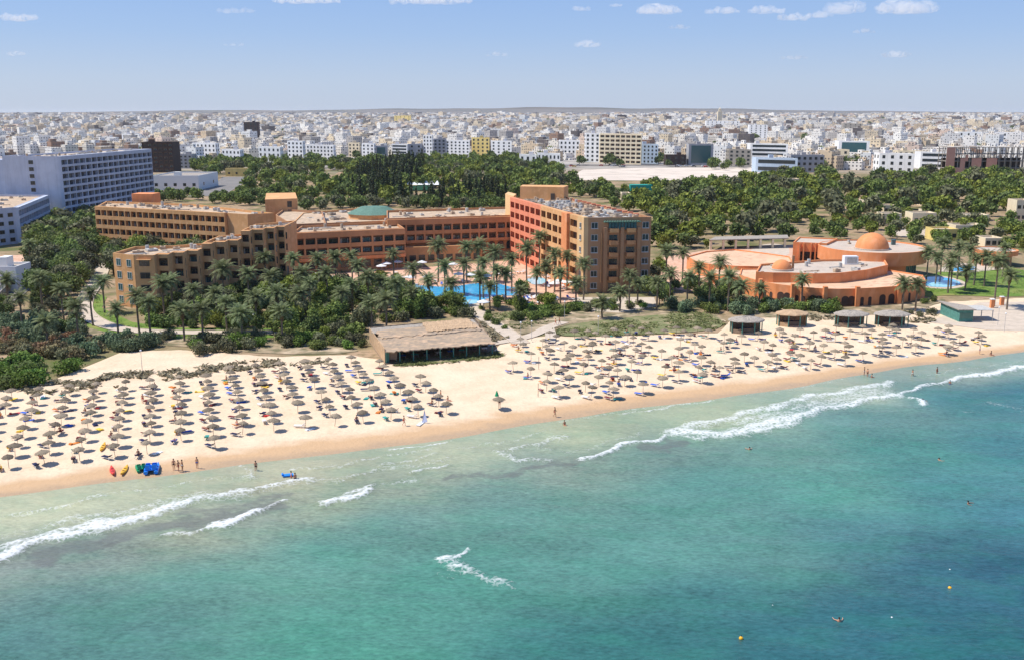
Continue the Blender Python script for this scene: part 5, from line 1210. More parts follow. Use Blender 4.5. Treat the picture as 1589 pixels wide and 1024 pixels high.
# keep the park trees sparser near clearings; nearest 300 as things of their own, the far mass as one wood
pts.sort(key=lambda p: p[1]); print('tree points', len(pts), 'cypress', len(cy))
DESC = {'mid': 'mid green leafy tree', 'dark': 'dark green leafy tree', 'lime': 'yellow green leafy tree', 'olive': 'grey green olive like tree'}
def size_word(s, lo, hi): return 'small ' if s < lo else 'large ' if s > hi else ''
for i, (x, y, k, s, rz) in enumerate(pts[:300]):
    tm = trees[k][i % 3]; root = empty('leafy_tree', (x, y, 0), rz, label=size_word(s, .75, 1.12) + DESC[k] + ' ' + place_name(*proj((x, y, 0))), cat='tree', group='leafy trees around the hotel')
    root.scale = (s * 1.05, s, s)
    link('trunk', tm[0], root); link('crown', tm[1] if y < 480 else tm[2], root)
cy.sort(key=lambda p: p[1])
for i, (x, y, k, s, rz) in enumerate(cy[:200]):
    tm = cyp[i % 3]; root = empty('cypress_tree', (x, y, 0), rz, label=size_word(s, 1.0, 1.4) + 'dark cypress ' + place_name(*proj((x, y, 0))), cat='cypress', group='cypresses of the park'); root.scale = (s, s, s)
    link('trunk', tm[0], root); link('crown', tm[2], root)
def npmesh(me):
    v = np.empty(len(me.vertices) * 3, 'f'); me.vertices.foreach_get('co', v); return v.reshape(-1, 3)
def merged_wood(name, items, protos, mats, z=True):
    V = []; MI = []
    for (x, y, k, s, rz) in items:
        co, mi = protos[k]; c_, s_ = math.cos(rz) * s, math.sin(rz) * s
        q = np.empty_like(co); q[:, 0] = co[:, 0] * c_ - co[:, 1] * s_ + x; q[:, 1] = co[:, 0] * s_ + co[:, 1] * c_ + y; q[:, 2] = co[:, 2] * s + float(Tz(x, y)); V.append(q); MI.append(np.full(len(co) // 4, mi, 'i'))
    V = np.concatenate(V); MI = np.concatenate(MI); n = len(V) // 4
    me = bpy.data.meshes.new(name); me.vertices.add(len(V)); me.vertices.foreach_set('co', V.ravel()); me.loops.add(len(V)); me.polygons.add(n)
    me.loops.foreach_set('vertex_index', np.arange(len(V), dtype='i')); me.polygons.foreach_set('loop_start', np.arange(0, len(V), 4, dtype='i')); me.polygons.foreach_set('loop_total', np.full(n, 4, 'i'))
    for m_ in mats: me.materials.append(m_)
    me.polygons.foreach_set('material_index', MI); me.update(); return me
protos = {k: (npmesh(trees[k][0][2]), i) for i, k in enumerate(('mid', 'dark', 'lime', 'olive'))}
far = pts[300:]
rt = random.Random(77)
for _ in range(650):                      # street trees scattered through the town
    y = 900 + 3600 * rt.random() ** 1.6; x = rt.uniform(-.58, .58) * y; px_, py_ = proj((x, y, 0))
    if px_ < 235 and py_ > 240: continue
    if inpoly(x, y, keep_clear[3]): continue
    far.append((x, y, rt.choice(['mid', 'dark', 'dark']), rt.uniform(.9, 1.6) * (1 + y / 6000), 0))
for cx_, cy_, n_, sp_ in [(1225, 210, 14, 12), (955, 236, 8, 12), (1262, 212, 10, 12), (1350, 250, 12, 22), (1330, 258, 24, 40), (1500, 212, 16, 30), (330, 262, 24, 30), (365, 255, 20, 25), (1300, 262, 24, 40), (1130, 262, 10, 30), (820, 262, 10, 20), (470, 250, 14, 25), (240, 240, 10, 20), (160, 200, 10, 20)]:
    for _ in range(n_):
        p = G(cx_ + rt.uniform(-sp_, sp_), cy_ + rt.uniform(-3, 3)); far.append((p.x, p.y, rt.choice(['mid', 'dark']), rt.uniform(1, 1.7), 0))
me = merged_wood('far_woodland', far, protos, [M['f_mid'], M['f_dark'], M['f_lime'], M['f_olive']])
link('far_woodland', me, kind='stuff', label='far tree crowns of the park and town merging into one mass', cat='woodland')
# shrubs and hedges
nsh = 0
def shrubs(pxp, spacing, kinds, hs, seed, what):
    global nsh
    for (x, y, k, s, rz) in scatter(pxp, spacing, kinds, hs, clear=False, seed=seed, marg=.5):
        nsh += 1
        cw = {'green': 'bright green', 'dark': 'dark green', 'olive': 'grey green', 'rust': 'rust brown', 'reed': 'blue green reedy', 'mid': 'mid green'}[k]
        o = link('garden_shrub', bush[k][nsh % 3], None, (x, y, 0), rz, label=size_word(s, .8, 1.5) + cw + ' shrub ' + what, cat='shrub', group='shrubs ' + what); o.scale = (s, s, s * (1.35 if k == 'reed' else 1))
shrubs([(-10, 575), (40, 560), (65, 575), (62, 600), (30, 606), (-10, 600)], 3.0, ['green', 'green', 'dark'], (1.2, 1.8), 1, 'at the left edge of the sand')
shrubs([(78, 578), (120, 570), (124, 582), (80, 586)], 3.0, ['green'], (1.2, 1.5), 2, 'as a round mound left of the sandy hollow')
shrubs([(-10, 525), (150, 528), (165, 545), (120, 560), (0, 556)], 3.2, ['rust', 'reed', 'rust', 'olive'], (1.1, 1.7), 3, 'in the rust coloured scrub')
shrubs([(160, 530), (262, 522), (265, 540), (180, 552)], 3.2, ['olive', 'reed'], (1.0, 1.6), 4, 'between path and sandy hollow')
shrubs([(275, 538), (300, 522), (400, 525), (410, 540), (310, 552)], 3.4, ['olive', 'green', 'olive'], (1.0, 1.5), 5, 'on the low mound by the path')
shrubs([(0, 500), (120, 500), (150, 520), (0, 525)], 3.8, ['reed', 'reed', 'dark'], (1.1, 1.6), 6, 'in the blue green thicket')
shrubs([(440, 530), (560, 532), (565, 545), (450, 542)], 4.5, ['green', 'mid', 'dark'], (.8, 1.5), 7, 'left of the beach restaurant')
shrubs([(1030, 478), (1150, 472), (1290, 480), (1290, 484), (1140, 490), (1030, 486)], 3.6, ['reed', 'reed', 'mid'], (.9, 1.4), 8, 'in the hedge above the dune')
shrubs([(1150, 474), (1300, 474), (1300, 486), (1200, 488)], 4.0, ['dark', 'mid', 'green'], (1.0, 1.6), 9, 'below the arched terrace')
shrubs([(1320, 470), (1435, 466), (1480, 462), (1450, 470), (1340, 478)], 4.4, ['dark', 'mid'], (.8, 1.4), 10, 'along the foot of the terrace wall')
shrubs([(800, 484), (890, 478), (960, 474), (965, 482), (880, 490), (800, 500)], 4.2, ['mid', 'dark', 'green'], (.8, 1.4), 11, 'above the dune path')
shrubs([(1400, 488), (1450, 484), (1455, 490), (1410, 496)], 3.6, ['olive'], (.6, .9), 12, 'behind the beach huts')
shrubs([(205, 505), (300, 500), (440, 495), (560, 495), (568, 530), (440, 527), (430, 505), (300, 509), (215, 512)], 4.0, ['mid', 'green', 'olive', 'dark', 'mid'], (1.0, 1.9), 21, 'between the garden palms')
shrubs([(430, 525), (560, 528), (560, 545), (440, 538)], 3.6, ['mid', 'green', 'olive'], (.9, 1.5), 22, 'on the strip left of the reed roof')
shrubs([(800, 478), (1000, 472), (1010, 480), (880, 488), (810, 498)], 3.8, ['mid', 'green', 'olive'], (.7, 1.3), 23, 'on the green slope above the dune')
shrubs([(200, 478), (300, 470), (440, 455), (560, 455), (600, 470), (560, 485), (300, 495), (220, 495)], 6.0, ['mid', 'dark', 'green', 'olive'], (1.0, 1.8), 24, 'under the palms of the left garden')
shrubs([(600, 490), (735, 480), (725, 494), (600, 502), (565, 506)], 4.2, ['mid', 'green', 'olive'], (.9, 1.6), 25, 'behind the reed roof')
shrubs([(592, 445), (625, 442), (634, 466), (600, 468)], 4.6, ['mid', 'green', 'dark'], (1.1, 1.8), 26, 'at the left end of the pool')
shrubs([(690, 431), (800, 429), (795, 436), (700, 437)], 6.5, ['mid', 'green'], (.7, 1.3), 27, 'on the terrace behind the pool')
shrubs([(772, 462), (800, 466), (812, 474), (770, 476)], 3.8, ['mid', 'green', 'dark'], (.9, 1.6), 28, 'at the near right rim of the pool')
shrubs([(808, 440), (818, 440), (818, 462), (806, 462)], 4.2, ['mid', 'dark'], (.9, 1.5), 29, 'between the pool and the round pool')
shrubs([(745, 478), (760, 484), (790, 512), (780, 514), (752, 496)], 3.2, ['dark', 'mid'], (.6, .9), 13, 'along the beach path')
print('shrubs', nsh)
# ground cover tufts: one object each patch kind
def tufts(name, polys, n, mat, seed, h=.35, label='', cat='ground cover'):
    r = random.Random(seed); mb = MB().mat(mat)
    for pxp, dens in polys:
        poly = GP(pxp); xs = [p.x for p in poly]; yy_ = [p.y for p in poly]; A_ = (max(xs) - min(xs)) * (max(yy_) - min(yy_))
        for _ in range(int(A_ * dens)):
            x, y = r.uniform(min(xs), max(xs)), r.uniform(min(yy_), max(yy_))
            if not inpoly(x, y, poly): continue
            if noise.noise(Vector((x * .18, y * .18, seed))) < -.12: continue
            for _k in range(3):
                a = r.uniform(0, 6.28); hh = h * r.uniform(.5, 1.4); w_ = h * .8; cx_, cy_ = x + r.gauss(0, .25), y + r.gauss(0, .25)
                dx_, dy_ = math.cos(a) * w_, math.sin(a) * w_; lx, ly = r.gauss(0, .55), r.gauss(0, .55)
                mb.face([(cx_ - dx_, cy_ - dy_, 0.02), (cx_ + dx_, cy_ + dy_, 0.02), (cx_ + dx_ * .7 + lx, cy_ + dy_ * .7 + ly, hh), (cx_ - dx_ * .7 + lx, cy_ - dy_ * .7 + ly, hh)])
    mb.build(name, kind='stuff', label=label, cat=cat)
tufts('dune_scrub', [([(28, 606), (80, 590), (130, 592), (180, 585), (120, 608), (50, 612)], 1.6), ([(140, 602), (160, 582), (300, 570), (420, 558), (540, 556), (545, 562), (430, 568), (320, 582), (240, 592), (170, 604)], 1.6), ([(1250, 490), (1330, 486), (1340, 490), (1260, 500)], 1.2), ([(1395, 492), (1450, 488), (1450, 500), (1410, 506)], 1.5), ([(700, 500), (745, 500), (790, 525), (760, 535)], 1.0)], 0, M['f_dune'], 3, .4, 'dry grey brown dune scrub along the back of the beach', 'scrub')
tufts('dune_grass', [([(858, 512), (900, 506), (1000, 496), (1100, 488), (1125, 503), (1110, 512), (1000, 520), (870, 523)], 2.2), ([(612, 568), (655, 567), (778, 554), (772, 545), (690, 553), (612, 560)], 6), ([(760, 486), (860, 484), (850, 502), (800, 514)], 1.0), ([(1040, 484), (1120, 484), (1110, 492), (1040, 492)], 1.2)], 0, foliage('dune_plant_leaf', (.1, .13, .045), (.26, .29, .1)), 4, .25, 'low green dune plants beside the restaurant and on the oval dune', 'dune plants')
tufts('lawn_grass', [([(1395, 452), (1440, 448), (1500, 448), (1500, 440), (1500, 420), (1600, 418), (1630, 456), (1480, 458)], 1.4), ([(135, 490), (135, 462), (150, 455), (160, 470), (150, 480), (200, 503), (260, 513), (200, 508)], 2)], 0, M['f_grass'], 5, .12, 'mown green lawn grass at the right pool and left path', 'grass')
# ---------------------------------------------------------------- the town
def city_mat():
    m, nt, b = new_mat('town_walls')
    at = N(nt, 'Attribute', attribute_name='tint'); uv = nt.nodes.new('ShaderNodeUVMap'); s = nt.nodes.new('ShaderNodeSeparateXYZ'); nt.links.new(uv.outputs[0], s.inputs[0])
    def band(src, per, lo, hi):
        f = math_(nt, 'FRACT', math_(nt, 'DIVIDE', src, per)); return math_(nt, 'MULTIPLY', math_(nt, 'GREATER_THAN', f, lo), math_(nt, 'LESS_THAN', f, hi))
    wn = math_(nt, 'MULTIPLY', band(s.outputs[0], 3.4, .32, .72), band(s.outputs[1], 3.1, .3, .74))
    cell = nt.nodes.new('ShaderNodeTexWhiteNoise'); cell.noise_dimensions = '2D'
    cv = nt.nodes.new('ShaderNodeCombineXYZ'); nt.links.new(math_(nt, 'FLOOR', math_(nt, 'DIVIDE', s.outputs[0], 3.4)), cv.inputs[0]); nt.links.new(math_(nt, 'FLOOR', math_(nt, 'DIVIDE', s.outputs[1], 3.1)), cv.inputs[1]); nt.links.new(cv.outputs[0], cell.inputs[0])
    wn = math_(nt, 'MULTIPLY', wn, math_(nt, 'GREATER_THAN', cell.outputs[0], .38)); wn = math_(nt, 'MULTIPLY', wn, math_(nt, 'GREATER_THAN', s.outputs[1], 0))
    base = mixc(nt, math_(nt, 'MULTIPLY', rampf(nt, noise_(nt, .3, 3), .45, .7), .25), at.outputs['Color'], lin((.35, .3, .25)))
    c = mixc(nt, wn, base, lin((.1, .1, .105))); nt.links.new(c, b.inputs['Base Color']); b.inputs['Roughness'].default_value = .8; b.inputs['Specular IOR Level'].default_value = .3
    return m
M['town'] = city_mat()
class CB:
    def __init__(s): s.v = []; s.f = []; s.uv = []; s.c = []
    def box(s, cx, cy, w_, d_, z0, z1, a, c, rc=None):
        ca, sa = math.cos(a), math.sin(a); P = [(cx + ca * x - sa * y, cy + sa * x + ca * y) for x, y in ((-w_ / 2, -d_ / 2), (w_ / 2, -d_ / 2), (w_ / 2, d_ / 2), (-w_ / 2, d_ / 2))]
        i = len(s.v); s.v += [(*p, z0) for p in P] + [(*p, z1) for p in P]; LL = 0
        for k in range(4):
            j = (k + 1) % 4; L = (w_, d_)[k % 2]; s.f.append((i + k, i + j, i + 4 + j, i + 4 + k)); s.uv += [(LL, .2), (LL + L, .2), (LL + L, z1 - z0), (LL, z1 - z0)]; s.c += [c] * 4; LL += L
        s.f.append((i + 4, i + 5, i + 6, i + 7)); s.uv += [(0, -9)] * 4; s.c += [rc or c] * 4
    def mesh(s, name):
        me = bpy.data.meshes.new(name); me.from_pydata(s.v, [], s.f); me.materials.append(M['town'])
        me.uv_layers.new(name='UVMap').data.foreach_set('uv', np.array(s.uv, 'f').ravel())
        a = me.attributes.new('tint', 'FLOAT_COLOR', 'CORNER'); c = np.ones((len(s.c), 4), 'f'); c[:, :3] = np.array(s.c); a.data.foreach_set('color', c.ravel()); return me
PAL = [((.88, .87, .85), 'white', 34), ((.78, .74, .68), 'off white', 18), ((.8, .68, .5), 'cream', 16), ((.66, .53, .38), 'sand coloured', 10), ((.45, .43, .42), 'grey', 9), ((.30, .19, .14), 'bare brick brown', 6), ((.74, .77, .8), 'pale blue', 3), ((.14, .12, .12), 'dark', 5), ((.78, .62, .52), 'pinkish', 5)]
rc_ = random.Random(5); bld = []; far_b = []
y = 880.0
def city_building(cb, x, y, w_, d_, h, a, c, rich):
    z0 = float(Tz(x, y)) - 1; ru_ = rc_.uniform(.75, 1.0); roofc = tuple(v * ru_ + .02 for v in (.76, .69, .6)); 
    cb.box(x, y, w_, d_, z0, z0 + h + 1, a, c, roofc)
    ca, sa = math.cos(a), math.sin(a)
    if rich or rc_.random() < .6:
        ox, oy = rc_.uniform(-.3, .3) * w_, rc_.uniform(-.3, .3) * d_
        cb.box(x + ca * ox - sa * oy, y + sa * ox + ca * oy, w_ * rc_.uniform(.2, .5), d_ * rc_.uniform(.2, .5), z0 + h + .9, z0 + h + 1 + rc_.choice([2.4, 3, 3.2]), a, c, roofc)
    if rc_.random() < .45:
        ox = (w_ * .5 + 2) * rc_.choice([-1, 1]); cb.box(x + ca * ox, y + sa * ox, 5, d_ * .8, z0, z0 + h * rc_.uniform(.4, .85), a, c, roofc)
while y < 9500:
    cell = 21 * (1 + (y - 880) / 3300); x = -.60 * y - cell
    row_s = rc_.random() < .14
    while x < .60 * y:
        X_ = x + rc_.uniform(-.3, .3) * cell; Y_ = y + rc_.uniform(-.35, .35) * cell; x += cell * rc_.uniform(.85, 1.15)
        px_, py_ = proj((X_, Y_, 0))
        if px_ < -30 or px_ > 1620: continue
        if px_ < 232 and py_ > 243: continue
        lim = np.interp(px_, [0, 230, 300, 440, 600, 800, 868, 900, 1165, 1200, 1589], [256, 256, 254, 250, 243, 244, 252, 252, 253, 264, 266])
        if py_ > lim: continue
        if any(abs(Y_ - A_.y) < 26 and A_.x - 9 < X_ < B_.x + 9 for A_, B_ in CITYX): continue
        if inpoly(X_, Y_, keep_clear[3]) or rc_.random() < .17 or (row_s and rc_.random() < .6): continue
        if noise.noise(Vector((X_ * .0028, Y_ * .0016, 3))) > .36 and Y_ > 1400: continue
        k = rc_.choices(range(len(PAL)), [p[2] for p in PAL])[0]; u_ = rc_.uniform(.88, 1.05); c = (min(.93, PAL[k][0][0] * u_ * 1.03), PAL[k][0][1] * u_, PAL[k][0][2] * u_ * .94)
        g_ = 1 + (Y_ - 900) / 9000; w_ = cell * rc_.uniform(.42, .85); d_ = cell * rc_.uniform(.4, .7); fl = rc_.choices([1, 2, 3, 4, 5, 7], [10, 32, 30, 16, 8, 3])[0]
        if 600 < px_ < 1300 and py_ < 225 and rc_.random() < .04: fl += 3
        bld.append((X_, Y_, w_, d_, fl * 3.1 + 1, -.78 + rc_.uniform(-.16, .16) + (.3 if noise.noise(Vector((X_ * .002, Y_ * .002, 8))) > .1 else 0), c, k, fl))
    y += cell * .82
bld.sort(key=lambda b: b[1]); print('town buildings', len(bld))
FLW = {1: 'one storey', 2: 'two storey', 3: 'three storey', 4: 'four storey', 5: 'five storey'}
for (x, y, w_, d_, h, a, c, k, fl) in bld[:235]:
    cb = CB(); city_building(cb, x, y, w_, d_, h, a, c, True); px_, py_ = proj((x, y, 0))
    zone = 'above the back wing' if px_ < 430 else 'behind the park' if px_ < 800 else 'behind the bare lot' if px_ < 1180 else 'behind the right park'
    link('town_house', cb.mesh('town_house'), label=PAL[k][1] + ' ' + FLW.get(fl, 'tall') + ' town house ' + zone, cat='building', group='flat roofed town houses')
cb = CB()
for (x, y, w_, d_, h, a, c, k, fl) in bld[235:]: city_building(cb, x, y, w_, d_, h, a, c, False)
link('far_town', cb.mesh('far_town'), kind='stuff', label='dense far town of pale flat roofed houses reaching the horizon', cat='town')
# ---------------------------------------------------------------- beach furniture
def umbrella_mesh(seed):
    r = random.Random(seed); mb = MB().mat(M['thatch']); n = 22; rr = 1.12; P = []
    for f, z in ((1.0, 0), (.72, .15), (.4, .3), (.1, .42), (0.02, .5)):
        P.append([Vector((rr * f * math.cos(6.28318 * k / n) * (1 + (r.uniform(-.09, .07) if f == 1 else 0)), rr * f * math.sin(6.28318 * k / n) * (1 + (r.uniform(-.09, .07) if f == 1 else 0)), z + (r.uniform(-.12, .03) if f == 1 else r.uniform(-.02, .02)))) for k in range(n)])
    for A_, B_ in zip(P, P[1:]):
        for k in range(n): mb.face([A_[k], A_[(k + 1) % n], B_[(k + 1) % n], B_[k]])
    mb.face([v - Vector((0, 0, .02)) for v in P[0][::-1]])
    for k in range(60):
        a = r.uniform(0, 6.28); f = r.uniform(.35, 1.0); p = Vector((rr * f * math.cos(a), rr * f * math.sin(a), .45 * (1 - f) + .03)); d = Vector((math.cos(a), math.sin(a), -.45)) * .22; s = Vector((-math.sin(a), math.cos(a), 0)) * .1
        mb.face([p - s, p + s, p + s * .6 + d, p - s * .6 + d])
    return mb.mesh('canopy')
um = [umbrella_mesh(s) for s in range(4)]
mb = MB().mat(M['wood']); mb.tube((0, 0, -.2), (0, 0, 2.3), .035, 6); pole_me = mb.mesh('pole')
def lounger_mesh(matn, towel=None):
    mb = MB().mat(M['white_c'])
    for x in (-.3, .26): mb.box(x, -.95, .26, x + .04, .95, .31)
    for y in (-.8, .7):
        for x in (-.3, .26): mb.box(x, y, 0, x + .04, y + .05, .26)
    fr_ = mb.mesh('frame'); mb = MB().mat(M[matn]); mb.box(-.3, -.95, .315, .3, .35, .39)
    c_, s_ = math.cos(.6), math.sin(.6); A_ = [(-.3, .35, .315), (.3, .35, .315), (.3, .35 + .65 * c_, .315 + .65 * s_), (-.3, .35 + .65 * c_, .315 + .65 * s_)]; B_ = [(x, y - .045, z + .065) for x, y, z in A_]
    mb.face(B_); mb.face(A_[::-1])
    for k in range(4): mb.face([A_[k], A_[(k + 1) % 4], B_[(k + 1) % 4], B_[k]])
    return fr_, mb.mesh('mattress')
LK = ['navy', 'navy', 'blue', 'white_c', 'orange_c', 'maroon', 'navy', 'teal_c', 'yellow_c', 'white_c', 'navy', 'blue', 'maroon', 'navy']
LN = {'navy': 'dark navy', 'blue': 'blue', 'white_c': 'white', 'orange_c': 'orange', 'maroon': 'maroon', 'teal_c': 'teal', 'yellow_c': 'yellow'}
lg = {k: lounger_mesh(k) for k in set(LK)}
U_AX = Vector((math.cos(R(19)), math.sin(R(19)), 0)); V_AX = Vector((-math.sin(R(19)), math.cos(R(19)), 0))
fieldL = [(-20, 612), (60, 615), (120, 612), (200, 598), (300, 588), (400, 576), (500, 572), (560, 564), (612, 566), (640, 590), (690, 620), (712, 650), (660, 654), (560, 665), (480, 674), (390, 686), (330, 695), (262, 700), (150, 722), (60, 735), (-20, 745)]
fieldR = [(782, 552), (790, 536), (850, 524), (900, 520), (1000, 514), (1045, 512), (1110, 522), (1200, 521), (1290, 517), (1400, 515), (1470, 512), (1525, 528), (1520, 542), (1480, 550), (1400, 556), (1310, 570), (1200, 580), (1100, 594), (1040, 606), (980, 613), (900, 624), (845, 618), (800, 590)]
def lattice(field, du, dv, org, jit, seed, keep=1.0):
    r = random.Random(seed); poly = GP(field); out = []
    for i in range(-60, 90):
        for j in range(-40, 60):
            p = org + U_AX * du * i + V_AX * (dv * j + (dv * .5 if (i % 2 and jit > .7) else 0)); p = p + Vector((r.gauss(0, jit), r.gauss(0, jit), 0))
            if inpoly(p.x, p.y, poly) and r.random() < keep: out.append((p, i, j))
    return out
LL_ = lattice(fieldL, 4.75, 4.75, G(188, 652), .17, 3, .97); RR_ = lattice(fieldR, 5.0, 4.6, G(900, 580), .8, 4, .88)
print('umbrellas', len(LL_), len(RR_))
TENS = ['', '', 'twenty', 'thirty', 'forty', 'fifty', 'sixty', 'seventy', 'eighty', 'ninety']; TTH = ['', '', 'twentieth', 'thirtieth', 'fortieth', 'fiftieth', 'sixtieth', 'seventieth', 'eightieth', 'ninetieth']; ONES = ['', 'first', 'second', 'third', 'fourth', 'fifth', 'sixth', 'seventh', 'eighth', 'ninth']
ORD = ['first', 'second', 'third', 'fourth', 'fifth', 'sixth', 'seventh', 'eighth', 'ninth', 'tenth', 'eleventh', 'twelfth', 'thirteenth', 'fourteenth', 'fifteenth', 'sixteenth', 'seventeenth', 'eighteenth', 'nineteenth', 'twentieth'] + [TENS[k // 10] + ('-' + ONES[k % 10] if k % 10 else '') if k % 10 else TTH[k // 10] for k in range(21, 100)] + ['hundred-and-' + w_ for w_ in []]
ORD += ['hundredth'] + ['hundred-and-' + o_ for o_ in ORD[:99]]
def nth(k): return ORD[k]
sit_spots = []; nl_count = 0; nu = 0
for fld, items in (('left', LL_), ('right', RR_)):
    cols_i = sorted({i for _, i, _ in items}); cidx = {c: k for k, c in enumerate(cols_i)}
    for c in cols_i:
        mem = sorted([q for q in items if q[1] == c], key=lambda q: q[2])
        for rk, (p, i, j) in enumerate(mem):
            nu += 1; root = empty('beach_umbrella', (p.x, p.y, float(Tz(p.x, p.y))), rnd.uniform(0, 6.28), label='thatched umbrella in the ' + fld + ' field, ' + nth(cidx[c]) + ' column from left, ' + nth(rk) + ' from the sea', cat='umbrella', group='thatched umbrellas on the beach')
            root.rotation_euler = (rnd.gauss(0, .06), rnd.gauss(0, .06), rnd.uniform(0, 6.28))
            s_ = rnd.uniform(.7, .98); cn = link('canopy', um[nu % 4], root, (0, 0, 1.8)); cn.scale = (s_, s_, 1); link('pole', pole_me, root)
            want = rnd.random() < .93
            for q in range(1 if rnd.random() < .93 else 2):
                if not want or nl_count >= 300: break
                k = rnd.choice(LK); nl_count += 1; off = U_AX * rnd.uniform(.75, 1.25) * (-1 if q == 0 else 1) + V_AX * rnd.uniform(-1.0, .9)
                yw = R(19) + math.pi + rnd.gauss(.15, .5); lo = Vector((p.x + off.x, p.y + off.y, 0)); zl_ = float(Tz(lo.x, lo.y)); lr = empty('sun_lounger', (lo.x, lo.y, zl_ + .02), yw, label=LN[k] + ' sun lounger, ' + fld + ' field ' + nth(cidx[c]) + ' column, ' + nth(rk) + ' umbrella from sea' + (', left side' if q else ''), cat='sun lounger', group='sun loungers on the beach')
                link('frame', lg[k][0], lr); link('mattress', lg[k][1], lr); sit_spots.append((lo, zl_ + .39, yw, fld, cidx[c], rk))
BAGC = [('navy', 'dark navy'), ('blue', 'blue'), ('orange_c', 'orange'), ('white_c', 'white'), ('p_red', 'red'), ('yellow_c', 'yellow'), ('teal_c', 'teal'), ('maroon', 'maroon')]
bagm = {}
for k, nme in BAGC:
    mb = MB().mat(M[k]); mb.box(-.85, -.38, 0, .85, .38, .03); mb.box(-.8, -.3, .03, -.45, .25, .22); bagm[k] = mb.mesh('towel')
allu = [(p, 'left') for p, _, _ in LL_] + [(p, 'right') for p, _, _ in RR_]; rb_ = random.Random(12)
for q in range(110):
    p, fld = rb_.choice(allu); k, nme = rb_.choice(BAGC); x = p.x + rb_.uniform(-1.4, 1.4); y = p.y + rb_.uniform(-1.3, 1.3)
    link('beach_towel', bagm[k], None, (x, y, float(Tz(x, y)) + .04), rb_.uniform(0, 3.1), label=nme + ' towel with rolled end on the sand of the ' + fld + ' umbrella field', cat='towel', group='towels spread on the sand')
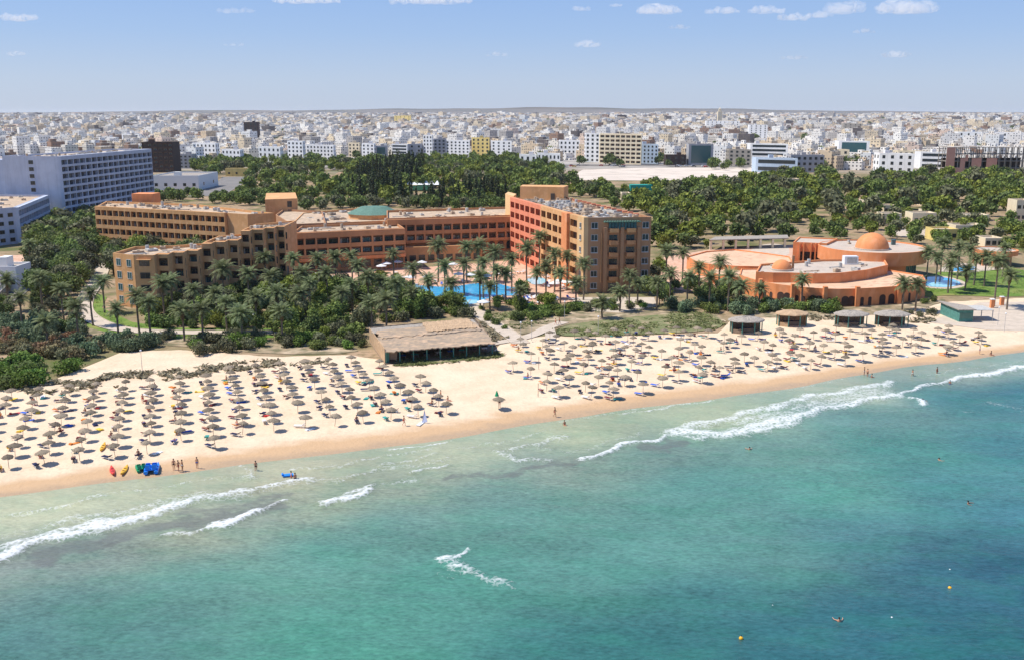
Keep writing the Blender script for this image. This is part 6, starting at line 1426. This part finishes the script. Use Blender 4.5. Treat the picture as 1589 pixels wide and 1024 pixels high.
# ---------------------------------------------------------------- people
def skin_person(pose):
    J = {'pelvis': (0, 0, .95), 'waist': (0, 0, 1.1), 'chest': (0, 0, 1.32), 'neck': (0, .0, 1.47), 'head': (0, -.02, 1.6), 'crown': (0, -.01, 1.7),
         'shl': (-.18, 0, 1.4), 'shr': (.18, 0, 1.4), 'ell': (-.24, .02, 1.13), 'elr': (.24, .02, 1.13), 'wl': (-.25, -.05, .88), 'wr': (.25, -.05, .88), 'hal': (-.25, -.08, .78), 'har': (.25, -.08, .78),
         'hil': (-.1, 0, .9), 'hir': (.1, 0, .9), 'knl': (-.11, -.02, .5), 'knr': (.11, -.02, .5), 'anl': (-.11, .02, .09), 'anr': (.11, .02, .09), 'tol': (-.12, -.16, .03), 'tor': (.12, -.16, .03)}
    if pose == 'walk': J.update(knl=(-.1, -.2, .54), anl=(-.1, -.22, .1), tol=(-.1, -.4, .04), knr=(.1, .05, .5), anr=(.1, .32, .14), tor=(.1, .18, .04), ell=(-.24, .14, 1.15), wl=(-.22, .16, .92), hal=(-.22, .14, .82), elr=(.24, -.1, 1.14), wr=(.2, -.26, .98), har=(.2, -.33, .9))
    if pose == 'sit': J.update(knl=(-.14, -.42, 1.0), anl=(-.14, -.75, .82), tol=(-.14, -.92, .84), knr=(.14, -.42, 1.0), anr=(.14, -.78, .82), tor=(.14, -.95, .84), ell=(-.26, .14, 1.12), wl=(-.24, .18, .9), hal=(-.24, .16, .84), elr=(.26, .14, 1.12), wr=(.24, .18, .9), har=(.24, .16, .84))
    if pose == 'raise': J.update(elr=(.34, -.05, 1.55), wr=(.38, -.08, 1.8), har=(.39, -.1, 1.89), ell=(-.34, -.1, 1.25), wl=(-.4, -.25, 1.15), hal=(-.42, -.33, 1.12))
    if pose == 'swim': J.update(ell=(-.42, -.2, 1.38), wl=(-.5, -.45, 1.4), hal=(-.5, -.53, 1.4), elr=(.42, -.2, 1.38), wr=(.5, -.45, 1.4), har=(.5, -.53, 1.4))
    rad = dict(pelvis=.14, waist=.12, chest=.145, neck=.055, head=.095, crown=.07, shl=.062, shr=.062, ell=.042, elr=.042, wl=.03, wr=.03, hal=.026, har=.026, hil=.09, hir=.09, knl=.06, knr=.06, anl=.038, anr=.038, tol=.03, tor=.03)
    E = [('pelvis', 'waist'), ('waist', 'chest'), ('chest', 'neck'), ('neck', 'head'), ('head', 'crown'), ('chest', 'shl'), ('chest', 'shr'), ('shl', 'ell'), ('shr', 'elr'), ('ell', 'wl'), ('elr', 'wr'), ('wl', 'hal'), ('wr', 'har'), ('pelvis', 'hil'), ('pelvis', 'hir'), ('hil', 'knl'), ('hir', 'knr'), ('knl', 'anl'), ('knr', 'anr'), ('anl', 'tol'), ('anr', 'tor')]
    V = {k: Vector(v) for k, v in J.items()}; Rd = dict(rad)
    for s, h in (('l', 'hal'), ('r', 'har')):         # five fingers each
        d = (V[h] - V['w' + s]).normalized(); side = d.cross(Vector((0, 0, 1))); side = side.normalized() if side.length > .1 else Vector((0, 1, 0))
        for f in range(4):
            n_ = 'f%s%d' % (s, f); V[n_] = V[h] + side * (f - 1.5) * .022 + d * (.075, .09, .085, .065)[f]; Rd[n_] = .009; E.append((h, n_))
        n_ = 't' + s; V[n_] = V['w' + s] + side * -.05 + d * .07; Rd[n_] = .011; E.append(('w' + s, n_))
    V['nose'] = V['head'] + Vector((0, -.115, 0)); Rd['nose'] = .018; E.append(('head', 'nose'))
    keys = list(V); me = bpy.data.meshes.new('tmp'); me.from_pydata([V[k] for k in keys], [(keys.index(a), keys.index(b)) for a, b in E], [])
    o = bpy.data.objects.new('tmp', me); col.objects.link(o); md = o.modifiers.new('s', 'SKIN'); sub = o.modifiers.new('u', 'SUBSURF'); sub.levels = 1
    for i, k in enumerate(keys): me.skin_vertices[0].data[i].radius = (Rd[k], Rd[k]); me.skin_vertices[0].data[i].use_root = (k == 'pelvis')
    bpy.context.view_layer.update(); ev = o.evaluated_get(bpy.context.evaluated_depsgraph_get()); out = bpy.data.meshes.new_from_object(ev); bpy.data.objects.remove(o)
    out.name = 'body'; out.materials.clear(); out.materials.append(M['skin']); out.polygons.foreach_set('use_smooth', [True] * len(out.polygons)); return out, V
def ell_mesh(name, c, r, mat, n=10, half=False):
    mb = MB().mat(mat)
    for i in range(n):
        p0, p1 = -math.pi / 2 + math.pi * i / n, -math.pi / 2 + math.pi * (i + 1) / n
        if half and p0 < -.35: continue
        for k in range(14):
            a0, a1 = 6.28318 * k / 14, 6.28318 * (k + 1) / 14
            mb.face([(c[0] + r[0] * math.cos(p) * math.cos(a), c[1] + r[1] * math.cos(p) * math.sin(a), c[2] + r[2] * math.sin(p)) for p, a in ((p0, a0), (p0, a1), (p1, a1), (p1, a0))])
    return mb.mesh(name, smooth=True)
POSE = {k: skin_person(k) for k in ('stand', 'walk', 'sit', 'raise', 'swim')}
hairm = ell_mesh('hair', (0, .015, 1.665), (.108, .115, .11), M['hair'], half=True)
swim = {k: ell_mesh('swimwear', (0, .0, .94), (.185, .15, .13), M[k]) for k in ('swim_red', 'swim_dark', 'swim_blue', 'swim_white')}
SWN = {'swim_red': 'red', 'swim_dark': 'dark', 'swim_blue': 'blue', 'swim_white': 'white'}
def person(pose, loc, rz, label, sw='swim_dark', lie=0, sc=1.0):
    root = empty('person', loc, rz, label=label, cat='person'); root.rotation_euler = (lie, 0, rz); root.scale = (sc, sc, sc)
    link('body', POSE[pose][0], root); link('hair', hairm, root); link('swimwear', swim[sw], root); return root
SK = list(swim)
def gz(px, py):
    p = G(px, py, -.3); p.z = max(float(Tz(p.x, p.y)), SEA - .9); return p
STAND = [(270, 727, 'stand', .2, 'person standing at the water line, left one of three by the pedal boats', 'swim_dark'), (277, 729, 'walk', 1, 'person standing at the water line, middle one of three by the pedal boats', 'swim_red'), (283, 728, 'stand', 2.4, 'person standing at the water line, right one of three by the pedal boats', 'swim_white'),
 (306, 724, 'stand', 3.0, 'person standing alone at the water line right of the group of three', 'swim_blue'), (397, 727, 'walk', 3.3, 'person running through shallow water with a white splash', 'swim_dark'),
 (452, 740, 'stand', 2.0, 'person wading with a blue float', 'swim_red'), (458, 742, 'stand', 4.0, 'person in dark swimwear wading beside the one with the blue float', 'swim_dark'), (861, 645, 'walk', 1.2, 'person walking on wet sand below the middle umbrellas', 'swim_red'), (876, 656, 'sit', .3, 'person sitting at the edge of the shallow water', 'swim_red'),
 (1341, 580, 'stand', 1.0, 'person in white swimwear standing at the water near two companions', 'swim_white'), (1346, 582, 'stand', 2.0, 'person standing close to a crouching companion at the water', 'swim_dark'), (1353, 583, 'sit', 1.5, 'person sitting on wet sand beside two standing companions', 'swim_red'), (1416, 581, 'walk', 2.0, 'pale small person walking along the far wet sand', 'swim_white'),
 (1454, 577, 'stand', .5, 'person in red standing in the shallows on the right', 'swim_red'), (1474, 594, 'walk', 2.6, 'person wading into the white wave on the right', 'swim_blue'), (1538, 549, 'sit', .5, 'person sitting on sand by the sea at the far right', 'swim_red'), (775, 634, 'stand', 3, 'person beside the lone umbrella in the sandy gap', 'swim_dark'),
 (627, 662, 'walk', 1.5, 'person walking past the lowest loungers of the left field', 'swim_red'), (684, 622, 'stand', 2.0, 'person standing just right of the left umbrella field', 'swim_red'), (695, 624, 'sit', 1.0, 'person sitting just right of the left umbrella field', 'swim_white'), (694, 440, 'stand', 1.0, 'person by the edge of the big pool', 'swim_blue'), (222, 628, 'stand', 0, 'person standing between columns of the left field', 'swim_red'),
 (650, 512, 'sit', 1.0, '', ''), (862, 507, 'walk', 2.0, 'person on the sandy path left of the green dune', 'swim_red'), (868, 506, 'walk', 2.4, 'second person on the sandy path left of the green dune', 'swim_dark'), (1520, 548, 'stand', 1, 'person standing by the last umbrellas on the right', 'swim_blue')]
for (x, y, po, rz, lab, sw) in STAND:
    if not lab: continue
    p = gz(x, y); 
    if po == 'sit': p.z -= .8
    person(po, p, rz, lab, sw)
for (x, y) in [(1457, 714), (1163, 697), (1502, 781), (1302, 963), (1432, 622)]:
    p = G(x, y, SEA); p.z = SEA - 1.32; person('swim', p, rnd.uniform(0, 6), 'swimmer with head and shoulders above the green water', rnd.choice(SK))
rp = random.Random(9); picks = rp.sample(range(len(sit_spots)), min(95, len(sit_spots)))
for n_, k in enumerate(sorted(picks)):
    lo, zz, yw, fld, ci, rk = sit_spots[k]; sw = SK[n_ % 4]
    if n_ % 3:
        o = person('stand', (lo.x + math.sin(yw) * .85 * -1 * -1, lo.y - math.cos(yw) * .85, zz + .1), yw, 'person in ' + SWN[sw] + ' swimwear lying on a lounger, ' + fld + ' field ' + nth(ci) + ' column', sw)
        o.rotation_euler = (-math.pi / 2, 0, yw)
    else: person('sit', (lo.x, lo.y, zz - .82), yw, 'person in ' + SWN[sw] + ' swimwear sitting on a lounger, ' + fld + ' field ' + nth(ci) + ' column', sw)
# ---------------------------------------------------------------- boats and small things
def kayak(px, py, rz, mat, label, L=3.6):
    rz += math.atan2(794 - px, FPX); p = gz(px, py); t = empty('kayak', p, rz, label=label, cat='kayak'); mb = MB().mat(M[mat]); n = 14; P = []
    for i in range(n + 1):
        u = i / n; w_ = .38 * math.sin(math.pi * min(max(u, .03), .97)) ** .6; k = .12 * abs(2 * u - 1) ** 2
        P.append([Vector((w_ * math.cos(a) * 1.0, (u - .5) * L, k + .17 + .16 * math.sin(a))) for a in np.linspace(0, 6.28318, 13)[:-1]])
    for A_, B_ in zip(P, P[1:]):
        for k in range(12): mb.face([A_[k], A_[(k + 1) % 12], B_[(k + 1) % 12], B_[k]])
    mb.face(P[0]); mb.face(P[-1][::-1]); mb.build('hull', t, smooth=True)
    for y in (-.55, .5): mb = MB().mat(M['p_black']); mb.cyl((0, 0), .2, .18, 0, .03, 12); mb.build('seat', t, loc=(0, y, .315))
    return t
kayak(174.5, 731, R(4), 'p_red', 'red kayak lying on the sand near the water'); kayak(193, 730, R(-14), 'p_yellow', 'orange yellow kayak between the red kayak and the green pedal boat'); kayak(160, 698, R(-10), 'p_yellow', 'pale yellow kayak lying up the beach between umbrella columns')
def pedalo(px, py, rz, mat, label, sc=1.0):
    rz += math.atan2(794 - px, FPX); p = gz(px, py); t = empty('pedal_boat', p, rz, label=label, cat='pedal boat'); t.scale = (sc, sc, sc)
    for sx_ in (-.65, .65):
        mb = MB().mat(M[mat]); P = []; n = 10
        for i in range(n + 1):
            u = i / n; w_ = .3 * (1 - .75 * max(0, u - .7) / .3); zz = .28 * max(0, u - .75) / .25
            P.append([Vector((w_ * math.cos(a), (u - .5) * 3.3, .25 + zz * .5 + .22 * math.sin(a))) for a in np.linspace(0, 6.28318, 11)[:-1]])
        for A_, B_ in zip(P, P[1:]):
            for k in range(10): mb.face([A_[k], A_[(k + 1) % 10], B_[(k + 1) % 10], B_[k]])
        mb.face(P[0]); mb.face(P[-1][::-1]); mb.build('float', t, smooth=True, loc=(sx_, 0, 0))
    mb = MB().mat(M[mat]); mb.box(-.9, -1.2, .42, .9, .9, .55); mb.build('deck', t)
    for sx_ in (-.42, .42):
        for y in (-.9, .0): mb = MB().mat(M[mat]); mb.box(-.3, -.25, .55, .3, .25, .8); mb.box(-.3, -.33, .55, .3, -.25, 1.2); mb.mat(M['p_black']).box(-.22, -.18, .8, .22, .2, .83); mb.build('seat', t, loc=(sx_, y, 0))
    mb = MB().mat(M['p_black']); mb.tube((-.5, .75, .75), (.5, .75, .75), .04, 6); mb.box(-.05, .7, .55, .05, .8, .75); mb.build('pedals', t); return t
pedalo(219, 727, R(8), 'p_green', 'green pedal boat on the sand beside the big blue one', .8); pedalo(236, 728, R(-6), 'p_blue', 'bright blue four seat pedal boat on the sand near the water', 1.08)
p = gz(655, 658); t = empty('sail_board', p, R(-20), label='white blue sail lying against its board below the left field', cat='windsurf board')
mb = MB().mat(M['white_c']); mb.box(-.35, -1.6, 0, .35, 1.4, .12); mb.build('board', t); mb = MB().mat(surf('sail_cloth', (.62, .68, .88))); mb.face([(0, 0, .12), (.9, .2, .2), (.3, .4, 2.1)]); mb.face([(.9, .23, .2), (0, .03, .12), (.3, .43, 2.1)]); mb.build('sail', t)
mb = MB().mat(M['ac']); mb.tube((0, 0, .1), (.3, .4, 2.2), .035, 6); mb.build('mast', t)
p = gz(774, 637); t = empty('beach_umbrella', p, label='lone thatched umbrella in the sandy gap between the fields', cat='umbrella', group='thatched umbrellas on the beach'); link('canopy', um[0], t, (0, 0, 1.8)); link('pole', pole_me, t)
p = gz(771, 625); t = empty('parasol', p, label='folded green parasol behind the lone thatched umbrella', cat='parasol'); mb = MB().mat(M['p_green']); mb.cyl((0, 0), .4, .05, 1.0, 2.0, 10); mb.build('canopy', t); mb = MB().mat(M['wood']); mb.tube((0, 0, 0), (0, 0, 1.3), .04, 6); mb.build('pole', t)
for i, (x, y) in enumerate([(835, 618), (836, 575)]):
    p = gz(x, y); t = empty('net_post', p, label=('near' if i == 0 else 'far') + ' thin pole of the beach volleyball pitch in the gap', cat='pole'); mb = MB().mat(M['wood']); mb.tube((0, 0, 0), (0, 0, 2.6), .05, 6); mb.build('post', t)
p = G(447, 738, SEA); t = empty('swim_float', (p.x, p.y, SEA + .05), .3, label='blue inflatable float held by a wading person', cat='float'); mb = MB().mat(M['p_blue']); mb.box(-.75, -.4, 0, .75, .4, .18); mb.tube((-.75, -.3, .25), (-.75, .3, .25), .16, 8); mb.build('mattress', t)
for i, (x, y) in enumerate([(1150, 990), (1474, 912), (1384, 957), (1199, 939), (1474, 883)]):
    p = G(x, y, SEA); t = empty('marker_buoy', (p.x, p.y, SEA - .1), label=['yellow marker buoy near the bottom edge of the water', 'yellow marker buoy in the dark water on the right', 'small pale buoy between the two yellow ones', 'tiny pale buoy above the bottom yellow buoy', 'tiny pale buoy above the right yellow buoy'][i], cat='buoy')
    s_ = .27 if i < 2 else .14; t.scale = (s_, s_, s_); link('float', ell_mesh('float', (0, 0, .4), (.8, .8, .8), M['p_yellow' if i < 2 else 'white_c']), t); mb = MB().mat(M['p_black']); mb.cyl((0, 0), .15, .12, 1.1, 1.7, 8); mb.build('top_ring', t)
# pool furniture
def parasol_mesh():
    mb = MB().mat(M['white_c']); n = 8; rr = 1.7
    P = [(rr * math.cos(6.28318 * k / n), rr * math.sin(6.28318 * k / n), 2.25) for k in range(n)]
    for k in range(n): mb.face([P[k], P[(k + 1) % n], (0, 0, 2.85)]); mb.face([P[(k + 1) % n], P[k], (P[k][0], P[k][1], 2.1), (P[(k + 1) % n][0], P[(k + 1) % n][1], 2.1)][::-1])
    return mb.mesh('canopy')
pm = parasol_mesh(); mb = MB().mat(M['ac']); mb.tube((0, 0, 0), (0, 0, 2.8), .04, 6); ppole = mb.mesh('pole')
for (x, y) in [(636, 442), (664, 441), (712, 437), (730, 438), (756, 440), (868, 448), (880, 450), (860, 452), (893, 454), (600, 420), (617, 417), (592, 424), (750, 482), (610, 407), (655, 418), (703, 421), (450, 453), (505, 452), (640, 425)]:
    p = G(x, y); t = empty('pool_parasol', (p.x, p.y, .05), rnd.uniform(0, 1), label='white parasol ' + ('left of the beach path' if y > 470 else 'on the terrace of the middle wing' if x < 630 else 'on the left rim of the pool' if x < 770 else 'on the pool deck by the orange block'), cat='parasol', group='white parasols around the pool'); link('canopy', pm, t); link('pole', ppole, t)
for poly_, n_, wh in [([(780, 462), (835, 460), (892, 464), (893, 468), (830, 474), (790, 470)], 26, 'on the deck right of the pool'), ([(620, 442), (720, 437), (745, 436), (745, 440), (625, 446)], 16, 'behind the pool'), ([(750, 466), (768, 460), (775, 462), (760, 470)], 5, 'on the near rim of the pool'), ([(850, 436), (882, 446), (880, 452), (845, 448)], 8, 'by the round pool'), ([(470, 444), (560, 437), (560, 441), (480, 448)], 12, 'on the shaded left terrace')]:
    P_ = GP(poly_); xs = [p.x for p in P_]; ys_ = [p.y for p in P_]; c_ = 0; tr_ = 0
    while c_ < n_ and tr_ < 900:
        tr_ += 1; x, y = rnd.uniform(min(xs), max(xs)), rnd.uniform(min(ys_), max(ys_))
        if inpoly(x, y, P_): c_ += 1; t = empty('pool_lounger', (x, y, .12), rnd.choice([0, .3, 1.6, 2.9]), label='white pool lounger ' + wh, cat='sun lounger', group='white loungers around the pool'); k = 'white_c' if rnd.random() < .75 else 'blue'; t['label'] = ('white' if k == 'white_c' else 'blue') + ' pool lounger ' + wh; link('frame', lg[k][0], t); link('mattress', lg[k][1], t)
for i in range(26):
    p = G(rnd.uniform(480, 640) if i % 2 else rnd.uniform(700, 880), 0 or rnd.uniform(422, 436)); tb = table((p.x, p.y, .1), 'white_c'); tb['label'] = 'white square terrace table below the hotel wings'; tb['group'] = 'tables on the hotel terraces'
# cars on the boulevard
def car_meshes(matc):
    mb = MB().mat(matc); prof = [(-2.1, .35), (2.1, .35), (2.15, .75), (1.2, .9), (.75, 1.4), (-1.2, 1.42), (-1.8, .95), (-2.15, .85)]
    L_ = [(x, -.85, z) for x, z in prof]; R_ = [(x, .85, z) for x, z in prof]; mb.face(L_); mb.face(R_[::-1])
    for k in range(len(prof)): j = (k + 1) % len(prof); mb.face([L_[j], L_[k], R_[k], R_[j]])
    b = mb.mesh('body'); mb = MB().mat(M['glass']); mb.box(-1.25, -.87, .95, .8, .87, 1.3); g_ = mb.mesh('windows')
    mb = MB().mat(M['p_black'])
    mb.tube((0, -.12, 0), (0, .12, 0), .33, 12); wh = mb.mesh('wheel'); return b, g_, wh
cms = [('white', car_meshes(M['white_c'])), ('dark blue', car_meshes(M['navy'])), ('red', car_meshes(M['p_red'])), ('silver', car_meshes(M['ac'])), ('yellow', car_meshes(M['p_yellow']))]
rcar = random.Random(4)
for i in range(34):
    px_ = rcar.uniform(865, 1215); p = G(px_, 258.8 + (px_ - 960) * .004 + rcar.uniform(-1.3, 1.3)); nm, (b0_, g0_, w0_) = cms[rcar.choices(range(5), [12, 6, 3, 8, 2])[0]]
    t = empty('parked_car', (p.x, p.y, .13), rcar.choice([0, math.pi]) + rcar.uniform(-.1, .1), label=nm + ' car on the boulevard behind the bare lot', cat='car', group='cars on the town boulevard'); link('body', b0_, t); link('windows', g0_, t)
    for a_ in (-1.3, 1.3):
        for c_ in (-.8, .8): link('wheel', w0_, t, (a_, c_, .33))
# lamp posts along paths
mb = MB().mat(M['ac']); mb.tube((0, 0, 0), (0, 0, 4.2), .06, 6, .04); lpm = mb.mesh('pole'); lh = ell_mesh('lamp_head', (0, 0, 4.35), (.22, .22, .2), M['white_c'])
for (x, y, wh) in [(221, 577, 'in the sandy hollow'), (395, 517, 'on the garden path'), (808, 530, 'where the beach path meets the sand'), (825, 528, 'right of the beach path end'), (928, 520, 'on the dune'), (1558, 515, 'by the sports court'), (1548, 505, 'behind the court post'), (876, 495, 'at the top of the dune path')]:
    p = G(x, y); t = empty('lamp_post', p, label='thin lamp post ' + wh, cat='lamp post'); link('pole', lpm, t); link('lamp_head', lh, t)
# ---------------------------------------------------------------- clouds, far outside the haze
def cloud(px, py, wpx, hpx, dens, label, seed):
    D = 9000; dx, dy, dz = ray(px, py); p = Vector((dx * D / dy, D, CAMH + D * dz / dy)); W = wpx / FPX * D; H = hpx / FPX * D; r = random.Random(seed)
    bm = bmesh.new(); n = max(3, int(wpx / 11))
    for k in range(n):
        u = (k + .5) / n * 2 - 1; s = H * .55 * (1 - .6 * abs(u) ** 1.5) * r.uniform(.75, 1.2)
        mt = Matrix.Translation((u * W * .46, r.uniform(-.3, .3) * H, r.uniform(-.15, .25) * H * (1 - abs(u)))) @ Matrix.Diagonal((s * 1.7, s * 1.5, s * .8, 1)); bmesh.ops.create_icosphere(bm, subdivisions=3, radius=1, matrix=mt)
    for v in bm.verts:
        nz = noise.noise(v.co * (2.2 / H) + Vector((seed, 0, 0))) + .6 * noise.noise(v.co * (5.5 / H)); v.co += v.normal * nz * H * .32
        if v.co.z < -H * .25: v.co.z = -H * .25 + (v.co.z + H * .25) * .25
    me = bpy.data.meshes.new('cloud'); bm.to_mesh(me); bm.free(); m, nt, b = new_mat('cloud_vapour'); nt.nodes.remove(b)
    vol = nt.nodes.new('ShaderNodeVolumePrincipled'); vol.inputs['Density'].default_value = dens * .22 / H; vol.inputs['Color'].default_value = (1, 1, 1, 1); vol.inputs['Anisotropy'].default_value = .0
    nt.links.new(vol.outputs[0], nt.nodes['Material Output'].inputs['Volume']); me.materials.append(m)
    link('cloud', me, None, p, label=label, cat='cloud', kind='thing', group='small clouds at the top of the sky')
for i, (x, y, w_, h_, d_, lab) in enumerate([(28, 28, 62, 15, 3.2, 'white streak cloud at the upper left'), (25, 84, 26, 9, 1.6, 'small faint cloud below the upper left streak'), (365, 17, 62, 12, 1.3, 'faint wide cloud left of the two cut clouds'), (362, 70, 36, 6, 1.0, 'thin faint cloud low on the left'),
    (475, 2, 110, 12, 3.5, 'bright flat cloud cut by the top edge, left of the pair'), (668, 2, 130, 16, 3.5, 'bright flat cloud cut by the top edge, right of the pair'), (902, 14, 26, 11, 2.0, 'small cloud right of the cut pair'), (955, 9, 18, 6, 1.5, 'tiny cloud near the top centre'), (1023, 17, 70, 17, 3.6, 'white cloud right of the top centre'),
    (1122, 18, 54, 13, 2.6, 'flat white cloud between the centre and the right chain'), (1188, 17, 50, 16, 3.0, 'left cloud of the joined chain'), (1232, 28, 46, 15, 3.2, 'lower middle cloud of the joined chain'), (1272, 24, 40, 12, 2.0, 'faint right end of the joined chain'), (1312, 14, 60, 22, 2.8, 'tall puffy cloud right of the joined chain'),
    (1408, 14, 92, 24, 3.6, 'largest puffy cloud at the upper right'), (1055, 43, 38, 8, 1.6, 'thin cloud under the white cloud near the centre'), (912, 70, 38, 13, 2.2, 'small round cloud below the top centre'), (1232, 90, 48, 9, 1.5, 'faint flat cloud low right of centre'), (1342, 50, 36, 8, 1.5, 'faint small cloud under the largest one'), (1392, 86, 46, 11, 1.8, 'faint cloud low on the right'), (770, 86, 40, 8, 1.2, 'faint small cloud low at the centre')]):
    cloud(x, y, w_, h_, d_, lab, i + 1)
# ---------------------------------------------------------------- air
mb = MB(); hm = bpy.data.materials.new('haze_air'); hm.use_nodes = True; hn = hm.node_tree; hn.nodes.remove(hn.nodes['Principled BSDF'])
vp = hn.nodes.new('ShaderNodeVolumePrincipled'); vp.inputs['Density'].default_value = HAZE; vp.inputs['Color'].default_value = (.86, .91, 1, 1); vp.inputs['Anisotropy'].default_value = .3
hn.links.new(vp.outputs[0], hn.nodes['Material Output'].inputs['Volume']); mb.mat(hm); mb.box(-6500, -420, -5.5, 6500, 8900, 75)
if HAZE: mb.build('haze', kind='stuff', label='thin pale blue air between the camera and the far town', cat='haze')
# ---------------------------------------------------------------- make the labels single things out
by = {}
for o in scene.objects:
    if o.parent is None and o.get('label') and o.get('kind') != 'stuff': by.setdefault(o['label'], []).append(o)
for lab, os_ in by.items():
    if len(os_) < 2: continue
    os_.sort(key=lambda o: proj(o.matrix_basis.translation)[0] if o.type == 'EMPTY' or o.location.length > 1 else proj(np.mean([v.co for v in o.data.vertices[:8]], axis=0))[0])
    words_ = len(lab.split())
    for k, o in enumerate(os_):
        o['label'] = lab + (', ' + nth(k) + ' from left' if words_ <= 13 else ', ' + nth(k))
for o in scene.objects:
    if o.parent is not None:
        for k in ('category',):
            if k in o: del o[k]
print('objects', len(scene.objects))
